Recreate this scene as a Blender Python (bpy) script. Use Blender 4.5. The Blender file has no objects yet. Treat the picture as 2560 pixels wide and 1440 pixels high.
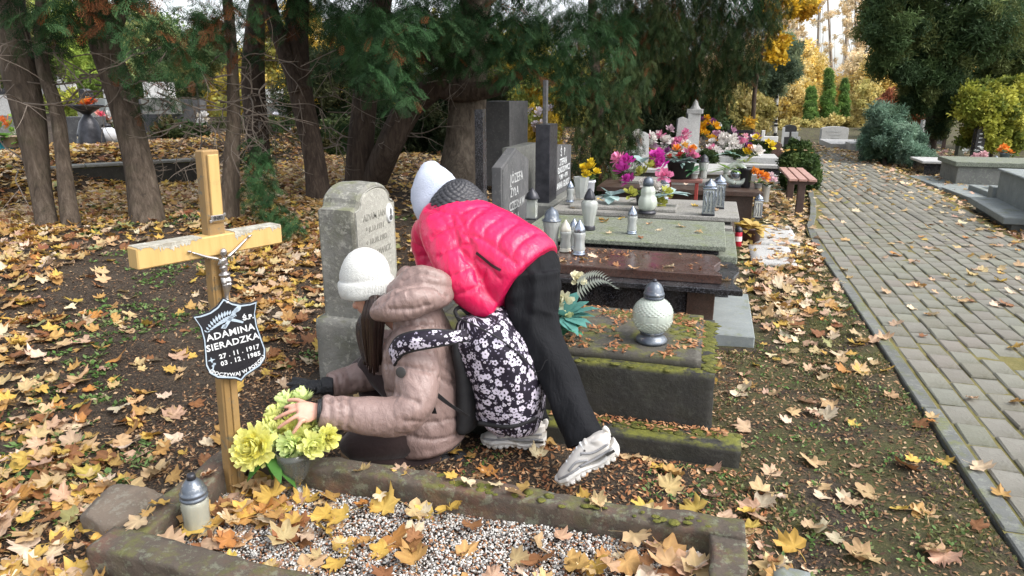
import bpy, math, random
import numpy as np
from mathutils import Vector, Matrix
from mathutils.bvhtree import BVHTree

random.seed(11)
RNG = np.random.default_rng(11)
SC = bpy.context.scene
COL = SC.collection
PI = math.pi

# ------------------------------------------------------------------ camera
F_PX, CAM_H = 1700.0, 1.45
PITCH = math.atan(480.0 / F_PX)
AZ = math.atan(510.0 / math.hypot(F_PX, 480.0))
cam_d = bpy.data.cameras.new('camera')
cam = bpy.data.objects.new('camera', cam_d)
COL.objects.link(cam)
cam_d.sensor_width = 36.0
cam_d.lens = 36.0 * F_PX / 2560.0
cam_d.clip_start = 0.05
cam_d.clip_end = 600
cam.location = (0, 0, CAM_H)
cam.rotation_euler = (PI / 2 - PITCH, 0, AZ)
SC.camera = cam

# ------------------------------------------------------------------ sky, sun, exposure
W = bpy.data.worlds.new('World')
SC.world = W
W.use_nodes = True
wn = W.node_tree
wn.nodes.clear()
sky = wn.nodes.new('ShaderNodeTexSky')
sky.sky_type = 'NISHITA'
sky.sun_disc = False
sky.sun_elevation = math.radians(48)
sky.sun_rotation = math.radians(100)
sky.dust_density = 3.0
sky.air_density = 1.0
hsv = wn.nodes.new('ShaderNodeHueSaturation')
hsv.inputs['Saturation'].default_value = 0.28
bg = wn.nodes.new('ShaderNodeBackground')
bg.inputs['Strength'].default_value = 0.15
wo = wn.nodes.new('ShaderNodeOutputWorld')
wn.links.new(sky.outputs[0], hsv.inputs['Color'])
wn.links.new(hsv.outputs[0], bg.inputs['Color'])
wn.links.new(bg.outputs[0], wo.inputs['Surface'])

sun_d = bpy.data.lights.new('sun', 'SUN')
sun_d.energy = 0.8
sun_d.angle = math.radians(40)
sun_d.color = (1.0, 0.95, 0.88)
sun = bpy.data.objects.new('sun', sun_d)
COL.objects.link(sun)
sun.location = (8, -4, 20)
# the open sky over the path, to the right: azimuth 100 deg clockwise from +Y
_el, _az = math.radians(48), math.radians(100)
_dir = Vector((math.sin(_az) * math.cos(_el), math.cos(_az) * math.cos(_el), math.sin(_el)))
sun.rotation_euler = _dir.to_track_quat('Z', 'Y').to_euler()
SC.view_settings.view_transform = 'Standard'
SC.view_settings.look = 'None'
SC.view_settings.gamma = 1.0
SC.view_settings.use_curve_mapping = False
SC.view_settings.exposure = 1.38
SC.render.engine = 'CYCLES'
SC.cycles.max_bounces = 8
SC.cycles.transparent_max_bounces = 8

# ------------------------------------------------------------------ surveying helper: photo pixel -> point in the place
_F = np.array([-math.sin(AZ) * math.cos(PITCH), math.cos(AZ) * math.cos(PITCH), -math.sin(PITCH)])
_R = np.array([math.cos(AZ), math.sin(AZ), 0.0])
_U = np.cross(_R, _F)
_C = np.array([0, 0, CAM_H])

def _ray(x, y):
    return _F + _R * (x - 1280) / F_PX + _U * (720 - y) / F_PX
def G(x, y, z=0.0):
    d = _ray(x, y)
    return _C + d * ((z - CAM_H) / d[2])
def AY(x, y, Y):
    d = _ray(x, y)
    return _C + d * (Y / d[1])
def AX(x, y, X):
    d = _ray(x, y)
    return _C + d * (X / d[0])
def AD(x, y, dep):
    return _C + _ray(x, y) * dep
def proj(P):
    q = np.atleast_2d(P) - _C
    dd = q @ _F
    return np.stack([1280 + F_PX * (q @ _R) / dd, 720 - F_PX * (q @ _U) / dd, dd], -1)

# ------------------------------------------------------------------ noise in numpy
_TAB = np.random.default_rng(3).random((256, 256))
def vnoise(x, y):
    x = np.asarray(x, float); y = np.asarray(y, float)
    xi = np.floor(x).astype(int); yi = np.floor(y).astype(int)
    fx = x - xi; fy = y - yi
    fx = fx * fx * (3 - 2 * fx); fy = fy * fy * (3 - 2 * fy)
    g = lambda a, b: _TAB[a & 255, b & 255]
    return (g(xi, yi) * (1 - fx) * (1 - fy) + g(xi + 1, yi) * fx * (1 - fy)
            + g(xi, yi + 1) * (1 - fx) * fy + g(xi + 1, yi + 1) * fx * fy) * 2 - 1
def fbm(x, y, o=3):
    t = 0; a = 1.0
    for k in range(o):
        t = t + a * vnoise(x * 2 ** k + 17.3 * k, y * 2 ** k + 5.1 * k); a *= .5
    return t
def vn3(p, s=1.0, seed=0.0):
    p = np.asarray(p) * s + seed
    return (vnoise(p[:, 0] + .37 * p[:, 2], p[:, 1] + 3.1) + vnoise(p[:, 1] + .41 * p[:, 0] + 9, p[:, 2]) + vnoise(p[:, 2] + .29 * p[:, 1] + 31, p[:, 0] + 7)) / 2.0
def sstep(a, b, x):
    t = np.clip((np.asarray(x, float) - a) / (b - a), 0, 1)
    return t * t * (3 - 2 * t)

# ------------------------------------------------------------------ mesh building
class MB:
    def __init__(s):
        s.v = []; s.f = []; s.c = []; s.m = []; s.n = 0
    def add(s, v, f, col=(1, 1, 1), mi=0):
        v = np.asarray(v, float).reshape(-1, 3)
        s.v.append(v)
        n = s.n
        s.f.extend([tuple(i + n for i in q) for q in f])
        s.m.extend([mi] * len(f))
        c = np.asarray(col, float)
        s.c.append(np.broadcast_to(c, (len(v), 3)) if c.ndim == 1 else c)
        s.n += len(v)
        return s
    def xf(s, M):
        A = np.array(M)
        s.v = [v @ A[:3, :3].T + A[:3, 3] for v in s.v]
        return s
    def join(s, o):
        for v, c in zip(o.v, o.c):
            s.v.append(v); s.c.append(c)
        s.f.extend([tuple(i + s.n for i in q) for q in o.f]); s.m.extend(o.m)
        s.n += o.n
        return s
    def V(s):
        return np.concatenate(s.v)

def set_col(me, C):
    at = me.color_attributes.new('Col', 'FLOAT_COLOR', 'POINT')
    a = np.ones((len(C), 4), np.float32); a[:, :3] = C
    at.data.foreach_set('color', a.ravel())

def mesh_of(name, mb, org=(0, 0, 0), smooth=False):
    me = bpy.data.meshes.new(name)
    v = mb.V() - np.asarray(org, float)
    me.from_pydata(v.tolist(), [], mb.f)
    if any(mb.m): me.polygons.foreach_set('material_index', mb.m)
    if smooth: me.polygons.foreach_set('use_smooth', [True] * len(me.polygons))
    set_col(me, np.concatenate(mb.c))
    me.update()
    return me

def mesh_np(name, V, Fa, C=None, smooth=False):
    """large merged meshes: V (n,3), Fa (m,k) with constant k"""
    me = bpy.data.meshes.new(name)
    V = np.ascontiguousarray(V, np.float32); Fa = np.ascontiguousarray(Fa, np.int32)
    m, k = Fa.shape
    me.vertices.add(len(V)); me.vertices.foreach_set('co', V.ravel())
    me.loops.add(m * k); me.loops.foreach_set('vertex_index', Fa.ravel())
    me.polygons.add(m)
    me.polygons.foreach_set('loop_start', np.arange(0, m * k, k, dtype=np.int32))
    me.polygons.foreach_set('loop_total', np.full(m, k, np.int32))
    if smooth: me.polygons.foreach_set('use_smooth', np.ones(m, bool))
    me.update(calc_edges=True)
    if C is not None: set_col(me, C)
    return me

ORG = {}
def thing(name, loc, label, cat, group=None, kind=None, rz=0.0):
    o = bpy.data.objects.new(name, None)
    COL.objects.link(o)
    o.location = loc; o.rotation_euler = (0, 0, rz)
    o.empty_display_size = .1
    tag(o, label, cat, group, kind)
    ORG[o.name] = np.asarray(loc, float)
    return o
def tag(o, label=None, cat=None, group=None, kind=None):
    if label: o['label'] = label
    if cat: o['category'] = cat
    if group: o['group'] = group
    if kind: o['kind'] = kind
    return o
def link(name, me, mat=None, parent=None, loc=None):
    o = bpy.data.objects.new(name, me)
    COL.objects.link(o)
    if mat is not None:
        for m in (mat if isinstance(mat, (list, tuple)) else [mat]):
            me.materials.append(m)
    if parent is not None: o.parent = parent
    if loc is not None: o.location = loc
    return o
def part(name, mb, mat, parent, smooth=False, label=None):
    """mesh part given in world coordinates under an (unrotated) thing or one of its parts"""
    org = ORG[parent.name]
    o = link(name, mesh_of(name, mb, org, smooth), mat, parent)
    ORG[o.name] = org
    if label: o['label'] = label
    return o
def part_me(name, me, mat, parent, label=None):
    o = link(name, me, mat, parent)
    ORG[o.name] = ORG[parent.name]
    if label: o['label'] = label
    return o
def single(name, mb, mat, label, cat, group=None, smooth=False, org=None, kind=None):
    v = mb.V()
    if org is None:
        org = np.array([v[:, 0].mean(), v[:, 1].mean(), v[:, 2].min()])
    o = link(name, mesh_of(name, mb, org, smooth), mat, None, org)
    ORG[o.name] = np.asarray(org, float)
    return tag(o, label, cat, group, kind)
def dup(root, loc, rz=0.0, sc=1.0, label=None, group=None):
    """copy a thing with its parts and their sub-parts"""
    r = root.copy(); COL.objects.link(r)
    r.location = loc; r.rotation_euler = (0, 0, rz)
    r.scale = (sc,) * 3 if not hasattr(sc, '__len__') else sc
    if label: r['label'] = label
    if group: r['group'] = group
    for ch in root.children:
        c = ch.copy(); COL.objects.link(c); c.parent = r
        for g in ch.children:
            d = g.copy(); COL.objects.link(d); d.parent = c
    return r

# ------------------------------------------------------------------ shape helpers
def box(mb, lo, hi, b=0.0, rz=0.0, col=(1, 1, 1), mi=0, jit=0.0):
    lo = np.asarray(lo, float); hi = np.asarray(hi, float)
    c = (lo + hi) / 2; h = (hi - lo) / 2
    if b <= 0:
        v = np.array([[x, y, z] for z in (-1, 1) for y in (-1, 1) for x in (-1, 1)]) * h
        f = [(0, 2, 3, 1), (4, 5, 7, 6), (0, 1, 5, 4), (2, 6, 7, 3), (0, 4, 6, 2), (1, 3, 7, 5)]
    else:
        b = min(b, h.min() * .9)
        v = []; idx = {}
        for sx in (-1, 1):
            for sy in (-1, 1):
                for sz in (-1, 1):
                    for a in range(3):
                        p = np.array([sx, sy, sz]) * h
                        q = p - np.array([sx, sy, sz]) * b
                        q[a] = p[a]
                        idx[(sx, sy, sz, a)] = len(v); v.append(q)
        v = np.array(v); f = []
        def quad(ks):
            pts = [idx[k] for k in ks]
            P = v[pts]; n = np.cross(P[1] - P[0], P[2] - P[0])
            f.append(tuple(pts) if n @ P.mean(0) > 0 else tuple(pts[::-1]))
        for a in range(3):
            o1, o2 = [i for i in range(3) if i != a]
            for s in (-1, 1):
                ks = []
                for (u, w) in ((-1, -1), (1, -1), (1, 1), (-1, 1)):
                    k = [0, 0, 0]; k[a] = s; k[o1] = u; k[o2] = w
                    ks.append((*k, a))
                quad(ks)
        for a in range(3):
            o1, o2 = [i for i in range(3) if i != a]
            for u in (-1, 1):
                for w in (-1, 1):
                    ka = [0, 0, 0]; ka[o1] = u; ka[o2] = w
                    k1 = list(ka); k1[a] = -1; k2 = list(ka); k2[a] = 1
                    quad([(*k1, o1), (*k2, o1), (*k2, o2), (*k1, o2)])
        for sx in (-1, 1):
            for sy in (-1, 1):
                for sz in (-1, 1):
                    quad([(sx, sy, sz, 0), (sx, sy, sz, 1), (sx, sy, sz, 2)])
    if jit: v = v + (np.random.default_rng(int(abs(c[0]) * 1e4) % 9999).random(v.shape) - .5) * jit
    if rz:
        ca, sa = math.cos(rz), math.sin(rz)
        v = v @ np.array([[ca, sa, 0], [-sa, ca, 0], [0, 0, 1]])
    return mb.add(v + c, f, col, mi)

def lathe(mb, prof, seg=20, org=(0, 0, 0), col=(1, 1, 1), fn=None, cap=True, mi=0):
    prof = np.asarray(prof, float); n = len(prof)
    th = np.arange(seg) * 2 * PI / seg
    r = prof[:, :1] * np.ones(seg)
    if fn is not None: r = r * fn(prof[:, 1:2], th[None, :])
    V = np.stack([r * np.cos(th), r * np.sin(th), prof[:, 1:2] * np.ones(seg)], -1).reshape(-1, 3) + np.asarray(org, float)
    f = [(i * seg + j, i * seg + (j + 1) % seg, (i + 1) * seg + (j + 1) % seg, (i + 1) * seg + j) for i in range(n - 1) for j in range(seg)]
    if cap:
        if prof[0, 0] > 1e-4: f.append(tuple(range(seg))[::-1])
        if prof[-1, 0] > 1e-4: f.append(tuple((n - 1) * seg + j for j in range(seg)))
    return mb.add(V, f, col, mi)

def crom(P, n):
    P = np.asarray(P, float)
    if len(P) == 2:
        t = np.linspace(0, 1, n)[:, None]
        return P[0] * (1 - t) + P[1] * t
    Q = np.vstack([2 * P[0] - P[1], P, 2 * P[-1] - P[-2]])
    seg = len(P) - 1
    out = []
    for t in np.linspace(0, seg, n):
        i = min(int(t), seg - 1); u = t - i
        a, b, c, d = Q[i], Q[i + 1], Q[i + 2], Q[i + 3]
        out.append(.5 * (2 * b + (c - a) * u + (2 * a - 5 * b + 4 * c - d) * u * u + (3 * b - a - 3 * c + d) * u ** 3))
    return np.array(out)

def loft(mb, pts, rad, seg=14, n=None, up=(0, 0, 1), fn=None, cap=True, col=(1, 1, 1), mi=0, dome=0.0):
    """tube of elliptical section along a smooth path; rad: per control point r or (r_side, r_up)"""
    pts = np.asarray(pts, float)
    n = n or max(6, 5 * len(pts))
    rad = np.asarray(rad, float)
    if rad.ndim == 0: rad = np.full(len(pts), float(rad))
    if rad.ndim == 1: rad = np.stack([rad, rad], 1)
    P = crom(pts, n); Rr = np.maximum(crom(rad, n), 1e-4)
    T = np.gradient(P, axis=0); T /= np.linalg.norm(T, axis=1)[:, None] + 1e-12
    u = np.asarray(up, float)
    th = np.arange(seg) * 2 * PI / seg
    s = np.linspace(0, 1, n)
    if dome:
        e = np.ones(n)
        d0 = np.concatenate([[0], np.cumsum(np.linalg.norm(np.diff(P, axis=0), axis=1))])
        L = d0[-1]
        for k in range(n):
            q = min(d0[k], L - d0[k]) / (dome)
            e[k] = math.sqrt(max(0.02, 1 - max(0, 1 - q) ** 2)) if q < 1 else 1
        Rr = Rr * e[:, None]
    V = np.zeros((n, seg, 3))
    mult = np.ones((n, seg)) if fn is None else fn(s[:, None] * np.ones((1, seg)), th[None, :] * np.ones((n, 1)))
    side_prev = None
    for i in range(n):
        side = np.cross(T[i], u)
        if np.linalg.norm(side) < 1e-3 and side_prev is not None: side = side_prev
        side = side / (np.linalg.norm(side) + 1e-9); side_prev = side
        upv = np.cross(side, T[i])
        V[i] = P[i] + (np.cos(th) * Rr[i, 0] * mult[i])[:, None] * side + (np.sin(th) * Rr[i, 1] * mult[i])[:, None] * upv
    f = [(i * seg + j, (i + 1) * seg + j, (i + 1) * seg + (j + 1) % seg, i * seg + (j + 1) % seg) for i in range(n - 1) for j in range(seg)]
    if cap:
        f.append(tuple(range(seg))); f.append(tuple((n - 1) * seg + j for j in range(seg))[::-1])
    V = V.reshape(-1, 3)
    return mb.add(V, f, col, mi)

def ell(mb, c, r, M=None, seg=16, rings=10, col=(1, 1, 1), mi=0, fn=None):
    c = np.asarray(c, float); r = np.asarray(r, float) * np.ones(3)
    ph = np.linspace(0, PI, rings + 1)[1:-1]; th = np.arange(seg) * 2 * PI / seg
    D = [np.array([0, 0, 1.0])] + [np.array([math.sin(p) * math.cos(t), math.sin(p) * math.sin(t), math.cos(p)]) for p in ph for t in th] + [np.array([0, 0, -1.0])]
    D = np.array(D)
    k = np.ones(len(D)) if fn is None else fn(D)
    v = D * r * k[:, None]
    if M is not None: v = v @ np.asarray(M)[:3, :3].T
    f = []
    R_ = rings - 1
    for j in range(seg):
        f.append((0, 1 + j, 1 + (j + 1) % seg))
        for i in range(R_ - 1):
            a = 1 + i * seg
            f.append((a + j, a + seg + j, a + seg + (j + 1) % seg, a + (j + 1) % seg))
        a = 1 + (R_ - 1) * seg
        f.append((a + j, len(D) - 1, a + (j + 1) % seg))
    return mb.add(v + c, f, col, mi)

def prism(mb, poly, axis_o, ax, ay, az, t, col=(1, 1, 1), mi=0, bev=0.0):
    """extruded outline: poly in (ax, ay) plane from axis_o, thickness t along az"""
    poly = np.asarray(poly, float); n = len(poly)
    o = np.asarray(axis_o, float); ax = np.asarray(ax, float); ay = np.asarray(ay, float); az = np.asarray(az, float)
    rings = []
    def ring(pl, d): rings.append(o + pl[:, :1] * ax + pl[:, 1:2] * ay + d * az)
    if bev:
        cc = poly.mean(0); L = np.linalg.norm(poly - cc, axis=1)[:, None]
        ins = cc + (poly - cc) * (1 - bev / np.maximum(L, bev * 1.2))
        ring(ins, 0); ring(poly, bev); ring(poly, t - bev); ring(ins, t)
    else:
        ring(poly, 0); ring(poly, t)
    f = []
    for k in range(len(rings) - 1):
        for j in range(n):
            f.append((k * n + j, k * n + (j + 1) % n, (k + 1) * n + (j + 1) % n, (k + 1) * n + j))
    f.append(tuple(range(n))[::-1]); f.append(tuple((len(rings) - 1) * n + j for j in range(n)))
    v = np.concatenate(rings)
    return mb.add(v, f, col, mi)

def basis(fwd, up=(0, 0, 1)):
    f = Vector(fwd).normalized(); u = Vector(up)
    l = u.cross(f).normalized(); u = f.cross(l)
    return np.array([[f.x, l.x, u.x], [f.y, l.y, u.y], [f.z, l.z, u.z]])   # columns: forward, left, up

def remesh(name, mb, voxel, smooth=4, fac=.5):
    me = mesh_of('tmp', mb)
    o = bpy.data.objects.new('tmp', me); COL.objects.link(o)
    m = o.modifiers.new('r', 'REMESH'); m.mode = 'VOXEL'; m.voxel_size = voxel; m.use_smooth_shade = True
    if smooth:
        s = o.modifiers.new('s', 'SMOOTH'); s.iterations = smooth; s.factor = fac
    dg = bpy.context.evaluated_depsgraph_get()
    dg.update()
    ev = o.evaluated_get(dg)
    out = bpy.data.meshes.new_from_object(ev)
    bpy.data.objects.remove(o); bpy.data.meshes.remove(me)
    out.name = name
    return out
def me_co(me):
    a = np.empty(len(me.vertices) * 3, np.float32); me.vertices.foreach_get('co', a)
    return a.reshape(-1, 3).astype(float)
def me_no(me):
    a = np.empty(len(me.vertices) * 3, np.float32); me.vertices.foreach_get('normal', a)
    return a.reshape(-1, 3).astype(float)
def me_set(me, V):
    me.vertices.foreach_set('co', np.ascontiguousarray(V, np.float32).ravel()); me.update()
def me_local(me, org):
    me_set(me, me_co(me) - np.asarray(org, float)); return me

# ------------------------------------------------------------------ materials
class NT:
    def __init__(s, name):
        s.m = bpy.data.materials.new(name); s.m.use_nodes = True
        s.t = s.m.node_tree; s.b = s.t.nodes['Principled BSDF']
        s._tc = None
    def n(s, typ, **kw):
        nd = s.t.nodes.new(typ)
        for k, v in kw.items():
            if k.startswith('i_'):
                key = k[2:]
                key = int(key) if key.isdigit() else key.replace('_', ' ')
                s.set(nd.inputs[key], v)
            else: setattr(nd, k, v)
        return nd
    def set(s, sock, v):
        if isinstance(v, bpy.types.NodeSocket): s.t.links.new(v, sock)
        elif isinstance(v, bpy.types.Node): s.t.links.new(v.outputs[0], sock)
        elif isinstance(v, (tuple, list)) and len(v) == 3 and sock.type == 'RGBA': sock.default_value = (*v, 1)
        else: sock.default_value = v
    def tc(s, which='Object'):
        if s._tc is None: s._tc = s.n('ShaderNodeTexCoord')
        return s._tc.outputs[which]
    def map(s, vec, scale=(1, 1, 1), rot=(0, 0, 0), loc=(0, 0, 0)):
        return s.n('ShaderNodeMapping', i_Vector=vec, i_Scale=scale, i_Rotation=rot, i_Location=loc).outputs[0]
    def noise(s, scale=5, detail=3, vec=None, rough=.55, dist=0.0):
        nd = s.n('ShaderNodeTexNoise', i_Vector=vec if vec is not None else s.tc(), i_Scale=scale, i_Detail=detail, i_Roughness=rough, i_Distortion=dist)
        return nd.outputs[0]
    def vor(s, scale=5, vec=None, feature='F1', rnd=1.0):
        return s.n('ShaderNodeTexVoronoi', feature=feature, i_Vector=vec if vec is not None else s.tc(), i_Scale=scale, i_Randomness=rnd)
    def ramp(s, fac, stops, interp='LINEAR'):
        r = s.n('ShaderNodeValToRGB', i_Fac=fac); r.color_ramp.interpolation = interp
        e = r.color_ramp.elements
        while len(e) < len(stops): e.new(.5)
        for k, (p, c) in enumerate(stops):
            e[k].position = p
            e[k].color = (*c, 1) if hasattr(c, '__len__') else (c, c, c, 1)
        return r.outputs[0]
    def mix(s, fac, a, b, mode='MIX'):
        m = s.n('ShaderNodeMix', data_type='RGBA', blend_type=mode)
        s.set(m.inputs[0], fac); s.set(m.inputs[6], a); s.set(m.inputs[7], b)
        return m.outputs[2]
    def math(s, op, a, b=0.0, c=0.0):
        m = s.n('ShaderNodeMath', operation=op)
        s.set(m.inputs[0], a); s.set(m.inputs[1], b); s.set(m.inputs[2], c)
        return m.outputs[0]
    def attr(s):
        return s.n('ShaderNodeAttribute', attribute_name='Col').outputs[0]
    def up(s):
        g = s.n('ShaderNodeNewGeometry')
        return s.n('ShaderNodeSeparateXYZ', i_Vector=g.outputs['Normal']).outputs[2]
    def bump(s, h, strength=.3, dist=.01, prev=None):
        b = s.n('ShaderNodeBump', i_Height=h, i_Strength=strength, i_Distance=dist)
        if prev is not None: s.set(b.inputs['Normal'], prev)
        s.t.links.new(b.outputs[0], s.b.inputs['Normal'])
        return b.outputs[0]
    def out(s, col=None, rough=None, **kw):
        if col is not None: s.set(s.b.inputs['Base Color'], col)
        if rough is not None: s.set(s.b.inputs['Roughness'], rough)
        for k, v in kw.items(): s.set(s.b.inputs[k.replace('_', ' ')], v)
        return s.m

def plain(name, c1, c2=None, rough=.6, scale=6, bump=.15, bscale=60, bd=.004, vcol=True, metal=0.0, spec=.5, wear=None, detail=4, sheen=0.0, coat=0.0):
    n = NT(name)
    c2 = c2 or tuple(x * .72 for x in c1)
    col = n.mix(n.ramp(n.noise(scale, detail), [(.32, 0.0), (.68, 1.0)]), c1, c2)
    if wear: col = n.mix(n.ramp(n.noise(scale * 2.3, 6, rough=.7), [(.56, 0.0), (.64, 1.0)]), col, wear)
    if vcol: col = n.mix(1.0, col, n.attr(), 'MULTIPLY')
    if bump: n.bump(n.noise(bscale, 5), bump, bd)
    r = n.ramp(n.noise(scale * 1.7, 3), [(.3, max(0, rough - .08)), (.7, min(1, rough + .08))])
    return n.out(col, r, Metallic=metal, Specular_IOR_Level=spec, Sheen_Weight=sheen, Coat_Weight=coat)

def stone(name, c1, c2, moss=0.0, mossc=(.085, .095, .018), lich=0.0, lichc=(.42, .44, .36), rough=.85, speck=None, spk=160, bump=.5, bs=28, scale=7, sidemoss=.0, dirt=None):
    n = NT(name)
    col = n.mix(n.ramp(n.noise(scale, 6, rough=.65), [(.3, 0.0), (.7, 1.0)]), c1, c2)
    if speck:
        col = n.mix(n.ramp(n.vor(spk).outputs['Color'], [(.45, 0.0), (.6, 1.0)]), col, speck)
    if dirt:
        col = n.mix(n.ramp(n.noise(scale * .6, 6, rough=.7), [(.5, 0.0), (.66, .8)]), col, dirt)
    if lich:
        col = n.mix(n.math('MULTIPLY', n.ramp(n.noise(scale * 4, 6, rough=.75), [(.53, 0.0), (.6, 1.0)]), lich), col, lichc)
    h = n.noise(bs, 8, rough=.7)
    if moss or sidemoss:
        mk = n.ramp(n.noise(scale * 1.1, 6, rough=.7), [(.62 - .3 * max(moss, sidemoss), 0.0), (.70 - .2 * max(moss, sidemoss), 1.0)])
        u = n.ramp(n.up(), [(.3, sidemoss), (.8, min(1, moss * 1.6))])
        mk = n.math('MULTIPLY', mk, u)
        mc = n.mix(n.noise(55, 3), mossc, tuple(x * 2.1 for x in mossc))
        col = n.mix(mk, col, mc)
    col = n.mix(1.0, col, n.attr(), 'MULTIPLY')
    n.bump(h, bump, .012)
    return n.out(col, rough)

def granite(name, base, sp1, sp2, rough=.22, scale=170, dull=.25):
    n = NT(name)
    v = n.vor(scale)
    col = n.ramp(v.outputs['Color'], [(.0, base), (.5, base), (.62, sp1), (.86, sp2)], 'LINEAR')
    col = n.mix(n.ramp(n.noise(5, 6), [(.45, 0.0), (.75, dull)]), col, (.16, .145, .12))
    col = n.mix(1.0, col, n.attr(), 'MULTIPLY')
    r = n.ramp(n.noise(9, 5), [(.35, rough), (.7, rough + .25)])
    n.bump(n.noise(120, 3), .04, .002)
    return n.out(col, r)

def glassy(name, col, rough=.12, trans=.75, bump=.0, bscale=40):
    n = NT(name)
    c = n.mix(n.noise(9, 4), col, tuple(x * .8 for x in col))
    if bump: n.bump(n.noise(bscale, 3), bump, .004)
    return n.out(n.mix(1.0, c, n.attr(), 'MULTIPLY'), rough, Transmission_Weight=trans, IOR=1.45)

def leafmat(name, rough=.62, trans=.25, objcol=False, spec=.35):
    n = NT(name)
    col = n.attr()
    if objcol:
        col = n.mix(1.0, col, n.n('ShaderNodeObjectInfo').outputs['Color'], 'MULTIPLY')
    g = n.n('ShaderNodeNewGeometry').outputs['Position']
    col = n.mix(n.ramp(n.noise(38, 4, vec=g, rough=.7), [(.38, 0.0), (.75, .45)]), col, n.mix(1.0, col, (.62, .5, .38), 'MULTIPLY'))
    if trans:
        d = n.n('ShaderNodeBsdfTranslucent', i_Color=col)
        n.out(col, rough, Specular_IOR_Level=spec)
        mx = n.n('ShaderNodeMixShader', i_Fac=trans)
        n.t.links.new(n.b.outputs[0], mx.inputs[1]); n.t.links.new(d.outputs[0], mx.inputs[2])
        o = [x for x in n.t.nodes if x.type == 'OUTPUT_MATERIAL'][0]
        n.t.links.new(mx.outputs[0], o.inputs[0])
        return n.m
    return n.out(col, rough, Specular_IOR_Level=spec)

def soil_mat():
    n = NT('soil')
    p = n.n('ShaderNodeNewGeometry').outputs['Position']
    a = n.ramp(n.noise(2.2, 7, vec=p, rough=.7), [(.3, (.038, .030, .025)), (.52, (.068, .054, .043)), (.72, (.105, .086, .066))])
    b = n.ramp(n.noise(46, 6, vec=p, rough=.75), [(.35, 0.35), (.7, 1.25)])
    col = n.mix(1.0, a, b, 'MULTIPLY')
    # needle crumbs and moss films
    cr = n.vor(190, vec=p)
    col = n.mix(n.ramp(cr.outputs['Color'], [(.70, 0.0), (.78, .6)]), col, (.17, .115, .07))
    x = n.n('ShaderNodeSeparateXYZ', i_Vector=p).outputs[0]
    strip = n.math('MULTIPLY', n.ramp(x, [(0.0, 0.0), (.12, 1.0)]), n.ramp(n.noise(3.1, 6, vec=p, rough=.7), [(.40, 0.0), (.60, .8)]))
    col = n.mix(strip, col, n.mix(n.noise(70, 4, vec=p), (.05, .06, .02), (.13, .13, .05)))
    n.bump(n.noise(60, 8, vec=p, rough=.75), .9, .02)
    return n.out(col, .95, Specular_IOR_Level=.2)

def bark_mat(name, c1, c2, sc=(26, 26, 3.2), strength=.9, moss=0.0):
    n = NT(name)
    v = n.map(n.tc(), sc)
    h = n.noise(1.0, 7, vec=v, rough=.7, dist=.4)
    col = n.ramp(h, [(.32, tuple(x * .45 for x in c1)), (.5, c1), (.72, c2)])
    col = n.mix(n.ramp(n.noise(2.5, 4), [(.4, 0.0), (.7, .5)]), col, tuple(x * .6 for x in c1))
    if moss: col = n.mix(n.ramp(n.noise(4, 5), [(.5, 0.0), (.7, moss)]), col, (.07, .085, .03))
    n.bump(h, strength, .03)
    return n.out(n.mix(1.0, col, n.attr(), 'MULTIPLY'), .9, Specular_IOR_Level=.25)

def cloth_mat(name, c1, c2, rough=.42, wr=.5, sc=(9, 9, 9), spec=.5, sheen=0.0, weave=0.0, coat=0.0):
    n = NT(name)
    v = n.map(n.tc(), sc)
    h = n.noise(1.0, 5, vec=v, rough=.5, dist=1.1)
    h2 = n.noise(3.1, 3, vec=v, rough=.5, dist=1.6)
    hh = n.math('ADD', h, n.math('MULTIPLY', h2, .35))
    col = n.mix(n.ramp(n.noise(4, 3), [(.35, 0.0), (.7, 1.0)]), c1, c2)
    nb = n.bump(hh, wr, .02)
    if weave: n.bump(n.noise(420, 2), weave, .003, nb)
    return n.out(n.mix(1.0, col, n.attr(), 'MULTIPLY'), rough, Specular_IOR_Level=spec, Sheen_Weight=sheen, Coat_Weight=coat)

def knit_mat(name, c, rough=.9):
    n = NT(name)
    h = n.noise(150, 4, rough=.7)
    w = n.n('ShaderNodeTexWave', i_Vector=n.map(n.tc(), (1, 1, 1)), i_Scale=70, i_Distortion=2.0)
    n.bump(n.math('ADD', h, n.math('MULTIPLY', w.outputs[1], .25)), .9, .006)
    return n.out(n.mix(n.noise(14, 4), c, tuple(x * .88 for x in c)), rough, Sheen_Weight=.4, Specular_IOR_Level=.2)

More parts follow.
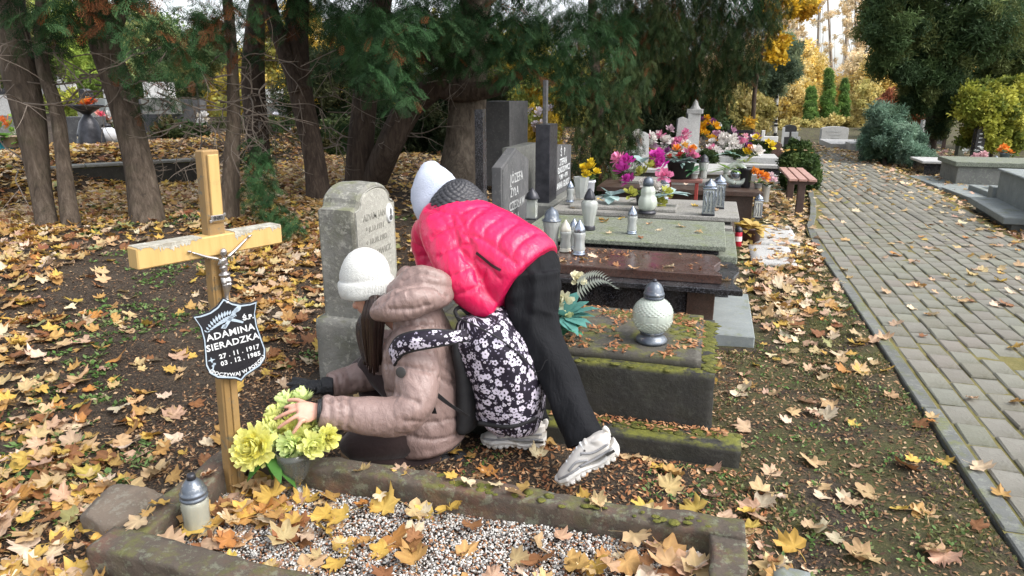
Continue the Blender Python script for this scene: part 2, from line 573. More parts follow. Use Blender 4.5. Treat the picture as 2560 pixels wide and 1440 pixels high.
def floral_mat():
    """dark navy cloth printed with open white flowers (flat print, uses the UV map)"""
    n = NT('floral_print')
    uv0 = n.n('ShaderNodeUVMap').outputs[0]
    col = n.mix(n.noise(3, 3, vec=uv0), (.010, .008, .016), (.020, .014, .026))
    def layer(col, scale, loc, rmin, rvar, ink, petals, pet, hole, occ):
        uv = n.map(uv0, (scale, scale, 1), loc=loc)
        v = n.n('ShaderNodeTexVoronoi', voronoi_dimensions='2D', i_Vector=uv, i_Scale=1.0, i_Randomness=.85)
        d = n.n('ShaderNodeVectorMath', operation='SUBTRACT'); n.set(d.inputs[0], uv); n.set(d.inputs[1], v.outputs['Position'])
        s = n.n('ShaderNodeSeparateXYZ', i_Vector=d.outputs[0])
        cc = n.n('ShaderNodeSeparateColor', i_Color=v.outputs['Color'])
        ang = n.math('ADD', n.math('ARCTAN2', s.outputs[1], s.outputs[0]), n.math('MULTIPLY', cc.outputs[1], 6.28))
        pr = n.math('MULTIPLY_ADD', n.math('POWER', n.math('ABSOLUTE', n.math('COSINE', n.math('MULTIPLY', ang, petals))), .55), pet, 1 - pet)
        R = n.math('MULTIPLY', n.math('MULTIPLY_ADD', cc.outputs[0], rvar, rmin), pr)
        m = n.math('LESS_THAN', v.outputs['Distance'], R)
        if hole: m = n.math('MULTIPLY', m, n.math('GREATER_THAN', v.outputs['Distance'], hole))
        m = n.math('MULTIPLY', m, n.math('LESS_THAN', cc.outputs[2], occ))
        return n.mix(m, col, ink)
    col = layer(col, 60, (.3, .1, 0), .10, .16, (.30, .27, .36), 1, .6, 0, .75)
    col = layer(col, 38, (.7, .4, 0), .16, .20, (.62, .58, .66), 1.5, .6, .07, .6)
    col = layer(col, 28, (.1, .7, 0), .31, .17, (.60, .55, .65), 2.5, .42, .11, .78)
    n.bump(n.noise(7, 4, dist=1.0), .5, .02)
    return n.out(col, .7, Specular_IOR_Level=.3)

MT = {}
def mats():
    m = MT
    m['soil'] = soil_mat()
    m['paver'] = stone('paver_concrete', (.205, .196, .162), (.150, .145, .120), moss=.0, lich=.25, lichc=(.26, .26, .22), bump=.6, bs=60, scale=3.5, dirt=(.125, .118, .082))
    m['joint'] = plain('mossy_joint', (.115, .105, .028), (.17, .145, .045), .95, 9, .8, 70, .01)
    m['edge'] = stone('edging_concrete', (.15, .155, .145), (.095, .10, .095), moss=.35, lich=.2, bump=.5, bs=50)
    m['curb'] = stone('old_curb', (.105, .080, .060), (.052, .044, .035), moss=.42, mossc=(.075, .08, .016), lich=.55, lichc=(.20, .215, .15), bump=.9, bs=22, sidemoss=.16, dirt=(.15, .075, .05))
    m['mossy'] = stone('mossy_stone', (.034, .032, .028), (.016, .0155, .0135), moss=.6, mossc=(.085, .088, .012), lich=.3, lichc=(.075, .075, .066), bump=.6, bs=30, sidemoss=.03)
    m['mossy_top'] = stone('mossy_top', (.085, .076, .060), (.042, .040, .035), moss=.5, mossc=(.085, .088, .012), lich=.35, lichc=(.16, .155, .13), bump=.6, bs=30, sidemoss=.05)
    m['moss'] = plain('moss', (.075, .085, .012), (.14, .135, .022), .95, 30, .9, 120, .01)
    m['oldstone'] = stone('weathered_headstone', (.25, .245, .22), (.13, .13, .115), moss=.5, mossc=(.105, .11, .06), lich=.6, lichc=(.42, .415, .36), bump=.8, bs=26, sidemoss=.22, dirt=(.10, .10, .08))
    m['oldface'] = stone('headstone_face', (.40, .39, .345), (.30, .295, .26), lich=.6, lichc=(.54, .53, .47), bump=.9, bs=34, scale=11)
    m['concrete'] = stone('grey_concrete', (.20, .20, .185), (.125, .128, .118), moss=.2, lich=.3, bump=.5)
    m['terrazzo'] = stone('green_terrazzo', (.135, .15, .115), (.085, .10, .072), moss=.35, mossc=(.09, .11, .035), speck=(.22, .235, .19), spk=130, bump=.3)
    m['blackg'] = granite('black_granite', (.012, .012, .014), (.03, .03, .034), (.07, .07, .08), .12, dull=.15)
    m['redg'] = granite('red_granite', (.066, .036, .029), (.11, .055, .042), (.025, .018, .018), .12, dull=.2)
    m['greyg'] = stone('grey_granite', (.245, .235, .21), (.165, .16, .145), speck=(.31, .30, .28), spk=170, bump=.2, moss=.15)
    m['browng'] = granite('brown_granite', (.062, .036, .027), (.095, .055, .042), (.03, .02, .018), .3, 150)
    m['paleg'] = stone('pale_granite', (.40, .40, .39), (.30, .30, .295), speck=(.48, .48, .47), spk=150, bump=.2)
    m['bluegrey'] = stone('bluegrey_concrete', (.25, .275, .275), (.17, .19, .19), moss=.25, bump=.35, lich=.2)
    m['darkstone'] = stone('dark_headstone', (.105, .105, .108), (.055, .056, .06), lich=.4, lichc=(.2, .2, .19), bump=.3)
    m['white'] = plain('white_paint', (.78, .78, .76), (.66, .66, .64), .5, 5, .1)
    m['ink_w'] = plain('white_lettering', (.72, .74, .75), (.6, .62, .63), .5, 30, 0)
    m['ink_grey'] = plain('pale_lettering', (.46, .47, .47), (.34, .35, .35), .7, 30, 0)
    m['ink_dark'] = plain('dark_lettering', (.21, .205, .18), (.30, .295, .26), .9, 30, 0)
    m['ink_wood'] = plain('old_wood', (.34, .205, .075), (.235, .150, .060), .6, 9, .4, 40, .004, wear=(.15, .13, .09))
    m['yellowpaint'] = yellow_paint()
    m['flake'] = stone('flaked_paint', (.55, .54, .48), (.28, .25, .19), bump=.8, bs=60, scale=30)
    m['silver'] = plain('silver_metal', (.52, .50, .49), (.40, .38, .37), .3, 14, .15, 60, .004, metal=.9)
    m['plaque'] = plain('black_plaque', (.012, .012, .015), (.02, .02, .025), .35, 5, 0)
    m['plaque_rim'] = plain('plaque_rim', (.42, .50, .57), (.36, .44, .52), .5, 5, 0)
    m['skin'] = skin_mat()
    m['red'] = cloth_mat('red_nylon', (.72, .016, .105), (.62, .010, .080), .32, .28, (24, 24, 14), .5)
    m['beige'] = cloth_mat('taupe_nylon', (.27, .190, .172), (.228, .158, .142), .38, .35, (26, 26, 16), .45)
    m['seam'] = plain('dark_seam', (.055, .035, .03), None, .7, 5, 0)
    m['redseam'] = plain('red_seam', (.22, .006, .03), None, .7, 5, 0)
    m['zip'] = plain('zip_dark', (.03, .006, .010), None, .5, 5, 0)
    m['quilt'] = cloth_mat('charcoal_quilt', (.040, .040, .046), (.028, .028, .033), .45, .2, (20, 20, 20), .5)
    m['black'] = cloth_mat('black_trousers', (.013, .0135, .016), (.008, .0085, .010), .8, .5, (14, 14, 4), .14)
    m['brownp'] = cloth_mat('brown_trousers', (.030, .016, .015), (.022, .012, .012), .8, .3, (9, 9, 9), .3, sheen=.2)
    m['glove'] = cloth_mat('black_glove', (.010, .011, .014), (.016, .017, .02), .6, .6, (30, 30, 30), .5)
    m['knit'] = knit_mat('white_knit', (.70, .71, .68))
    m['knitblue'] = knit_mat('pale_blue_knit', (.60, .66, .80))
    m['hair'] = hair_mat()
    m['floral'] = floral_mat()
    m['strap'] = plain('black_webbing', (.010, .010, .012), (.016, .016, .018), .75, 20, .4, 200, .002)
    m['shoe'] = plain('white_leather', (.66, .63, .59), (.56, .53, .49), .5, 8, .25, 50, .004)
    m['sole'] = plain('white_rubber', (.70, .68, .65), (.58, .56, .52), .55, 9, .2, 60, .004, wear=(.36, .32, .27))
    m['shoegrey'] = plain('shoe_grey_line', (.30, .30, .31), None, .6)
    m['shoedark'] = plain('shoe_dark_trim', (.04, .038, .036), None, .6)
    m['sock'] = plain('beige_sock', (.26, .21, .15), None, .9)
    m['leaf'] = leafmat('maple_leaf', objcol=True, trans=.2)
    m['thuja'] = leafmat('thuja_foliage', .7, .15, spec=.12)
    m['leafy'] = leafmat('broad_foliage', .65, .3, spec=.2)
    m['litter'] = leafmat('needle_litter', .9, 0)
    m['gravel'] = plain('marble_gravel', (1, 1, 1), (.8, .8, .8), .7, 60, .2, 90, .003)
    m['petal'] = leafmat('petal', .55, .3)
    m['bark'] = bark_mat('thuja_bark', (.105, .080, .060), (.20, .160, .122), moss=.2)
    m['barkdark'] = bark_mat('dark_bark', (.070, .050, .038), (.130, .098, .075))
    m['barkoak'] = bark_mat('oak_bark', (.135, .108, .083), (.25, .205, .16), (17, 17, 5), 1.0)
    m['twigbark'] = plain('pale_bark', (.30, .25, .20), None, .9, 9, .3)
    m['birch'] = bark_mat('birch_bark', (.62, .61, .57), (.75, .74, .70), (6, 6, 12), .3)
    m['twig'] = plain('grey_twig', (.20, .165, .135), (.13, .105, .085), .9, 12, .3)
    m['glass'] = glassy('clear_glass', (.80, .83, .80), .10, .62, .3, 60)
    m['milk'] = milk_mat()
    m['dirty'] = glassy('dirty_glass', (.60, .58, .50), .2, .65, .35, 25)
    m['smoky'] = glassy('smoky_glass', (.42, .43, .39), .14, .85, .3, 25)
    m['candle'] = plain('candle_wax', (.62, .60, .52), (.5, .48, .40), .6, 12, .1)
    m['cap'] = plain('lantern_cap', (.085, .105, .135), (.17, .19, .22), .38, 14, .25, 60, .004, metal=.55, wear=(.34, .34, .33))
    m['capsilver'] = plain('lantern_cap_silver', (.42, .46, .52), (.25, .29, .36), .22, 20, .2, 50, .004, metal=.85)
    m['capblack'] = plain('lantern_cap_black', (.020, .022, .028), (.05, .05, .06), .35, 14, .1, metal=.3)
    m['plastic'] = plain('coloured_plastic', (1, 1, 1), (.85, .85, .85), .4, 9, .05)
    m['wood'] = plain('bench_wood', (.46, .28, .235), (.36, .205, .17), .6, 12, .3, 50, .003)
    m['woodpost'] = plain('bench_post', (.060, .036, .030), (.09, .055, .045), .75, 12, .4, 40, .004)
    m['redmetal'] = plain('red_metal', (.30, .045, .035), (.22, .03, .025), .5, 8, .1)
    m['rock'] = stone('field_rock', (.165, .13, .10), (.10, .08, .062), lich=.2, bump=1.0, bs=14, dirt=(.08, .062, .05))

def yellow_paint():
    n = NT('yellow_paint')
    v = n.map(n.tc(), (40, 40, 3))
    g = n.noise(1.0, 5, vec=v)
    col = n.mix(n.ramp(g, [(.35, 0.0), (.7, 1.0)]), (.57, .38, .145), (.47, .305, .105))
    col = n.mix(n.ramp(n.noise(13, 7, rough=.75), [(.57, 0.0), (.66, .8)]), col, (.36, .25, .10))
    n.bump(g, .35, .004)
    return n.out(n.mix(1.0, col, n.attr(), 'MULTIPLY'), .55)
def skin_mat():
    n = NT('skin')
    col = n.mix(n.ramp(n.noise(26, 4), [(.3, 0.0), (.7, 1.0)]), (.62, .36, .265), (.54, .27, .20))
    n.bump(n.noise(160, 4), .15, .002)
    return n.out(n.mix(1.0, col, n.attr(), 'MULTIPLY'), .5, Subsurface_Weight=.12, Subsurface_Radius=(.01, .004, .002))
def hair_mat():
    n = NT('brown_hair')
    v = n.map(n.tc(), (60, 60, 4))
    h = n.noise(1.0, 5, vec=v, dist=.3)
    n.bump(h, .8, .006)
    return n.out(n.ramp(h, [(.3, (.010, .005, .004)), (.7, (.042, .020, .014))]), .42)
def milk_mat():
    n = NT('milk_glass')
    col = n.mix(n.noise(5, 3), (.66, .72, .64), (.56, .63, .57))
    return n.out(n.mix(1.0, col, n.attr(), 'MULTIPLY'), .16, Transmission_Weight=.35, Coat_Weight=.4)
mats()

# ================================================================== SETTING
def terr(x, y):
    x = np.asarray(x, float); y = np.asarray(y, float)
    h = .34 * sstep(2.15, 4.7, -x) * sstep(-1, 2.2, y)
    h = h + .40 * sstep(7.0, 8.0, -x - .0 * y) * sstep(3, 5, y)
    h = h + .012 * fbm(x * 3.1, y * 3.1, 3) + .035 * fbm(x * .7 + 5, y * .7, 2) * sstep(2.0, 3.5, -x)
    h = h + .014 * sstep(.55, .95, x) * (1 - sstep(3, 4, x))
    onpath = sstep(1.03, 1.06, x) * (1 - sstep(3.6, 3.8, x)) * (1 - sstep(20, 20.5, y))
    return h * (1 - onpath) - .035 * onpath

def pathL(y): return np.interp(y, [-2, 8.0, 9.5, 14, 19.5, 21], [1.05, 1.06, 1.30, 1.75, 2.65, 2.9])
def pathR(y): return np.interp(y, [-2, 8.0, 14.5, 19.5, 21], [3.0, 3.12, 3.58, 3.38, 3.3])

def build_ground():
    xs = np.unique(np.concatenate([np.linspace(-160, -16, 30), np.linspace(-16, -6, 50), np.linspace(-6, 1.2, 130), np.linspace(1.2, 5, 30), np.linspace(5, 160, 40)]))
    ys = np.unique(np.concatenate([np.linspace(-12, 1, 12), np.linspace(1, 8, 120), np.linspace(8, 20, 70), np.linspace(20, 260, 60)]))
    X, Y = np.meshgrid(xs, ys)
    V = np.stack([X, Y, terr(X, Y)], -1).reshape(-1, 3)
    nx, ny = len(xs), len(ys)
    i, j = np.meshgrid(np.arange(nx - 1), np.arange(ny - 1))
    a = (j * nx + i).ravel()
    Fa = np.stack([a, a + 1, a + nx + 1, a + nx], -1)
    o = link('ground', mesh_np('ground', V, Fa, None, True), MT['soil'])
    ORG[o.name] = np.zeros(3)
    return tag(o, kind='structure')
GROUND = build_ground()

def paver_verts(w, l, h, rg):
    """one concrete paver, top edge chamfered, resting on its bed (12 verts)"""
    a, b = w / 2, l / 2; c = .007
    jx = (rg.random((4, 2)) - .5) * .006
    base = np.array([[-a, -b], [a, -b], [a, b], [-a, b]])
    z = h + (rg.random(4) - .5) * .004
    v = [[*p, -.03] for p in base] + [[*p, h - .006] for p in base] + [[*(p * np.array([1 - c / a, 1 - c / b]) + jx[k] * .5), z[k]] for k, p in enumerate(base)]
    return np.array(v)
PAV_F = [(0, 1, 5, 4), (1, 2, 6, 5), (2, 3, 7, 6), (3, 0, 4, 7), (4, 5, 9, 8), (5, 6, 10, 9), (6, 7, 11, 10), (7, 4, 8, 11), (8, 9, 10, 11)]

def build_path():
    ys = np.linspace(-2, 21, 60)
    mb = MB()
    v = []
    for y in ys: v += [[float(pathL(y)), y, .0175], [float(pathR(y)), y, .0175]]
    f = [(2 * k, 2 * k + 1, 2 * k + 3, 2 * k + 2) for k in range(len(ys) - 1)]
    mb.add(v, f)
    path = link('path', mesh_of('path', mb), MT['joint']); ORG[path.name] = np.zeros(3)
    tag(path, kind='structure')
    rg = np.random.default_rng(5)
    cw, cl = .130, .203
    spots = []
    for ci in range(24):
        x = 1.05 + .090 + cw / 2 + ci * cw
        off = (ci % 2) * .5 * cl + rg.normal() * .01
        for r in range(-4, 104):
            y = -.5 + r * cl + off
            if y > 20.6 or x - cw / 2 < pathL(y) + .07 or x + cw / 2 > pathR(y): continue
            spots.append((x + rg.normal() * .002, y + rg.normal() * .003))
    P = np.array(spots)
    q = proj(np.c_[P, np.full(len(P), .03)])
    vis = (q[:, 2] > .3) & (q[:, 0] > -60) & (q[:, 0] < 2620) & (q[:, 1] < 1500)
    size = np.where(vis, 1 / np.maximum(q[:, 2], .1), 0)
    order = np.argsort(-size)
    near = set(order[:300].tolist())
    metas = []
    for k in range(14):
        mbk = MB(); t = .88 + .22 * rg.random(); w = (rg.random(3) - .5) * .06
        mbk.add(paver_verts(cw - .011, cl - .008, .026, rg), PAV_F, (t + w[0], t + w[1], t + w[2]))
        me = mesh_of('paver', mbk); me.materials.append(MT['paver']); metas.append(me)
    VV, FF, CC = [], [], []; n = 0
    for k, (x, y) in enumerate(P):
        if not vis[k] and y < 1.0: continue
        z = rg.normal() * .0032
        if k in near:
            o = bpy.data.objects.new('paver', metas[int(rg.integers(14))]); COL.objects.link(o)
            o.parent = path; o.location = (x, y, z)
            o.rotation_euler = (rg.normal() * .014, rg.normal() * .018, rg.normal() * .012)
        else:
            v = paver_verts(cw - .011, cl - .008, .026, rg) + np.array([x, y, z]); t = .88 + .22 * rg.random()
            VV.append(v); FF.append(np.array(PAV_F) + n); CC.append(np.full((12, 3), t)); n += 12
    me = mesh_np('distant_pavers', np.concatenate(VV), np.concatenate(FF), np.concatenate(CC)); me.materials.append(MT['paver'])
    o = bpy.data.objects.new('paver_field', me); COL.objects.link(o); o.parent = path; o['kind'] = 'stuff'
    # edging stones along the left
    y = -.6
    while y < 20.4:
        L = 1.0 if y < 8 else .8
        a, b = np.array([pathL(y), y]), np.array([pathL(y + L - .012), y + L - .012])
        d = b - a; rz = math.atan2(d[1], d[0]) - PI / 2
        mbk = MB(); t = .85 + .3 * rg.random()
        box(mbk, (-.037, -np.linalg.norm(d) / 2, -.12), (.037, np.linalg.norm(d) / 2, .024 + rg.normal() * .003), .006, rz, (t, t, t))
        c = (a + b) / 2
        mbk.xf(Matrix.Translation((c[0] + .036 + rg.normal() * .004, c[1], 0)))
        part('edging_stone', mbk, MT['edge'], path)
        y += L
    return path
PATH = build_path()

def surface_text(txt, size, o, ax, ay, mat, parent, name='lettering', ext=.0012, bold=0.0, align='CENTER', curve=None, label=None):
    cu = bpy.data.curves.new('txt', 'FONT'); cu.body = txt; cu.size = size; cu.align_x = align; cu.align_y = 'CENTER'
    cu.extrude = ext; cu.offset = bold; cu.resolution_u = 2; cu.space_character = 1.06
    ob = bpy.data.objects.new('txt', cu); COL.objects.link(ob)
    dg = bpy.context.evaluated_depsgraph_get(); dg.update()
    me = bpy.data.meshes.new_from_object(ob.evaluated_get(dg))
    bpy.data.objects.remove(ob); bpy.data.curves.remove(cu)
    V = me_co(me)
    if curve: V = np.stack(curve(V[:, 0], V[:, 1]) + (V[:, 2],), -1)
    ax = np.asarray(ax, float); ay = np.asarray(ay, float); az = np.cross(ax, ay)
    Wd = np.asarray(o, float) + V[:, :1] * ax + V[:, 1:2] * ay + V[:, 2:3] * az
    me_set(me, Wd - ORG[parent.name])
    set_col(me, np.ones((len(V), 3)))
    me.materials.clear(); me.materials.append(mat)
    ob = bpy.data.objects.new(name, me); COL.objects.link(ob); ob.parent = parent
    ORG[ob.name] = ORG[parent.name]
    return ob

def rough_box(mb, lo, hi, cell=.035, amp=.006, b=.012, seed=0, taper=0.0):
    """worn block: subdivided box whose faces and edges wander"""
    lo = np.asarray(lo, float); hi = np.asarray(hi, float); d = hi - lo
    nn = np.maximum(2, np.minimum(130, np.round(d / cell).astype(int)))
    vid = {}; V = []; Fc = []
    def vtx(i, j, k):
        key = (i, j, k)
        if key not in vid:
            p = lo + d * np.array([i / nn[0], j / nn[1], k / nn[2]])
            vid[key] = len(V); V.append(p)
        return vid[key]
    for a in range(3):
        o1, o2 = [(1, 2), (2, 0), (0, 1)][a]
        for s in (0, 1):
            for u in range(nn[o1]):
                for w in range(nn[o2]):
                    q = []
                    for (du, dw) in ((0, 0), (1, 0), (1, 1), (0, 1)):
                        k = [0, 0, 0]; k[a] = s * nn[a]; k[o1] = u + du; k[o2] = w + dw
                        q.append(vtx(*k))
                    Fc.append(tuple(q) if s else tuple(q[::-1]))
    V = np.array(V)
    c = (lo + hi) / 2; h = d / 2
    q = (V - c)
    inner = np.clip(q, -(h - b), h - b); dd = q - inner
    L = np.linalg.norm(dd, axis=1)[:, None]
    q = inner + dd / np.maximum(L, 1e-6) * np.minimum(L, b)
    nz = np.stack([vn3(V, 14, seed + 3.3), vn3(V, 14, seed + 13.7), vn3(V, 14, seed + 29.1)], -1) + .5 * np.stack([vn3(V, 37, seed + 1), vn3(V, 37, seed + 2), vn3(V, 37, seed + 5)], -1)
    mb.add(c + q + nz * amp, Fc)
    return mb

# ------------------------------------------------------------------ near grave: low curbs round a gravel bed
def near_grave():
    t = thing('grave_curb', (-.78, 1.70, 0), 'low moss-stained stone curbs framing the gravel bed nearest the camera', 'grave border')
    for lo, hi, sd in (((-1.72, 1.325, -.05), (.185, 1.43, .14), 1), ((-1.61, 1.935, -.05), (.19, 2.025, .14), 2), ((.085, 1.433, -.05), (.188, 1.932, .138), 4), ((-1.72, 1.433, -.05), (-1.613, 2.03, .142), 5)):
        mb = MB(); rough_box(mb, lo, hi, .015, .007, .008, sd)
        mb.v = [v + np.stack([0 * v[:, 0], .010 * np.sin(v[:, 0] * 3.1 + sd), .008 * np.sin(v[:, 0] * 4.3 + v[:, 1] * 5 + sd) * (v[:, 2] > 0)], -1) for v in mb.v]
        part('curb', mb, MT['curb'], t, True)
    # moss cushions
    rg = np.random.default_rng(8)
    mb = MB()
    sp = [(-1.2, 1.36), (-1.25, 1.40), (-1.17, 1.39), (-1.22, 1.345), (-1.05, 1.37), (-.9, 1.38)] + [(rg.uniform(-1.3, .1), rg.uniform(1.945, 2.015)) for _ in range(60)]
    for x, y in sp:
        r = rg.uniform(.004, .013)
        ell(mb, (x + rg.normal() * .01, y + rg.normal() * .006, .140), (r * 1.5, r * rg.uniform(.8, 1.8), r * .34), None, 10, 6, (1, 1, 1), 0, lambda D: 1 + .25 * vn3(D, 3, x * 9))
    o = part('moss_cushion', mb, MT['moss'], t, True); o['kind'] = 'stuff'
    # soil bed under the gravel
    mb = MB(); xs = np.linspace(-1.62, .09, 30); ys = np.linspace(1.42, 1.945, 12)
    X, Y = np.meshgrid(xs, ys); Z = .045 + .012 * fbm(X * 4, Y * 4)
    i, j = np.meshgrid(np.arange(29), np.arange(11)); a = (j * 30 + i).ravel()
    me = mesh_np('bed', np.stack([X, Y, Z], -1).reshape(-1, 3) - ORG[t.name], np.stack([a, a + 1, a + 31, a + 30], -1), np.ones((360, 3)), True)
    part_me('bed', me, MT['soil'], t)
    return t
GRAVE1 = near_grave()
def bedz(x, y): return .045 + .012 * fbm(np.asarray(x) * 4, np.asarray(y) * 4)

def gravel():
    rg = np.random.default_rng(21)
    n = 27000
    x = rg.uniform(-1.61, .085, n); y = rg.uniform(1.43, 1.94, n)
    s = rg.uniform(.0024, .0058, n)
    base = np.array([[1, 0, 0], [-.5, .86, .1], [-.5, -.86, -.1], [.3, .5, .8], [.3, -.6, .7], [-.8, 0, .6], [0, 0, -.8]])
    Fb = np.array([[0, 3, 4], [3, 5, 4], [1, 5, 3], [0, 1, 3], [2, 4, 5], [0, 4, 2], [1, 2, 5], [0, 6, 1], [1, 6, 2], [2, 6, 0]])
    V = base[None] * (s[:, None, None] * (1 + .5 * (rg.random((n, 1, 3)) - .3)))
    a = rg.uniform(0, 2 * PI, n); ca, sa = np.cos(a)[:, None], np.sin(a)[:, None]
    Vx = V[..., 0] * ca - V[..., 1] * sa; Vy = V[..., 0] * sa + V[..., 1] * ca
    V = np.stack([Vx + x[:, None], Vy + y[:, None], V[..., 2] + (bedz(x, y) + .004 + rg.random(n) * .006)[:, None]], -1)
    pal = np.array([[.72, .70, .66], [.62, .61, .58], [.42, .41, .39], [.16, .14, .125], [.36, .20, .11], [.24, .11, .065], [.06, .05, .045]])
    c = pal[rg.choice(7, n, p=[.22, .19, .18, .17, .09, .08, .07])] * rg.uniform(.85, 1.1, (n, 1))
    Fa = (Fb[None] + (np.arange(n) * 7)[:, None, None]).reshape(-1, 3)
    o = link('gravel', mesh_np('gravel', V.reshape(-1, 3), Fa, np.repeat(c, 7, 0)), MT['gravel'])
    tag(o, 'white and brown marble gravel filling the near grave', 'gravel', kind='stuff')
gravel()

# ------------------------------------------------------------------ the cross
def cross():
    ctr = np.array([-1.60, 1.845, .0])
    t = thing('wooden_cross', ctr, 'weathered yellow wooden grave cross standing at the head of the gravel bed', 'cross')
    arm = np.array([.36, .93, 0.0]); arm /= np.linalg.norm(arm)
    nrm = np.array([arm[1], -arm[0], 0.0])            # the side that carries the figure
    upv = np.array([.035, .01, 1.0]); upv /= np.linalg.norm(upv)
    B = np.stack([nrm, arm, upv], 1)
    M4 = Matrix([[*B[0], ctr[0]], [*B[1], ctr[1]], [*B[2], ctr[2]], [0, 0, 0, 1]])
    P = lambda a, h, d=0.0: ctr + arm * a + upv * h + nrm * d
    H = 1.285; hw = .029
    mb = MB()
    # post: two planks with a groove between, routed rim
    box(mb, (-.022, -hw, -.05), (.024, hw, H), .004)
    box(mb, (.024, -hw + .004, -.05), (.030, -.004, .875), .002, 0, (.82, .8, .74)); box(mb, (.024, .0, -.05), (.030, hw - .004, .875), .002)
    box(mb, (.024, -hw + .012, 1.05), (.029, hw - .006, H - .012), .002)
    mb.xf(M4); part('post', mb, MT['ink_wood'], t)
    mb = MB(); box(mb, (.0245, -hw + .014, 1.055), (.0325, hw - .008, H - .014), .002); mb.xf(M4)
    part('painted_face', mb, MT['yellowpaint'], t)
    mb = MB()
    box(mb, (-.026, -.266, .945), (.036, .236, 1.012), .004)
    mb.xf(M4); cb = part('crossbar', mb, MT['yellowpaint'], t)
    rg = np.random.default_rng(4)
    def flake(a0, a1, n, lab):                        # white flaked paint along the weathered top edge, ragged where it peels
        us = np.linspace(a0, a1, n)
        low = [1.0115 - max(.001, .009 + .010 * math.sin(u * 31) + rg.normal() * .005) for u in us]
        mb = MB(); prism(mb, [(u, 1.0135) for u in us[::-1]] + [(u, z) for u, z in zip(us, low)], (.0362, 0, 0), (0, 1, 0), (0, 0, 1), (1, 0, 0), .0009)
        box(mb, (-.025, a0, 1.0123), (.0368, a1, 1.0142), .0004); mb.xf(M4); part('flaking_paint', mb, MT['flake'], cb)['kind'] = 'stuff'
    flake(-.262, -.060, 46, ''); flake(.055, .230, 46, '')
    # INRI plate: small silver scroll
    mb = MB(); box(mb, (.0326, -.024, 1.058), (.036, .024, 1.078), .002); box(mb, (.0326, -.029, 1.054), (.0375, -.020, 1.064), .002); box(mb, (.0326, .020, 1.071), (.0375, .029, 1.082), .002)
    mb.xf(M4); pl = part('title_scroll', mb, MT['silver'], t)
    surface_text('INRI', .016, P(0, 1.068, .0365), arm, upv, MT['plaque'], pl, 'lettering', .0006, .0004)
    # figure
    fg = MB()
    d = .055
    loft(fg, [P(0, .905, d), P(.0, .86, d - .004), P(.003, .82, d), P(.004, .79, d)], [(.017, .014), (.026, .017), (.018, .014), (.021, .016)], 12, 16, dome=.012)
    loft(fg, [P(-.004, .800, d), P(-.004, .75, d + .012), P(.006, .70, d + .002), P(.008, .655, d)], [.0145, .013, .009, .007], 10, 16, dome=.006)
    loft(fg, [P(.012, .800, d), P(.018, .752, d + .016), P(.012, .70, d + .004), P(.009, .655, d + .006)], [.0145, .013, .009, .007], 10, 16, dome=.006)
    loft(fg, [P(.006, .665, d), P(.005, .64, d + .022)], [(.013, .009), (.010, .006)], 8, 8, dome=.005)
    ell(fg, P(.004, .806, d), (.027, .027, .017), None, 12, 8)
    ell(fg, P(-.006, .938, d + .012), (.0165, .0165, .021), None, 12, 9); ell(fg, P(-.008, .925, d + .018), (.010, .010, .014), None, 10, 6)
    loft(fg, [P(.0, .905, d), P(-.004, .93, d + .008)], [.009, .009], 8, 6)
    for sgn, ex, ez in ((-1, -.150, .965), (1, .140, .985)):
        loft(fg, [P(sgn * .018, .898, d), P(ex * .5, (.898 + ez) / 2 - .008, d - .006), P(ex * .95, ez, .044)], [.011, .0085, .0058], 10, 14, dome=.006)
        ell(fg, P(ex, ez + .004, .044), (.009, .009, .0095), None, 8, 6)
        for q in range(4): loft(fg, [P(ex, ez + .006, .044), P(ex + sgn * .014 * math.cos(q * .3), ez + .012 + q * .003 - .004, .052)], [.0026, .0018], 6, 4)
    me = remesh('corpus', fg, .0032, 1)
    V = me_co(me); q = V - P(0, .945, .0)
    la, lh, ld = q @ arm * .72, q @ upv * .60, q @ nrm; ld = .036 + (ld - .036) * .72
    me_set(me, P(0, .962, .0) + la[:, None] * arm + lh[:, None] * upv + ld[:, None] * nrm)
    V = me_co(me); me_local(me, ORG[t.name]); set_col(me, np.ones((len(V), 3)))
    part_me('crucifix_figure', me, MT['silver'], t)
    # shield plaque, turned slightly further to the camera, in front of the post
    pa = np.array([.64, .77, .085]); pa /= np.linalg.norm(pa)
    pu = np.array([.0, .0, 1.0]); pu = pu - pa * (pu @ pa); pu /= np.linalg.norm(pu)
    pn = np.cross(pa, pu)
    pc = P(.004, .650, .055)
    half = [(0, .165), (.028, .140), (.060, .126), (.098, .122), (.122, .124), (.106, .080), (.104, .03), (.112, -.03), (.118, -.07), (.110, -.105), (.085, -.130), (.05, -.142), (.02, -.152), (0, -.168)]
    outl = half + [(-x, y) for x, y in half[-2:0:-1]]
    outl = np.array(outl)[::-1] * np.array([.86, .94])
    def sh(k): return outl * np.array([k, k])
    mb = MB(); prism(mb, sh(1.0), pc, pa, pu, pn, .006, bev=.001); pq = part('name_plaque', mb, MT['plaque'], t)
    mb = MB(); n = len(outl); A = sh(.965); Bq = sh(.925)
    V = np.concatenate([pc + q[:, :1] * pa + q[:, 1:2] * pu + z * pn for q, z in ((A, .0062), (A, .0072), (Bq, .0072), (Bq, .0062))])
    f = [(r * n + j, r * n + (j + 1) % n, (r + 1) * n + (j + 1) % n, (r + 1) * n + j) for r in range(3) for j in range(n)]
    mb.add(V, f); part('plaque_rim', mb, MT['plaque_rim'], pq)
    Q = lambda x, y: pc + pa * x + pu * y + pn * .0068
    Tq = lambda s, x, y, z, b=.0004, al='CENTER': surface_text(s, z, Q(x, y), pa, pu, MT['ink_w'], pq, 'lettering', .0006, b, al)
    Tq('ADAMINA', 0, .028, .033, .0006); Tq('SIERADZKA', 0, -.008, .032, .0006)
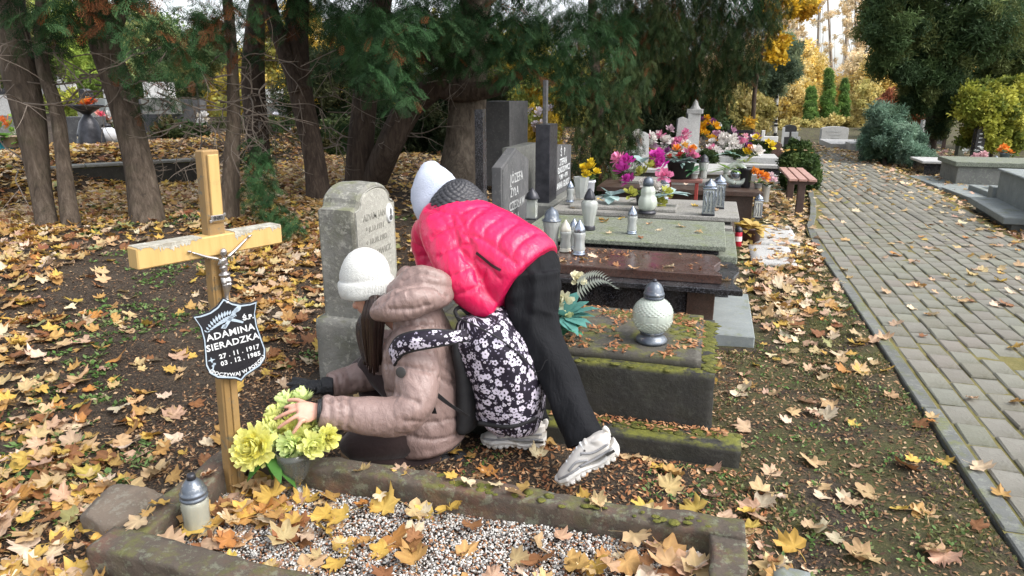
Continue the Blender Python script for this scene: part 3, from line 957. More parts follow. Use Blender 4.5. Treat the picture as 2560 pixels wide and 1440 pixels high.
    Tq('27 . 11 . 1917', .014, -.047, .0225, .0005); Tq('03 . 12 . 1985', .014, -.073, .0225, .0005); Tq('Ś.P.', .064, .066, .022, .0009)
    R0 = .125
    def arcf(x, y):
        a = x / R0
        return (R0 + .0 - y) * np.sin(a) * 1.0, -(R0 - y) * np.cos(a) + R0
    surface_text('SPOCZYWAJ W POKOJU', .0175, Q(0, -.124), pa, pu, MT['ink_w'], pq, 'lettering', .0006, .0004, curve=arcf)
    mb = MB()
    def flat(pts, z=.0068): 
        pts = np.array(pts); prism(mb, pts, pc + pn * z, pa, pu, pn, .0008)
    # star and cross marks
    s = [(-.078 + r * math.cos(a), -.050 + r * math.sin(a)) for k in range(8) for a, r in ((k * PI / 4, .012 if k % 2 == 0 else .004),)]
    flat(s)
    flat([(-.084, -.087), (-.080, -.089), (-.070, -.063), (-.074, -.061)]); flat([(-.082, -.069), (-.081, -.074), (-.067, -.068), (-.068, -.063)])
    # palm branch with a scroll
    for k in range(13):
        u = k / 12; x = -.072 + .095 * u; y = .050 + .040 * math.sin(u * 1.7) ; a = 1.25 - 1.3 * u
        for sg in (1, -1):
            L = .012 + .012 * math.sin(u * PI)
            dx, dy = math.cos(a + sg * 1.0) * L, math.sin(a + sg * 1.0) * L
            flat([(x, y), (x + dx * .5 - dy * .2, y + dy * .5 + dx * .2), (x + dx, y + dy), (x + dx * .5 + dy * .2, y + dy * .5 - dx * .2)])
    flat([(-.022, .052), (-.012, .047), (.040, .104), (.030, .110)]); flat([(.022, .098), (.040, .118), (.050, .112), (.046, .100), (.036, .094)])
    flat([(-.028, .052), (-.020, .062), (-.006, .062), (-.014, .046)]); flat([(.0, .072), (.044, .050), (.047, .056), (.006, .082)])
    part('palm_emblem', mb, MT['plaque_rim'], pq)['kind'] = 'stuff'
    return t
cross()

# ------------------------------------------------------------------ mossy grave with the round-topped headstone
def arch_stone(mb, x0, x1, y0, y1, z0, zs, zt, n=14, amp=.006, seed=0):
    """upright slab, thickness x0..x1, width y0..y1, shoulders at zs and a segmental top reaching zt"""
    ym = (y0 + y1) / 2; hw = (y1 - y0) / 2
    prof = [(y0, z0), (y0, zs), (y0 + .045, zs + .012)]
    for k in range(n + 1):
        a = PI - PI * k / n
        prof.append((ym + (hw - .055) * math.cos(a), zs + .03 + (zt - zs - .03) * math.sin(a) ** .8))
    prof += [(y1 - .045, zs + .012), (y1, zs), (y1, z0)]
    side = np.array(prof)
    N = len(side)
    V = []; F = []
    xs = [x0, x0 + .012, (x0 + x1) / 2, x1 - .012, x1]
    for k, x in enumerate(xs):
        ins = .012 if k in (0, 4) else 0
        q = side.copy(); c = np.array([ym, (z0 + zs) / 2]); d = q - c
        q = c + d * (1 - ins / np.maximum(np.linalg.norm(d, axis=1)[:, None], .02)); q[[0, -1], 1] = z0
        for p in q: V.append([x, p[0], p[1]])
    for k in range(len(xs) - 1):
        for j in range(N - 1): F.append((k * N + j, k * N + j + 1, (k + 1) * N + j + 1, (k + 1) * N + j))
    V = np.array(V)
    F.append(tuple(range(N))); F.append(tuple((len(xs) - 1) * N + j for j in range(N))[::-1])
    nz = np.stack([vn3(V, 9, seed + 1), vn3(V, 9, seed + 7), vn3(V, 9, seed + 13)], -1)
    mb.add(V + nz * amp * np.array([.0, 1, 1]), [q[::-1] for q in F])
    return mb

def mossy_grave():
    t = thing('headstone', (-1.76, 3.2, 0), 'lichen-covered round-topped headstone on a block base behind the kneeling girl', 'headstone')
    mb = MB(); rough_box(mb, (-1.91, 2.93, -.05), (-1.62, 3.47, .345), .045, .006, .014, 11); part('base_block', mb, MT['oldstone'], t, True)
    mb = MB(); arch_stone(mb, -1.875, -1.675, 2.975, 3.43, .34, .905, 1.015, 16, .007, 2)
    st = part('stone', mb, MT['oldstone'], t)
    mb = MB(); arch_stone(mb, -1.677, -1.669, 2.992, 3.415, .36, .895, .995, 16, .004, 2)
    part('dressed_face', mb, MT['oldface'], st)
    yv, zv = np.array([0, 1.0, 0]), np.array([0, 0, 1.0])
    for s, y, z, h in (('ADAM JAN', 3.19, .85, .050), ('* 8.10.1931', 3.19, .785, .042), ('+ 10.08.1983', 3.20, .720, .042), ('SCHDIŁOWICZ', 3.19, .65, .048)):
        surface_text(s, h, (-1.668, y, z), yv, zv, MT['ink_dark'], st, 'lettering', .0015, .0006)
    mb = MB()
    lathe(mb, [(.0, .012), (.036, .012), (.042, .006), (.042, -.002)], 18, cap=False)
    M = Matrix.Translation((-1.669, 3.355, .835)) @ Matrix(((0, 0, 1, 0), (0.8, 0, 0, 0), (0, 1.25, 0, 0), (0, 0, 0, 1)))
    mb.xf(M); po = part('portrait_oval', mb, MT['ink_w'], st, True)
    mb = MB(); ell(mb, (-1.657, 3.355, .845), (.002, .013, .020), None, 10, 6); ell(mb, (-1.657, 3.355, .812), (.002, .022, .016), None, 10, 6)
    part('portrait_bust', mb, MT['darkstone'], po)
    # tomb
    t2 = thing('mossy_tomb', (-.55, 3.05, 0), 'dark mossy stone tomb with a flat slab carrying the big round lantern', 'tomb')
    mb = MB(); rough_box(mb, (-1.30, 2.745, -.05), (.085, 3.50, .335), .03, .004, .005, 21); part('tomb_body', mb, MT['mossy'], t2, True)
    mb = MB(); rough_box(mb, (-1.27, 2.80, .325), (.025, 3.45, .372), .03, .002, .004, 22); part('slab', mb, MT['mossy_top'], t2, True)
    mb = MB(); rough_box(mb, (-1.32, 2.60, -.05), (.205, 2.735, .092), .025, .005, .006, 23); part('ledge', mb, MT['mossy'], t2, True)
    rg = np.random.default_rng(31); mb = MB()
    for k in range(420):
        u = rg.random()
        if u < .45: x, y, z = .055 + rg.normal() * .016, rg.uniform(2.78, 3.48), .335
        elif u < .62: x, y, z = rg.uniform(-.5, .05), 2.772 + rg.normal() * .010, .334
        elif u < .8: x, y, z = rg.uniform(-.12, .0), rg.uniform(3.1, 3.43), .371
        else: x, y, z = rg.uniform(-.7, .2), 2.72 - abs(rg.normal() * .03), .092
        r = rg.uniform(.004, .014)
        ell(mb, (x, y, z), (r * 1.8, r * 1.4, r * .34), None, 8, 5, rg.uniform(.75, 1.15) * np.ones(3), 0, lambda D: 1 + .35 * vn3(D, 3, x * 9))
    o = part('moss_cushion', mb, MT['moss'], t2, True); o['kind'] = 'stuff'
mossy_grave()

# ------------------------------------------------------------------ the row of slab tombs behind
def curved_slab(x0, x1, y0, y1, z0, z1, r=.12, n=8):
    """slab whose foot end has an ogee-rounded corner"""
    p = [(x0, y0), (x1, y0)]
    for k in range(n + 1):
        u = k / n
        p.append((x1 - .05 * u - .035 * math.sin(u * 2 * PI), y0 + .02 + (y1 - y0 - .02) * u))
    p.append((x0, y1))
    return np.array(p), z0, z1
def slab_mesh(spec):
    p, z0, z1 = spec
    mb = MB(); prism(mb, p, (0, 0, z0), (1, 0, 0), (0, 1, 0), (0, 0, 1), z1 - z0, bev=.005)
    return mb
def row_tombs():
    # black and red granite
    t = thing('granite_tomb', (-.5, 4.4, 0), 'polished dark red granite slab on a black granite tomb, behind the mossy one', 'tomb')
    mb = MB(); box(mb, (-1.45, 4.05, -.05), (.33, 5.0, .075), .006); part('plinth', mb, MT['bluegrey'], t)
    mb = MB(); box(mb, (-1.35, 4.14, .07), (-.08, 4.60, .33), .004); part('side_panel', mb, MT['blackg'], t)
    mb = MB(); box(mb, (-.078, 4.12, .07), (.085, 4.62, .33), .004); part('corner_block', mb, MT['browng'], t)
    part('black_slab', slab_mesh(curved_slab(-1.45, .235, 4.0, 4.72, .331, .366)), MT['blackg'], t)
    part('red_slab', slab_mesh(curved_slab(-1.40, .115, 4.10, 4.66, .367, .425)), MT['redg'], t)
    mb = MB(); rough_box(mb, (-1.72, 3.95, -.05), (-1.47, 4.6, .30), .06, .004, .01, 44); part('stone_block', mb, MT['concrete'], t, True)
    # green terrazzo
    t = thing('terrazzo_tomb', (-.5, 5.25, 0), 'green speckled terrazzo tomb with a two-step slab, third in the row', 'tomb')
    mb = MB(); box(mb, (-1.3, 4.86, -.05), (.19, 5.74, .33), .006); part('tomb_body', mb, MT['blackg'], t)
    mb = MB(); box(mb, (-1.35, 4.80, .331), (.225, 5.76, .385), .006); part('lower_slab', mb, MT['terrazzo'], t)
    mb = MB(); box(mb, (-1.3, 4.82, .386), (.10, 5.70, .425), .004); part('core', mb, MT['blackg'], t)
    mb = MB(); box(mb, (-1.35, 4.76, .426), (.145, 5.74, .462), .006); part('top_slab', mb, MT['terrazzo'], t)
    # grey granite, three tiers
    t = thing('grey_tomb', (-.5, 6.2, 0), 'grey granite stepped tomb carrying the square lantern and the magenta flowers', 'tomb')
    mb = MB(); box(mb, (-1.3, 5.86, -.05), (.24, 6.80, .36), .006); part('tomb_body', mb, MT['browng'], t)
    mb = MB(); box(mb, (-1.35, 5.80, .361), (.215, 6.84, .405), .006); part('lower_slab', mb, MT['greyg'], t)
    mb = MB(); box(mb, (-1.3, 5.96, .406), (.20, 6.80, .435), .004); part('core', mb, MT['blackg'], t)
    mb = MB(); box(mb, (-1.35, 5.90, .436), (.265, 6.84, .475), .006); part('top_slab', mb, MT['greyg'], t)
    mb = MB(); box(mb, (-1.2, 6.0, .476), (-.26, 6.35, .505), .006); part('raised_plate', mb, MT['greyg'], t)
    # brown polished box
    t = thing('brown_tomb', (-.2, 8.9, 0), 'polished brown granite box tomb carrying the swan lantern', 'tomb')
    mb = MB(); box(mb, (-1.3, 8.60, -.05), (.52, 9.5, .30), .006); part('tomb_body', mb, MT['browng'], t)
    part('slab', slab_mesh(curved_slab(-1.35, .62, 8.5, 9.6, .301, .36)), MT['browng'], t)
    mb = MB(); box(mb, (-1.1, 8.9, .361), (.1, 9.4, .40), .005); part('top_plate', mb, MT['greyg'], t)
    # low pale slabs flat on the ground beside the foot of the row
    for (lo, hi, lab) in (((.42, 6.25, -.04), (.80, 7.05, .03), 'worn pale concrete slab flush with the soil, nearer of two by the path'), ((.48, 7.15, -.04), (.92, 8.2, .035), 'worn pale concrete slab under leaves behind the brown pot, farther of two')):
        mb = MB(); rough_box(mb, lo, hi, .08, .006, .012, lo[1]); single('concrete_slab', mb, MT['paleg'], lab, 'slab', 'pale slabs by the path', True)
    mb = MB(); rough_box(mb, (.28, 1.56, -.05), (.40, 2.0, .02), .04, .006, .012, 77)
    single('concrete_slab', mb, MT['bluegrey'], 'small grey slab sunk in the soil beside the near curb corner', 'slab', None, True)
row_tombs()

def slab_stone(name, lo, hi, mat, label, face=None, lines=(), fm=None, shape='flat', inkm=None, base=None, group=None, oval=False):
    """headstone whose face looks down its grave (+X)"""
    t = thing(name, ((lo[0] + hi[0]) / 2, (lo[1] + hi[1]) / 2, max(lo[2], -.05)), label, 'headstone', group)
    mb = MB()
    y0, y1 = lo[1], hi[1]; z0, z1 = lo[2], hi[2]
    if shape == 'flat': poly = [(y0, z0), (y1, z0), (y1, z1), (y0, z1)]
    elif shape == 'gable': poly = [(y0, z0), (y1, z0), (y1, z1 - .12), ((y0 + y1) / 2, z1), (y0, z1 - .12)]
    elif shape == 'slope': poly = [(y0, z0), (y1, z0), (y1, z1), (y0 + .25 * (y1 - y0), z1), (y0, z1 - .09)]
    elif shape == 'round': poly = [(y0, z0), (y1, z0)] + [((y0 + y1) / 2 + (y1 - y0) / 2 * math.cos(a), z1 - .1 + .1 * math.sin(a)) for a in np.linspace(0, PI, 9)]
    elif shape == 'taper': poly = [(y0, z0), (y1, z0), (y1 - .07, z1 - .03), ((y0 + y1) / 2, z1), (y0 + .07, z1 - .03)]
    prism(mb, poly, (lo[0], 0, 0), (0, 1, 0), (0, 0, 1), (1, 0, 0), hi[0] - lo[0], bev=.006)
    st = part('stone', mb, MT[mat], t)
    if fm:
        mb = MB(); q = np.array(poly); c = q.mean(0); q = c + (q - c) * .93
        prism(mb, q, (hi[0] + .0005, 0, 0), (0, 1, 0), (0, 0, 1), (1, 0, 0), .005, bev=.002); part('polished_face', mb, MT[fm], t)
    for s, fy, z, h in lines:
        surface_text(s, h, (hi[0] + .0075, y0 + (y1 - y0) * fy, z), (0, 1, 0), (0, 0, 1), MT[inkm or 'ink_w'], st, 'lettering', .001, .001)
    if base:
        mb = MB(); box(mb, *base, .008); part('base_block', mb, MT['concrete'], t)
    return t

def row_headstones():
    slab_stone('headstone', (-1.62, 5.04, .2), (-1.54, 5.86, 1.04), 'darkstone', 'dark gabled headstone lettered in pale grey, behind the red jacket', shape='gable', fm='darkstone',
               lines=(('JÓZEFA', .5, .80, .11), ('ŻYŁA', .42, .69, .10), ('CZESŁAW', .52, .58, .10), ('ŻYŁA', .45, .47, .10), ('1907-1986', .5, .30, .10)), inkm='ink_grey')
    slab_stone('concrete_stele', (-3.2, 9.4, .2), (-2.75, 10.4, 1.38), 'darkstone', 'tall rough grey concrete stele behind the gabled headstone', shape='flat')
    slab_stone('headstone', (-2.1, 6.9, .1), (-1.95, 7.85, .93), 'concrete', 'plain pale concrete headstone between the gabled and the black one')
    slab_stone('dark_pillar', (-1.62, 4.66, .0), (-1.56, 4.74, 1.36), 'blackg', 'narrow dark stone pillar beside the big oak trunk')
    t = slab_stone('headstone', (-1.62, 6.42, .3), (-1.48, 6.75, 1.19), 'capblack', 'tall black slab with a lower inscribed panel, left of the yellow flowers', fm=None)
    mb = MB(); prism(mb, [(6.76, .45), (7.62, .45), (7.62, .93), (7.0, .97), (6.76, .90)], (-1.60, 0, 0), (0, 1, 0), (0, 0, 1), (1, 0, 0), .09, bev=.005)
    pn = part('inscribed_panel', mb, MT['darkstone'], t)
    for s, y, z, h in (('Ś   P', 7.15, .88, .11), ('STEFAN', 7.18, .78, .10), ('GŁADZIOWICZ', 7.22, .70, .085), ('* 1901 + 1974', 7.2, .625, .07), ('ANNA GŁADZ', 7.2, .54, .095)):
        surface_text(s, h, (-1.506, y, z), (0, 1, 0), (0, 0, 1), MT['ink_w'], pn, 'lettering', .001, .002)
    mb = MB(); box(mb, (-1.72, 6.3, .0), (-1.42, 7.7, .448), .01); part('base_block', mb, MT['concrete'], t)
    mb = MB(); box(mb, (-1.64, 6.77, .0), (-1.60, 6.84, 1.6), .004); part('side_strip', mb, MT['darkstone'], t)
row_headstones()

# ================================================================== PEOPLE
def head_parts(mb, c, B, s=1.0):
    """head as overlapping masses (local x forward, y left, z up), later fused"""
    c = np.asarray(c, float)
    Q = lambda x, y, z: c + B @ (np.array([x, y, z]) * s)
    E = lambda x, y, z, a, b_, d: ell(mb, Q(x, y, z), np.array([a, b_, d]) * s, B, 16, 12)
    E(-.012, 0, .018, .096, .076, .098)        # cranium
    E(.022, 0, -.040, .066, .060, .078)        # face
    E(.050, 0, -.088, .030, .032, .024)        # chin
    E(.070, 0, .006, .018, .050, .014)         # brow
    E(.072, .034, -.038, .018, .018, .016); E(.072, -.034, -.038, .018, .018, .016)   # cheeks
    loft(mb, [Q(.080, 0, .000), Q(.094, 0, -.022), Q(.103, 0, -.036), Q(.086, 0, -.045)], np.array([.007, .0095, .0125, .010]) * s, 10, 12)   # nose
    E(.084, .011, -.042, .010, .007, .006); E(.084, -.011, -.042, .010, .007, .006)
    E(.081, 0, -.064, .0105, .021, .0062); E(.079, 0, -.073, .0105, .018, .0068)      # lips
    for sg in (1, -1):
        E(-.010, sg * .076, -.022, .017, .007, .029); E(-.006, sg * .080, -.012, .012, .006, .016)
    return Q

def hand_parts(mb, wrist, knuckles, tips, thumb, palm_n, pw=.040, pt=.013, fr=.0085):
    """palm from the wrist to four knuckles, four fingers of their own, thumb from the side of the palm"""
    wrist = np.asarray(wrist, float); K = [np.asarray(k, float) for k in knuckles]
    n = np.asarray(palm_n, float); n /= np.linalg.norm(n)
    mid = sum(K) / 4
    ax = mid - wrist
    side = np.cross(ax, n); side /= np.linalg.norm(side)
    up = np.cross(side, ax / np.linalg.norm(ax))
    w = np.linalg.norm(K[0] - K[3]) / 2 + fr * .7
    loft(mb, [wrist - ax * .35, wrist, wrist + ax * .45, wrist + ax * .95, wrist + ax * 1.04], [(w * .72, pt * 1.25), (w * .74, pt * 1.15), (w * .98, pt * 1.15), (w * 1.0, pt * .9), (w * .8, pt * .6)], 14, 14, up=up)
    for k in range(4):
        a, t = K[k], np.asarray(tips[k], float)
        L = np.linalg.norm(t - a)
        b1 = a + (t - a) * .42 + up * L * .10; b2 = a + (t - a) * .74 + up * L * .075
        loft(mb, [a - ax * .25, a, b1, b2, t], [fr * 1.05, fr * 1.08, fr, fr * .92, fr * .74], 10, 16, up=up, dome=fr)
    a, b, c_ = [np.asarray(q, float) for q in thumb]
    loft(mb, [a, b, c_], [fr * 1.35, fr * 1.1, fr * .85], 10, 12, up=up, dome=fr)

def finish(mb, name, voxel, smooth, mat, parent, disp=None, label=None):
    me = remesh(name, mb, voxel, smooth)
    V = me_co(me)
    if disp is not None:
        N = me_no(me); V = V + N * disp(V)[:, None]
    me_set(me, V - ORG[parent.name])
    set_col(me, np.ones((len(V), 3)))
    return part_me(name, me, mat, parent, label)

def wr(V, sc, amp, seed=0.0):
    """creases: sharp-crested noise, stretched"""
    q = V * np.asarray(sc)
    q = q + .35 * np.stack([vn3(q, .8, 3), vn3(q, .8, 8), vn3(q, .8, 13)], -1)
    a = vn3(q, 1.0, seed); b = vn3(q, 2.1, seed + 11)
    return amp * (.8 - 2 * np.sqrt(a * a + .02)) + amp * .35 * b
def quilt(mb, name, voxel, smooth, mat, parent, seams, depth=.011, wid=.020, wrk=.0030):
    """puffer shell: smooth body pressed in along the stitched seams, with gathers beside them; seams are image-traced stitch lines on the cloth"""
    me = remesh(name, mb, voxel, smooth)
    V = me_co(me); N = me_no(me)
    tr = BVHTree.FromPolygons(V.tolist(), [tuple(p.vertices) for p in me.polygons])
    S = []; runs = []
    for pix in seams:
        run = []
        for px, py in crom([(*p, 0) for p in pix], 7 * len(pix))[:, :2]:
            loc, nr, *_ = tr.ray_cast(Vector(_C), Vector(_ray(px, py)).normalized())
            if loc is not None: run.append((np.array(loc), np.array(nr)))
        if len(run) > 3: runs.append(run); S += [r[0] for r in run]
    S = np.array(S); dist = np.full(len(V), 9.0)
    for a in range(0, len(V), 20000): dist[a:a + 20000] = np.sqrt(((V[a:a + 20000, None] - S[None]) ** 2).sum(-1).min(1))
    g = np.exp(-dist / .030)
    q = V + .25 * np.stack([vn3(V, 9, 3), vn3(V, 9, 8), vn3(V, 9, 13)], -1) * .1
    gather = vn3(q * np.array([62, 62, 34.0]), 1.0, 2.0) * wrk * (.25 + g)
    long_ = (np.sqrt(vn3(q * np.array([10, 10, 17.0]), 1.0, 5.0) ** 2 + .01) - .35) * wrk * 1.1
    V = V + N * (-depth * np.exp(-(dist / wid) ** 2) - depth * .35 * np.exp(-(dist / .007) ** 2) + depth * .55 * (1 - np.exp(-(dist / .05) ** 2)) + gather - long_)[:, None]
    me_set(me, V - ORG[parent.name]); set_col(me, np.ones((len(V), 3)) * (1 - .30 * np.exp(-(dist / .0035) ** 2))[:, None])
    return part_me(name, me, mat, parent)
def puff(k, amp, ph=0.0, pw=.5):
    return lambda s, th: 1 - amp + amp * np.abs(np.sin(PI * (s * k + ph))) ** pw

def strip(mb, pts, nrm, w, t=.004, n=24, col=(1, 1, 1)):
    P = crom(pts, n); Nn = crom(nrm, n); Nn /= np.linalg.norm(Nn, axis=1)[:, None]
    T = np.gradient(P, axis=0); T /= np.linalg.norm(T, axis=1)[:, None]
    S = np.cross(T, Nn)
    V = np.concatenate([P + S * w / 2, P - S * w / 2, P - S * w / 2 + Nn * t, P + S * w / 2 + Nn * t])
    f = []
    for k in range(n - 1):
        for a, b in ((0, 1), (1, 2), (2, 3), (3, 0)): f.append((a * n + k, a * n + k + 1, b * n + k + 1, b * n + k))
    f += [(0, n, 2 * n, 3 * n), (4 * n - 1, 3 * n - 1, 2 * n - 1, n - 1)]
    return mb.add(V, f, col)

# ------------------------------------------------------------------ kneeling girl
def kneeling_girl():
    base = np.array([-1.08, 2.40, 0.0])
    t = thing('person', base, 'girl in a taupe puffer jacket and white beanie kneeling at the yellow flowers', 'person')
    K = AY
    fwd = np.array([-.90, .10, -.38]); Bh = basis(fwd)
    hc = K(924, 728, 2.45)
    # --- one continuous body
    mb = MB()
    Q = head_parts(mb, hc, Bh, .93)
    loft(mb, [Q(-.03, 0, -.05), K(985, 790, 2.44), K(1035, 815, 2.43)], [.050, .050, .065], 14, 12)
    loft(mb, [K(1070, 1085, 2.43), K(1066, 1000, 2.43), K(1055, 900, 2.43), K(1040, 835, 2.43)], [(.13, .10), (.12, .09), (.15, .10), (.10, .06)], 18, 20, up=(1, 0, 0), dome=.04)
    ell(mb, K(1085, 1080, 2.44), (.12, .14, .085))
    wl = K(792, 1027, 1.985)
    loft(mb, [K(1040, 865, 2.30), K(1040, 945, 2.24), K(1018, 1032, 2.14), K(900, 1033, 2.06), wl], [.052, .046, .042, .036, .027], 14, 26)
    wrr = K(822, 966, 2.50)
    loft(mb, [K(985, 865, 2.58), K(940, 930, 2.64), K(890, 948, 2.6), wrr], [.05, .044, .038, .026], 14, 22)
    loft(mb, [K(1080, 1080, 2.36), K(970, 1100, 2.27), K(872, 1112, 2.205)], [.075, .062, .05], 14, 14, dome=.03)
    loft(mb, [K(872, 1118, 2.205), K(990, 1150, 2.27), K(1110, 1160, 2.34)], [.048, .045, .035], 12, 14, dome=.02)
    loft(mb, [K(1080, 1050, 2.54), K(985, 960, 2.62), K(905, 892, 2.66)], [.075, .062, .05], 14, 14, dome=.03)
    loft(mb, [K(905, 892, 2.66), K(925, 990, 2.68), K(915, 1050, 2.70)], [.048, .045, .032], 12, 14, dome=.02)
    # bare left hand spread on the blooms: index farthest, little finger nearest
    kn = [K(745, 1013, 1.965), K(737, 1025, 1.945), K(742, 1040, 1.93), K(755, 1052, 1.92)]
    tp = [K(708, 1019, 1.945), K(683, 1050, 1.925), K(692, 1073, 1.905), K(731, 1086, 1.895)]
    hand_parts(mb, wl, kn, tp, (K(770, 1012, 1.985), K(742, 1000, 1.99), K(716, 1001, 1.985)), (0.15, -.75, .6), fr=.0078)
    body = finish(mb, 'body', .0042, 2, MT['skin'], t)
    # eyes, brows, lashes
    for sg in (1, -1):
        mb = MB(); ell(mb, Q(.073, sg * .030, -.014), .0125, None, 12, 8); ey = part('eye', mb, MT['ink_w'], t, True)
        mb = MB(); ell(mb, Q(.0825, sg * .031, -.018), (.0055, .0055, .0055), None, 10, 6); part('iris', mb, MT['shoedark'], ey, True)
        mb = MB(); loft(mb, [Q(.079, sg * .016, -.012), Q(.0875, sg * .031, -.010), Q(.074, sg * .047, -.015)], [.0022, .0034, .002], 6, 10); part('eyelash', mb, MT['hair'], ey)
        mb = MB(); loft(mb, [Q(.083, sg * .014, .010), Q(.083, sg * .032, .014), Q(.068, sg * .052, .008)], [.003, .004, .002], 6, 10); part('eyebrow', mb, MT['hair'], t)
    mb = MB(); ell(mb, Q(.0885, 0, -.064), np.array([.004, .018, .0040]), Bh, 12, 6); ell(mb, Q(.086, 0, -.0735), np.array([.004, .015, .0048]), Bh, 12, 6)
    part('lips', mb, plain('lip_tone', (.52, .22, .19), None, .5, 20, 0), t, True)
    # --- jacket
    mb = MB()
    tf = lambda s, th: puff(4.6, .04, .18, .5)(s, th)
    loft(mb, [K(1078, 1118, 2.42), K(1070, 1070, 2.42), K(1067, 975, 2.42), K(1052, 885, 2.42), K(1048, 815, 2.42), K(1030, 765, 2.43)],
         [(.165, .150), (.185, .168), (.180, .166), (.185, .152), (.150, .112), (.095, .085)], 40, 70, up=(1, 0, 0), fn=tf, dome=.05)
    loft(mb, [K(1085, 1070, 2.40), K(1025, 1095, 2.33), K(985, 1112, 2.27)], [(.10, .115), (.095, .09), (.075, .062)], 24, 24, dome=.03)
    sl = lambda s, th: puff(9.5, .006, .3, .5)(s, th) * (1 + .04 * np.sin(th * 2 + s * 7))
    loft(mb, [K(1030, 852, 2.28), K(1045, 935, 2.22), K(1030, 1012, 2.15), K(985, 1042, 2.11), K(890, 1036, 2.055), K(797, 1027, 1.99)],
         [.088, .083, .080, .074, .063, .056], 30, 80, fn=sl, dome=.012)
    loft(mb, [K(985, 855, 2.58), K(945, 925, 2.66), K(890, 945, 2.61), K(822, 965, 2.51)], [.085, .077, .068, .056], 26, 60, fn=puff(7, .05, .2, .45), dome=.012)
    # hood: rolls heaped behind the neck
    hf = lambda s, th: 1 + .025 * np.sin(s * 11 + th * 2)
    loft(mb, [K(941, 783, 2.28), K(985, 765, 2.25), K(1040, 752, 2.27), K(1092, 737, 2.36), K(1108, 725, 2.48)], [(.045, .030), (.055, .058), (.055, .060), (.055, .052), (.05, .05)], 26, 50, fn=hf, dome=.025)
    loft(mb, [K(975, 735, 2.34), K(1035, 704, 2.34), K(1085, 705, 2.37), K(1108, 718, 2.47)], [(.045, .030), (.055, .055), (.055, .052), (.05, .045)], 26, 44, fn=hf, dome=.03)
    loft(mb, [K(1108, 722, 2.46), K(1070, 720, 2.60), K(1000, 740, 2.65)], [.055, .055, .045], 20, 26, fn=hf, dome=.03)
    loft(mb, [K(1000, 720, 2.50), K(1012, 688, 2.52), K(1020, 672, 2.5)], [.035, .030, .018], 16, 14, dome=.02)
    loft(mb, [K(1040, 790, 2.42), K(995, 770, 2.42)], [(.10, .08), (.085, .05)], 22, 10, dome=.02)
    SE = [[(973, 910), (1021, 918), (1086, 930)], [(957, 979), (993, 987), (1046, 1007)], [(824, 996), (826, 1030), (824, 1071)], [(846, 992), (850, 1030), (846, 1071)], [(868, 990), (873, 1030), (868, 1072)],
          [(1102, 914), (1130, 930), (1146, 962), (1148, 1003)], [(1098, 946), (1134, 958), (1160, 950)], [(1012, 1052), (1078, 1056), (1142, 1044), (1168, 1031)], [(1000, 1085), (1082, 1100), (1150, 1085)], [(961, 850), (965, 914)], [(929, 769), (973, 741), (1021, 721), (1078, 717), (1118, 741)], [(973, 773), (1029, 773), (1078, 761)], [(1009, 701), (1046, 681), (1102, 690)],
          [(864, 920), (880, 965)], [(845, 935), (852, 985)], [(969, 822), (1029, 812), (1118, 818)], [(1108, 850), (1140, 860), (1160, 885)], [(1000, 880), (1030, 870), (1075, 880)]]
    jk = quilt(mb, 'jacket', .0050, 5, MT['beige'], t, SE, .0058, .012, .0050)
    mb = MB(); c0 = K(1002, 931, 2.135); nn = np.array([-.05, -.97, .22]); nn /= np.linalg.norm(nn)
    Bp = basis(nn); ell(mb, c0 - nn * .0, (.004, .021, .021), Bp, 20, 8); part('sleeve_patch', mb, MT['shoedark'], jk)
    mb = MB(); c0 = K(935, 789, 2.235); box(mb, (-.013, -.004, -.012), (.013, .004, .012), .003); mb.xf(Matrix.Translation(c0)); part('hood_tab', mb, MT['shoedark'], jk)
    # --- trousers, boots
    mb = MB()
    loft(mb, [K(1085, 1078, 2.36), K(970, 1104, 2.265), K(880, 1114, 2.205), K(862, 1118, 2.20)], [.088, .076, .066, .055], 20, 24, dome=.045)
    loft(mb, [K(872, 1122, 2.205), K(990, 1152, 2.27), K(1110, 1160, 2.34)], [.060, .056, .045], 16, 18, dome=.02)
    loft(mb, [K(1080, 1050, 2.54), K(985, 962, 2.62), K(905, 892, 2.66)], [.088, .076, .062], 20, 20, dome=.045)
    loft(mb, [K(905, 892, 2.66), K(928, 990, 2.68), K(922, 1050, 2.70)], [.062, .056, .042], 16, 18, dome=.03)
    ell(mb, K(1085, 1078, 2.44), (.13, .155, .10))
    finish(mb, 'trousers', .0055, 4, MT['brownp'], t, lambda V: wr(V, (20, 20, 20), .0016))
    for pts in ([K(1085, 1152, 2.33), K(1130, 1162, 2.36), K(1165, 1135, 2.38)], [K(935, 1050, 2.70), K(905, 1058, 2.68), K(870, 1062, 2.66)]):
        mb = MB(); loft(mb, pts, [(.042, .045), (.045, .042), (.036, .030)], 16, 16, dome=.03)
        part('boot', mb, MT['glove'], t, True)
    # --- beanie
    mb = MB()
    up_h = np.array([-.10, .03, 1.0]); Bk = basis(np.cross(np.array([0, 1.0, 0]), up_h), up_h)
    Bm = Matrix([[*Bk[0], 0], [*Bk[1], 0], [*Bk[2], 0], [0, 0, 0, 1]])
    cc = K(921, 738, 2.45)
    fold = lambda z, th: 1 + .016 * np.sin(th * 3 + z * 40) + .008 * np.sin(th * 7 - z * 50) + .007 * np.abs(np.sin(th * 30))
    lathe(mb, [(.108, .0), (.119, .006), (.125, .030), (.125, .056), (.122, .070), (.116, .077), (.110, .079), (.112, .088), (.110, .108), (.100, .140), (.084, .168), (.060, .192), (.032, .207), (.006, .212)], 90, fn=fold)
    mb.xf(Matrix.Translation(cc) @ Bm @ Matrix.Diagonal((.94, .94, .95, 1)))
    bn = part('beanie', mb, MT['knit'], t, True)
    # --- hair: strands falling in front of the shoulder
    mb = MB(); rg = np.random.default_rng(3)
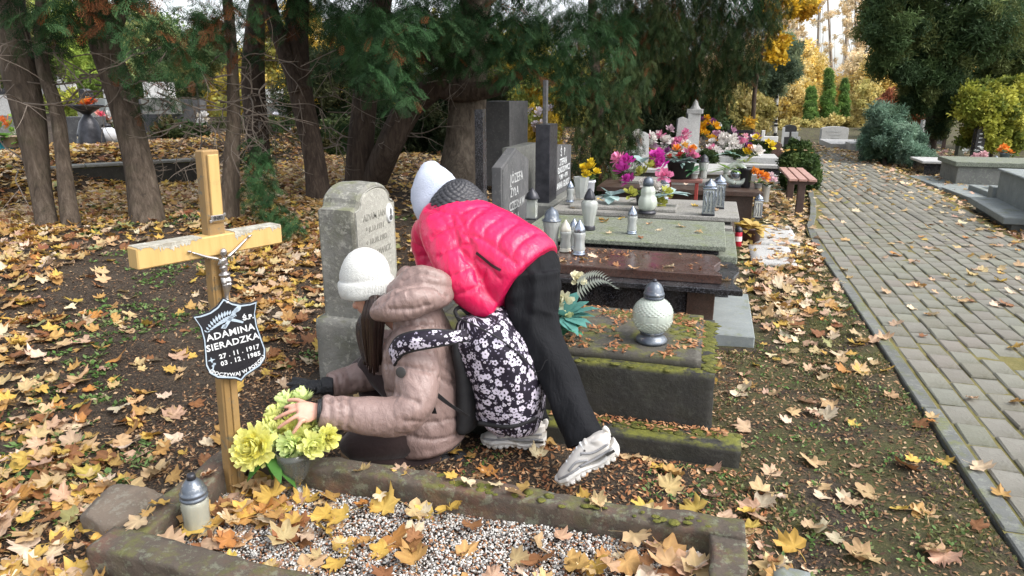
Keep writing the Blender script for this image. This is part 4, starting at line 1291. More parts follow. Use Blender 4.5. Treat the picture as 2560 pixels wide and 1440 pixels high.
    for k in range(30):
        u = k / 29
        x0 = 920 + 36 * u + rg.normal() * 2; y0 = 742 + rg.uniform(-4, 3)
        x1 = 912 + 40 * u; x2 = 916 + 34 * u + rg.normal() * 2; y2 = 905 + 22 * math.sin(u * PI) + rg.normal() * 9
        yy = 2.335 + .05 * abs(u - .5) + rg.normal() * .008
        loft(mb, [K(x0, y0, yy + .02), K(x1 - 2 + 6 * u, 795, yy - .01), K(x1, 850, yy), K(x2, y2, yy + .01)], [(.010, .012), (.010, .013), (.009, .012), (.003, .003)], 7, 18)
    for k in range(16):                                   # far side and behind the face
        u = k / 15
        x0 = 930 + 45 * u; yy = 2.50 + rg.normal() * .02
        loft(mb, [K(x0, 760, yy), K(899 + 40 * u, 806, yy - .02), K(898 + 45 * u, 850, yy - .04), K(912 + 32 * u, 912 + rg.normal() * 8, yy - .08)], [(.012, .012), (.012, .013), (.010, .012), (.003, .003)], 7, 18)
    o = part('hair', mb, MT['hair'], t, True); o['kind'] = 'stuff'
    # --- black glove on the right hand
    mb = MB()
    kn = [K(770, 955, 2.47), K(768, 965, 2.455), K(771, 975, 2.44), K(777, 983, 2.43)]
    tp = [K(728, 948, 2.46), K(715, 962, 2.44), K(718, 978, 2.43), K(735, 988, 2.42)]
    hand_parts(mb, K(812, 966, 2.49), kn, tp, (K(792, 975, 2.44), K(768, 968, 2.42), K(742, 957, 2.42)), (0, -.6, .8), fr=.0112, pt=.02)
    loft(mb, [K(834, 965, 2.51), K(804, 966, 2.485)], [.046, .040], 16, 8)
    finish(mb, 'glove', .004, 2, MT['glove'], t, lambda V: wr(V, (60, 60, 60), .0014))
    mb = MB(); loft(mb, [K(803, 1027, 1.992), K(793, 1027, 1.985)], [.046, .041], 18, 6); part('cuff', mb, MT['glove'], t, True)
    return t
kneeling_girl()

# ------------------------------------------------------------------ backpack
def backpack():
    K = AY
    base = K(1262, 1085, 2.47)
    t = thing('backpack', base, 'black backpack printed with white flowers on the back of the kneeling girl', 'backpack')
    def bag(mb, secs, seg=44, n=60, p=2.6):
        """superelliptic sections from bottom to top with a UV map"""
        C = crom([K(a, b, y) for a, b, y, _, _ in secs], n); Rr = crom([[rx, ry] for *_, rx, ry in secs], n)
        th = np.arange(seg + 1) * 2 * PI / seg
        T = np.gradient(C, axis=0); T /= np.linalg.norm(T, axis=1)[:, None]
        V = []; UV = []
        L = np.concatenate([[0], np.cumsum(np.linalg.norm(np.diff(C, axis=0), axis=1))])
        for i in range(n):
            yv = np.array([0, 1.0, 0]); yv = yv - T[i] * (T[i] @ yv); yv /= np.linalg.norm(yv); xv = np.cross(yv, T[i])
            co, si = np.cos(th), np.sin(th)
            k = (np.abs(co) ** p + np.abs(si) ** p) ** (-1 / p)
            k = k * (1 + .035 * np.sin(th * 3 + i * .21) * np.sin(i * .13) + .02 * np.sin(th * 7 - i * .33))
            V.append(C[i] + (co * k * Rr[i, 0])[:, None] * xv + (si * k * Rr[i, 1])[:, None] * yv)
            UV.append(np.stack([th / (2 * PI) * .85, np.full(seg + 1, L[i])], -1))
        V = np.array(V); UV = np.array(UV).reshape(-1, 2)
        m = seg + 1
        f = [(i * m + j, i * m + j + 1, (i + 1) * m + j + 1, (i + 1) * m + j) for i in range(n - 1) for j in range(seg)]
        f.append(tuple(range(seg))[::-1]); f.append(tuple((n - 1) * m + j for j in range(seg)))
        return V.reshape(-1, 3), f, UV
    def add_uv(me, UV):
        ul = me.uv_layers.new(name='UVMap')
        li = np.empty(len(me.loops), np.int32); me.loops.foreach_get('vertex_index', li)
        ul.data.foreach_set('uv', np.ascontiguousarray(UV[li], np.float32).ravel())
    V, f, UV = bag(None, [(1274, 1062, 2.48, .02, .02), (1273, 1059, 2.48, .095, .10), (1276, 1040, 2.48, .128, .135), (1276, 1000, 2.48, .138, .155), (1268, 925, 2.47, .142, .165), (1232, 860, 2.46, .136, .16), (1200, 818, 2.45, .112, .13), (1186, 798, 2.44, .080, .09), (1184, 790, 2.44, .02, .04)])
    N = 60 * 45
    V = V + np.stack([wr(V, (16, 16, 16), .004, 2), wr(V, (16, 16, 16), .004, 7), wr(V, (16, 16, 16), .003, 9)], -1)
    me = bpy.data.meshes.new('bag'); me.from_pydata((V - ORG[t.name]).tolist(), [], f); me.polygons.foreach_set('use_smooth', [True] * len(me.polygons)); add_uv(me, UV); set_col(me, np.ones((len(V), 3)))
    bg_ = part_me('bag', me, MT['floral'], t)
    mb = MB()
    loft(mb, [K(1172, 1066, 2.46), K(1180, 1000, 2.46), K(1178, 920, 2.46), K(1165, 855, 2.45), K(1156, 812, 2.44)], [(.125, .04), (.135, .05), (.13, .05), (.12, .045), (.08, .03)], 20, 30, up=(1, 0, 0), dome=.03)
    part('back_panel', mb, MT['strap'], t, True)
    mb = MB(); loft(mb, [K(1196, 1058, 2.35), K(1276, 1066, 2.34), K(1340, 1046, 2.38)], [(.008, .010)] * 3, 10, 20); part('base_trim', mb, MT['strap'], t, True)
    # drawstring cord and piping
    mb = MB()
    loft(mb, [K(1140, 792, 2.33), K(1200, 820, 2.31), K(1262, 856, 2.33), K(1318, 905, 2.36), K(1342, 938, 2.38)], np.full(5, .0035), 6, 30)
    loft(mb, [K(1340, 930, 2.38), K(1352, 925, 2.37), K(1362, 905, 2.37), K(1368, 900, 2.37)], np.full(4, .002), 6, 14)
    part('cord', mb, MT['strap'], bg_, True)
    # printed shoulder strap over the near shoulder
    P = np.array([K(1168, 838, 2.27), K(1130, 843, 2.215), K(1085, 846, 2.175), K(1035, 853, 2.155), K(1000, 866, 2.170), K(981, 893, 2.205)])
    Nn = np.array([(.1, -.9, .4), (0, -.9, .4), (0, -.92, .35), (-.1, -.95, .3), (-.45, -.85, .2), (-.7, -.7, .0)])
    mb = MB(); strip(mb, P - Nn * .002, Nn, .078, .008, 30); sp = part('shoulder_strap', mb, MT['strap'], t, True)
    n = 30; mb = MB(); strip(mb, P + Nn * .0066, Nn, .064, .0012, n)
    me = mesh_of('print', mb, ORG[t.name], True)
    u = np.linspace(0, .30, n); UV = np.concatenate([np.stack([u, np.full(n, a)], -1) for a in (.064, 0, 0, .064)])
    add_uv(me, UV + .31)
    part_me('strap_print', me, MT['floral'], sp)
    for pts, w in (([K(1076, 972, 2.19), K(1120, 1008, 2.225), K(1172, 1042, 2.30)], .020), ([K(1074, 972, 2.185), K(1079, 1005, 2.19), K(1087, 1034, 2.205)], .022)):
        mb = MB(); strip(mb, pts, [(0, -.95, .2)] * 3, w, .003, 14); part('webbing', mb, MT['strap'], t)
    mb = MB(); loft(mb, [K(1148, 800, 2.36), K(1138, 778, 2.40), K(1152, 768, 2.44), K(1170, 785, 2.46)], np.full(4, .008), 8, 18); part('grab_handle', mb, MT['strap'], t, True)
backpack()

# ------------------------------------------------------------------ bending girl
def bending_girl():
    base = np.array([-.58, 2.5, 0.0])
    t = thing('person', base, 'girl in a shiny red puffer jacket bending over with one heel lifted', 'person')
    K = AY
    fwd = np.array([-.74, .30, -.60]); Bh = basis(fwd)
    hc = K(1088, 505, 2.88)
    mb = MB()
    Q = head_parts(mb, hc, Bh, .98)
    loft(mb, [Q(-.03, 0, -.05), K(1115, 545, 2.80), K(1140, 565, 2.76)], [.05, .05, .07], 14, 12)
    loft(mb, [K(1325, 690, 2.64), K(1265, 655, 2.66), K(1205, 612, 2.70), K(1150, 575, 2.74)], [(.14, .11), (.12, .10), (.15, .11), (.16, .08)], 18, 20, dome=.05)
    ell(mb, K(1328, 690, 2.66), (.095, .12, .09))
    wr1 = K(1248, 790, 2.50)
    loft(mb, [K(1112, 572, 2.62), K(1132, 640, 2.55), K(1162, 708, 2.49), K(1210, 755, 2.48), wr1], [.055, .048, .043, .036, .027], 14, 26)
    wr2 = K(1108, 715, 2.84)
    loft(mb, [K(1090, 560, 2.86), K(1066, 605, 2.92), K(1080, 660, 2.9), wr2], [.055, .048, .042, .027], 14, 22)
    for w_, sgn in ((wr1, 1), (wr2, -1)):
        d = np.array([.04, .0, -.075]) if sgn > 0 else np.array([-.02, .01, -.08])
        s_ = np.array([0, .018, 0.0])
        kn = [w_ + d + s_ * (k - 1.5) for k in range(4)]
        tp = [k + d * (.85 + .12 * math.sin(i)) for i, k in enumerate(kn)]
        hand_parts(mb, w_, kn, tp, (w_ + d * .3 + s_ * 1.5, w_ + d * .8 + s_ * 2.6, w_ + d * 1.25 + s_ * 2.6), (-.8, 0, -.5), fr=.008)
    loft(mb, [K(1332, 700, 2.57), K(1335, 800, 2.53), K(1382, 900, 2.47), K(1428, 1010, 2.41), K(1475, 1118, 2.33)], [.070, .066, .044, .038, .030], 16, 30)
    loft(mb, [K(1322, 705, 2.75), K(1292, 800, 2.77), K(1290, 890, 2.74), K(1315, 1000, 2.66), K(1335, 1078, 2.58)], [.070, .066, .044, .038, .030], 16, 30)
    finish(mb, 'body', .0050, 2, MT['skin'], t)
    for sg in (1, -1):
        mb = MB(); ell(mb, Q(.073, sg * .030, -.014), .0125, None, 12, 8); ey = part('eye', mb, MT['ink_w'], t, True)
        mb = MB(); ell(mb, Q(.0825, sg * .031, -.018), .0055, None, 10, 6); part('iris', mb, MT['shoedark'], ey, True)
        mb = MB(); loft(mb, [Q(.083, sg * .014, .010), Q(.083, sg * .032, .014), Q(.068, sg * .052, .008)], [.003, .004, .002], 6, 10); part('eyebrow', mb, MT['hair'], t)
    # --- jacket
    mb = MB()
    def torso(s, th):
        k = puff(5.2, .018, .08, .5)(s + .035 * np.cos(th), th)
        return k
    loft(mb, [K(1318, 701, 2.62), K(1296, 682, 2.63), K(1258, 652, 2.655), K(1205, 610, 2.69), K(1152, 573, 2.735), K(1112, 548, 2.77), K(1092, 534, 2.80)],
         [(.195, .178), (.205, .196), (.200, .188), (.205, .168), (.200, .142), (.135, .105), (.085, .07)], 56, 110, fn=torso)
    sl = lambda s, th: puff(6.3, .02, .15, .5)(s + .012 * np.sin(th * 2), th)
    loft(mb, [K(1098, 566, 2.66), K(1112, 595, 2.60), K(1136, 650, 2.535), K(1163, 708, 2.475), K(1205, 752, 2.475), K(1238, 772, 2.49)], [.088, .093, .088, .080, .066, .054], 34, 90, fn=sl, dome=.02)
    loft(mb, [K(1096, 560, 2.84), K(1072, 592, 2.90), K(1076, 650, 2.90), K(1102, 702, 2.85)], [.088, .082, .07, .055], 28, 60, fn=puff(5, .09, .1, .45), dome=.02)
    loft(mb, [K(1150, 560, 2.76), K(1100, 520, 2.82)], [(.12, .075), (.09, .06)], 24, 12, dome=.02)
    SE = [[(1128, 538), (1134, 561), (1145, 601), (1162, 646), (1182, 669)], [(1078, 592), (1114, 574), (1148, 567)], [(1098, 642), (1128, 621), (1179, 610)], [(1124, 690), (1157, 675), (1186, 662)], [(1140, 737), (1172, 726), (1200, 712)], [(1066, 518), (1094, 524), (1140, 532)],
          [(1158, 583), (1202, 596), (1248, 626), (1290, 657)], [(1208, 596), (1216, 572), (1231, 558), (1253, 543)], [(1244, 622), (1250, 598), (1267, 578), (1292, 559)], [(1280, 648), (1290, 622), (1310, 598), (1335, 582)], [(1154, 532), (1180, 521), (1219, 515)], [(1170, 580), (1176, 556), (1190, 540), (1208, 524)],
          [(1188, 646), (1219, 667), (1248, 696)], [(1205, 706), (1215, 672)], [(1146, 535), (1158, 561), (1175, 601), (1182, 630), (1190, 680), (1206, 735)]]
    jk = quilt(mb, 'jacket', .0048, 4, MT['red'], t, SE, .0048, .013, .0034)
    # pocket zip and side seam
    dg = bpy.context.evaluated_depsgraph_get(); dg.update()
    def onsurf(px, py, lift=.002):
        d = Vector(_ray(px, py)).normalized()
        ok, loc, nrm, _ = jk.ray_cast(jk.matrix_world.inverted() @ Vector(_C) if False else Vector(_C) - Vector(ORG[t.name]), d)
        if not ok: return K(px, py, 2.45), np.array([0, -1.0, .2])
        return np.array(loc) + ORG[t.name] + np.array(nrm) * lift, np.array(nrm)
    bpy.context.view_layer.update()
    def seamline(pix, w, mat, name, th=.0025, n=18):
        S = [onsurf(*p) for p in pix]
        mb = MB(); strip(mb, [a for a, _ in S], [b for _, b in S], w, th, n); return part(name, mb, mat, jk)
    seamline([(1192, 632), (1212, 648), (1232, 664), (1252, 676)], .011, MT['zip'], 'pocket_zip')
    # --- quilted hood lying on the shoulders
    mb = MB()
    def hoodfn(D): 
        peak = 1 + .22 * np.clip(D[:, 2], 0, 1) ** 6
        return peak
    c = K(1148, 512, 2.79)
    nth, nph = 120, 50
    V = []; ph = np.linspace(.0, 1.75, nph); th = np.arange(nth) * 2 * PI / nth
    for p in ph:
        for a in th:
            D = np.array([math.sin(p) * math.cos(a), math.sin(p) * math.sin(a), math.cos(p)])
            r = np.array([.128, .15, .098]); k = 1 + .16 * max(0, D[2]) ** 5 - .06 * math.sin(2 * p) ** 2
            u, w_ = a * 7.5 / PI * 1.0 + p * 4.2, a * 7.5 / PI - p * 4.2
            q = 1 - .055 * (np.exp(-(math.sin(PI * u) / .35) ** 2) + np.exp(-(math.sin(PI * w_) / .35) ** 2)) * min(1, p * 2.5)
            V.append(c + D * r * k * q)
    f = [(i * nth + j, (i + 1) * nth + j, (i + 1) * nth + (j + 1) % nth, i * nth + (j + 1) % nth) for i in range(nph - 1) for j in range(nth)]
    V = np.array(V); V[:, 0] += .22 * (V[:, 2] - c[2]) * 0.0
    mb.add(V, f); part('hood', mb, MT['quilt'], t, True)
    # --- trousers
    mb = MB()
    lf = lambda s, th: 1 + .045 * np.sin(th * 3 + s * 4) + .035 * np.sin(th * 5 - s * 7) + .035 * np.sin(s * 40 + th * 2) * sstep(.75, .95, s) + .03 * np.sin(s * 46 + th) * (1 - sstep(.1, .3, s))
    loft(mb, [K(1328, 672, 2.58), K(1330, 740, 2.565), K(1334, 810, 2.535), K(1380, 905, 2.475), K(1424, 1010, 2.415), K(1455, 1085, 2.365), K(1466, 1116, 2.345)],
         [(.115, .105), (.112, .108), (.100, .104), (.082, .080), (.074, .068), (.078, .076), (.082, .080)], 30, 70, fn=lf, dome=.012)
    loft(mb, [K(1318, 680, 2.74), K(1296, 800, 2.77), K(1292, 890, 2.74), K(1315, 1000, 2.66), K(1330, 1062, 2.60)], [.110, .10, .08, .074, .078], 26, 50, fn=lf, dome=.012)
    ell(mb, K(1330, 676, 2.65), (.115, .165, .125))
    finish(mb, 'trousers', .0058, 4, MT['black'], t, lambda V: wr(V, (15, 15, 4), .0095, 5.0))
    # --- hat
    mb = MB()
    up_h = np.array([-.22, .10, 1.0]); Bk = basis(np.cross(np.array([0, 1.0, 0]), up_h), up_h)
    Bm = Matrix([[*Bk[0], 0], [*Bk[1], 0], [*Bk[2], 0], [0, 0, 0, 1]])
    fold = lambda z, th: 1 + .05 * np.sin(th * 2 + z * 30) + .045 * np.sin(th * 3 - z * 60) + .02 * np.sin(th * 5 + z * 95)
    lathe(mb, [(.100, -.085), (.108, -.070), (.111, -.03), (.110, .02), (.104, .065), (.090, .105), (.068, .135), (.050, .150), (.040, .163), (.026, .174), (.005, .178)], 60, fn=fold)
    mb.xf(Matrix.Translation(K(1092, 500, 2.88)) @ Bm)
    part('beanie', mb, MT['knitblue'], t, True)
    # --- trainers
    toe = np.array([-.455, 2.235, .03]); heel = AY(1556, 1130, 2.285)
    mbg = MB(); loft(mbg, [K(1462, 1095, 2.345), K(1482, 1135, 2.32)], [.042, .040], 14, 8); part('sock', mbg, MT['sock'], t, True)
    sneaker_part(t, heel, toe, (-.62, -.12, .78), 1)
    sneaker_part(t, np.array([-.585, 2.56, .004]), np.array([-.862, 2.50, .004]), (0, 0, 1), 1)
    return t

def sneaker_part(t, heel, toe, up, sg):
    """a shoe is a part of the girl; its sole and upper are sub-parts"""
    heel = np.asarray(heel, float); toe = np.asarray(toe, float)
    f = toe - heel; L = np.linalg.norm(f); B = basis(f, up); s = L / .28
    X = lambda x, y, z: heel + B @ (np.array([x, y, z]) * s)
    mb = MB()
    loft(mb, [X(.020, 0, .055), X(.055, 0, .068), X(.10, 0, .072), X(.15, 0, .064), X(.20, 0, .050), X(.245, 0, .040), X(.268, 0, .034)],
         np.array([(.030, .036), (.037, .046), (.036, .044), (.039, .036), (.043, .026), (.037, .018), (.020, .010)]) * s, 20, 30, up=B[:, 2], dome=.012 * s)
    loft(mb, [X(.050, 0, .07), X(.046, 0, .114)], np.array([(.036, .046), (.037, .040)]) * s, 18, 8, up=B[:, 0], dome=.006)
    loft(mb, [X(.110, 0, .080), X(.094, 0, .120)], np.array([(.024, .012), (.024, .008)]) * s, 12, 8, up=B[:, 0], dome=.006)
    shoe = finish(mb, 'shoe', .0034, 3, MT['shoe'], t, lambda V: wr(V, (30, 30, 30), .0007))
    n = 34
    xs = np.linspace(0, .28, n)
    half = np.interp(xs, [0, .02, .06, .12, .18, .23, .265, .28], [.022, .038, .043, .038, .047, .051, .036, .014])
    top = .038 + .010 * np.cos(xs / .28 * 2 * PI * 1.5) + np.interp(xs, [0, .05, .22, .28], [.014, .0, .0, .012])
    bot = np.interp(xs, [0, .03, .10, .14, .2, .25, .28], [.016, .0, .0, .010, .0, .004, .024])
    prof = [(0.9, 0.0), (1.10, .22), (1.03, .5), (1.12, .74), (.98, 1.0)]
    ring = []
    for i in range(n):
        for sgn in (-1, 1):
            for (k, u) in (prof if sgn < 0 else prof[::-1]):
                lug = .006 * (i % 3 == 0) * (u < .3)
                ring.append(X(xs[i], sgn * half[i] * (k - (.12 if i % 3 == 0 and u < .3 else 0)), bot[i] + (top[i] - bot[i]) * u + lug))
    m = 10; V = np.array(ring); Fc = []
    for i in range(n - 1):
        for j in range(m): Fc.append((i * m + j, i * m + (j + 1) % m, (i + 1) * m + (j + 1) % m, (i + 1) * m + j))
    Fc.append(tuple(range(m))[::-1]); Fc.append(tuple((n - 1) * m + j for j in range(m)))
    part('sole', MB().add(V, Fc), MT['sole'], shoe)
    for (a, b, c_) in (((.015, .050), (.09, .047), (.16, .052)), ((.16, .050), (.21, .047), (.262, .040)), ((.02, .074), (.085, .074), (.13, .096)), ((.12, .056), (.16, .074), (.205, .060))):
        mb = MB(); P = [X(x, sg * np.interp(x, [0, .03, .09, .13, .17, .21, .262], [.030, .040, .0395, .039, .045, .046, .028]), z) for x, z in (a, b, c_)]
        loft(mb, P, [(.0052 * s, .0036 * s)] * 3, 8, 14, up=B[:, 1]); part('overlay', mb, MT['shoegrey'], shoe, True)
    for k in range(5):
        x = .112 + .021 * k; z = .112 - .0095 * k
        mb = MB(); loft(mb, [X(x, -.024, z - .014), X(x + .006, 0, z + .004), X(x, .024, z - .014)], np.full(3, .0040 * s), 8, 10); part('lace', mb, MT['ink_w'], shoe, True)
        mb = MB(); ell(mb, X(x, sg * .0305, z - .018), .0042 * s, None, 8, 5); part('eyelet', mb, MT['shoedark'], shoe)
    mb = MB(); box(mb, (-.018, -.003, -.005), (.018, .003, .005), .001)
    mb.v = [X(.030, sg * .0475, .044) + (v @ B.T) * s for v in mb.v]; part('dark_slot', mb, MT['shoedark'], shoe)
    mb = MB(); loft(mb, [X(.012, 0, .085), X(.004, 0, .112), X(.008, 0, .126)], np.array([(.012, .006), (.011, .004), (.009, .003)]) * s, 8, 10, up=B[:, 1]); part('heel_tab', mb, MT['sole'], shoe, True)
bending_girl()

# ================================================================== TREES AND SHRUBS
def frond_template(n=9, sub=True):
    """flat scale-leaved spray, axis +x (length 1), drooping a little: list of quads"""
    Q = []
    def dia(p, a, L, w, z=0.0):
        c, s = math.cos(a), math.sin(a)
        pts = [(0, 0), (.5 * L, w), (L, 0), (.5 * L, -w)]
        Q.append([(p[0] + x * c - y * s, p[1] + x * s + y * c, z - .30 * (p[0] + x * c) ** 2) for x, y in pts])
    dia((0, 0), 0, 1.0, .018)
    for k in range(n):
        x = .06 + .86 * k / (n - 1); sg = 1 if k % 2 else -1
        L = (.40 * math.sin(PI * (.20 + .76 * k / (n - 1))) + .08)
        a = sg * (.62 - .16 * k / n)
        dia((x, 0), a, L, .020 if sub is True else .026 if sub else .034, .02 * sg)
        if sub:
            for u, b in (((.30, .5), (.55, -.45), (.74, .4)) if sub is True else ((.45, .5),)):
                dia((x + u * L * math.cos(a), u * L * math.sin(a)), a + b * sg, L * .40 * (1.15 - .4 * u), .017 if sub is True else .024)
    return np.array(Q)          # (q,4,3)
def clump_template(n=6, seed=0, w=.32):
    rg = np.random.default_rng(seed); Q = []
    for k in range(n):
        p = rg.normal(size=3) * .42; a = rg.normal(size=3); a /= np.linalg.norm(a); b = np.cross(a, rg.normal(size=3)); b /= np.linalg.norm(b)
        L = rg.uniform(.55, 1.0)
        nrm = np.cross(a, b)
        Q.append([p, p + a * L * .45 + b * w * L + nrm * .06, p + a * L, p + a * L * .45 - b * w * L + nrm * .06])
    return np.array(Q)
FR0, FR1 = frond_template(10, True), frond_template(7, False)
FRM = frond_template(10, 1)
CL = [clump_template(6, k) for k in range(4)]
CLn = [clump_template(9, 10 + k, .10) for k in range(3)]

def scatter_mesh(name, tpl, P, A, N, S, C, mat, rg):
    """merge transformed copies of a quad template"""
    n = len(P); q = len(tpl)
    A = A / (np.linalg.norm(A, axis=1)[:, None] + 1e-9)
    B = np.cross(N, A); B /= np.linalg.norm(B, axis=1)[:, None] + 1e-9
    Nn = np.cross(A, B)
    T = tpl.reshape(-1, 3)
    V = P[:, None] + S[:, None, None] * (T[None, :, :1] * A[:, None] + T[None, :, 1:2] * B[:, None] + T[None, :, 2:3] * Nn[:, None])
    Fa = np.arange(n * q * 4).reshape(-1, 4)
    jit = rg.uniform(.82, 1.18, (n, q, 1, 1))
    Cc = np.broadcast_to(C[:, None, None, :] * jit, (n, q, 4, 3)).reshape(-1, 3)
    me = mesh_np(name, V.reshape(-1, 3), Fa, Cc)
    me.materials.append(mat)
    return me
def unit(rg, n):
    v = rg.normal(size=(n, 3)); return v / np.linalg.norm(v, axis=1)[:, None]

THUJA = np.array([[.022, .056, .020], [.030, .078, .028], [.040, .095, .036], [.052, .110, .044], [.016, .040, .017]])
DEADC = np.array([[.17, .065, .025], [.13, .055, .025]])

def thuja_points(zones, rg, dead=.05, pal=THUJA, mult=1.0, hang=.0):
    """zones: (px, py, depth, rx px, ry px, rdepth m, branchlets, frond length, up/down lean)"""
    P, A, N, S, C = [], [], [], [], []
    for (px, py, dep, rx, ry, rd, nb, fl, *k) in zones:
        for b in range(int(nb * mult)):
            u = unit(rg, 1)[0] * rg.random() ** .4
            d = dep + u[2] * rd
            c = AD(px + u[0] * rx, py + u[1] * ry, d)
            az = rg.uniform(0, 2 * PI)
            ax = np.array([math.cos(az), math.sin(az), rg.uniform(-.9, -.05) - hang * 1.6]); ax /= np.linalg.norm(ax)
            isdead = rg.random() < dead * .5
            tone = pal[rg.integers(len(pal))] * rg.uniform(.75, 1.25)
            m = 7
            L = fl * rg.uniform(1.2, 2.2)
            sd = np.cross(ax, [0, 0, 1.0]); sd /= np.linalg.norm(sd)
            for j in range(m):
                s = (j + .5) / m; sg = 1 if j % 2 else -1
                p = c + ax * L * (s - .5) + np.array([0, 0, -.10 * L * s * s])
                a = ax * .8 + sd * sg * .75 * (1 - .5 * s) + np.array([0, 0, -.35 * s]) + rg.normal(size=3) * .16
                P.append(p); A.append(a); N.append(np.array([0, 0, 1.0]) + rg.normal(size=3) * .45)
                S.append(fl * rg.uniform(.7, 1.15) * (1.0 - .25 * s))
                C.append(DEADC[rg.integers(2)] * rg.uniform(.7, 1.3) if isdead or rg.random() < dead * .7 else tone * rg.uniform(.8, 1.2))
    return [np.array(q) for q in (P, A, N, S, C)]

def bark_fn(seed, ridge=.10, k=9):
    def f(s, th):
        return 1 + ridge * (np.abs(np.sin(th * k / 2 + 1.1 * np.sin(s * 5 + seed) + seed)) - .5) + .08 * np.sin(th * 2 + seed + s * 4) + .05 * np.sin(th * 3 - s * 9 + seed)
    return f
def stem(mb, pix, dep, wid, base=None, seg=26, n=60, seed=0, ridge=.10, k=11):
    """trunk through image points at given depths (numbers surveyed from the photo), wid = px widths"""
    dep = np.broadcast_to(np.asarray(dep, float), (len(pix),))
    P = [AD(x, y, d) for (x, y), d in zip(pix, dep)]
    R = [.86 * w * d / F_PX / 2 for w, d in zip(wid, dep)]
    if base is not None: P[0] = np.asarray(base, float)
    return loft(mb, P, R, seg, n, up=(.3, -1, .1), fn=bark_fn(seed, ridge, k))
def twigs(mb, roots, rg, n, L=.7, r=.008, spread=1.0):
    for k in range(n):
        p = np.asarray(roots[rg.integers(len(roots))], float) + rg.normal(size=3) * .06
        d = unit(rg, 1)[0]; d[2] = abs(d[2]) * .3 - .25 + rg.normal() * .2; d /= np.linalg.norm(d)
        pts = [p]; l = L * rg.uniform(.4, 1.4)
        for j in range(4):
            d = d + rg.normal(size=3) * .38; d /= np.linalg.norm(d)
            pts.append(pts[-1] + d * l / 4)
        loft(mb, pts, np.linspace(r, r * .3, 5) * rg.uniform(.6, 1.3), 5, 10)
        for j in (2, 3):
            if rg.random() < .75:
                d2 = d + rg.normal(size=3) * .8; d2 /= np.linalg.norm(d2)
                loft(mb, [pts[j], pts[j] + d2 * l * .2, pts[j] + d2 * l * .36 + rg.normal(size=3) * .03], [r * .45, r * .35, r * .2], 4, 6)

def thuja_tree(name, label, base, stems, zones, shade_canopy, seed, mat='bark', ntw=20, twroots=None, group='arborvitae trees behind the graves', dead=.05, fr=FR0, pal=THUJA, mult=1.5, hang=0.0):
    rg = np.random.default_rng(seed)
    t = thing(name, base, label, 'tree', group)
    for k, (pix, dep, wid, b) in enumerate(stems):
        mb = MB(); stem(mb, pix, dep, wid, b, seed=seed + k); part('trunk', mb, MT[mat], t, True)
    if ntw:
        mb = MB(); roots = [AD(x, y, d) for x, y, d in twroots]
        twigs(mb, roots, rg, ntw); o = part('twigs', mb, MT['twig'], t); o['kind'] = 'stuff'
    P, A, N, S, C = thuja_points(zones, rg, dead, pal, mult, hang)
    me = scatter_mesh('crown', fr, P - ORG[t.name], A, N, S, C, MT['thuja'], rg)
    part_me('crown', me, None, t)
    if shade_canopy:   # unseen crown above the frame, added to block sky light
        P, A, N, S, C = shade_canopy_points(shade_canopy, rg)
        me = scatter_mesh('unseen_crown', FR1, P - ORG[t.name], A, N, S, C, MT['thuja'], rg); part_me('unseen_crown', me, None, t)
    return t
def shade_canopy_points(cs, rg):
    P, A, N, S, C = [], [], [], [], []
    for (x, y, z, rx, ry, rz, n, s) in cs:
        u = unit(rg, n) * (rg.random((n, 1)) ** .35)
        P.append(np.array([x, y, z]) + u * [rx, ry, rz])
        a = u.copy(); a[:, 2] -= .4; A.append(a + rg.normal(size=(n, 3)) * .3); N.append(np.array([0, 0, 1.0]) + rg.normal(size=(n, 3)) * .4)
        S.append(rg.uniform(.7, 1.3, n) * s); C.append(THUJA[rg.integers(5, size=n)] * rg.uniform(.7, 1.2, (n, 1)))
    return [np.concatenate(q) for q in (P, A, N, S, C)]

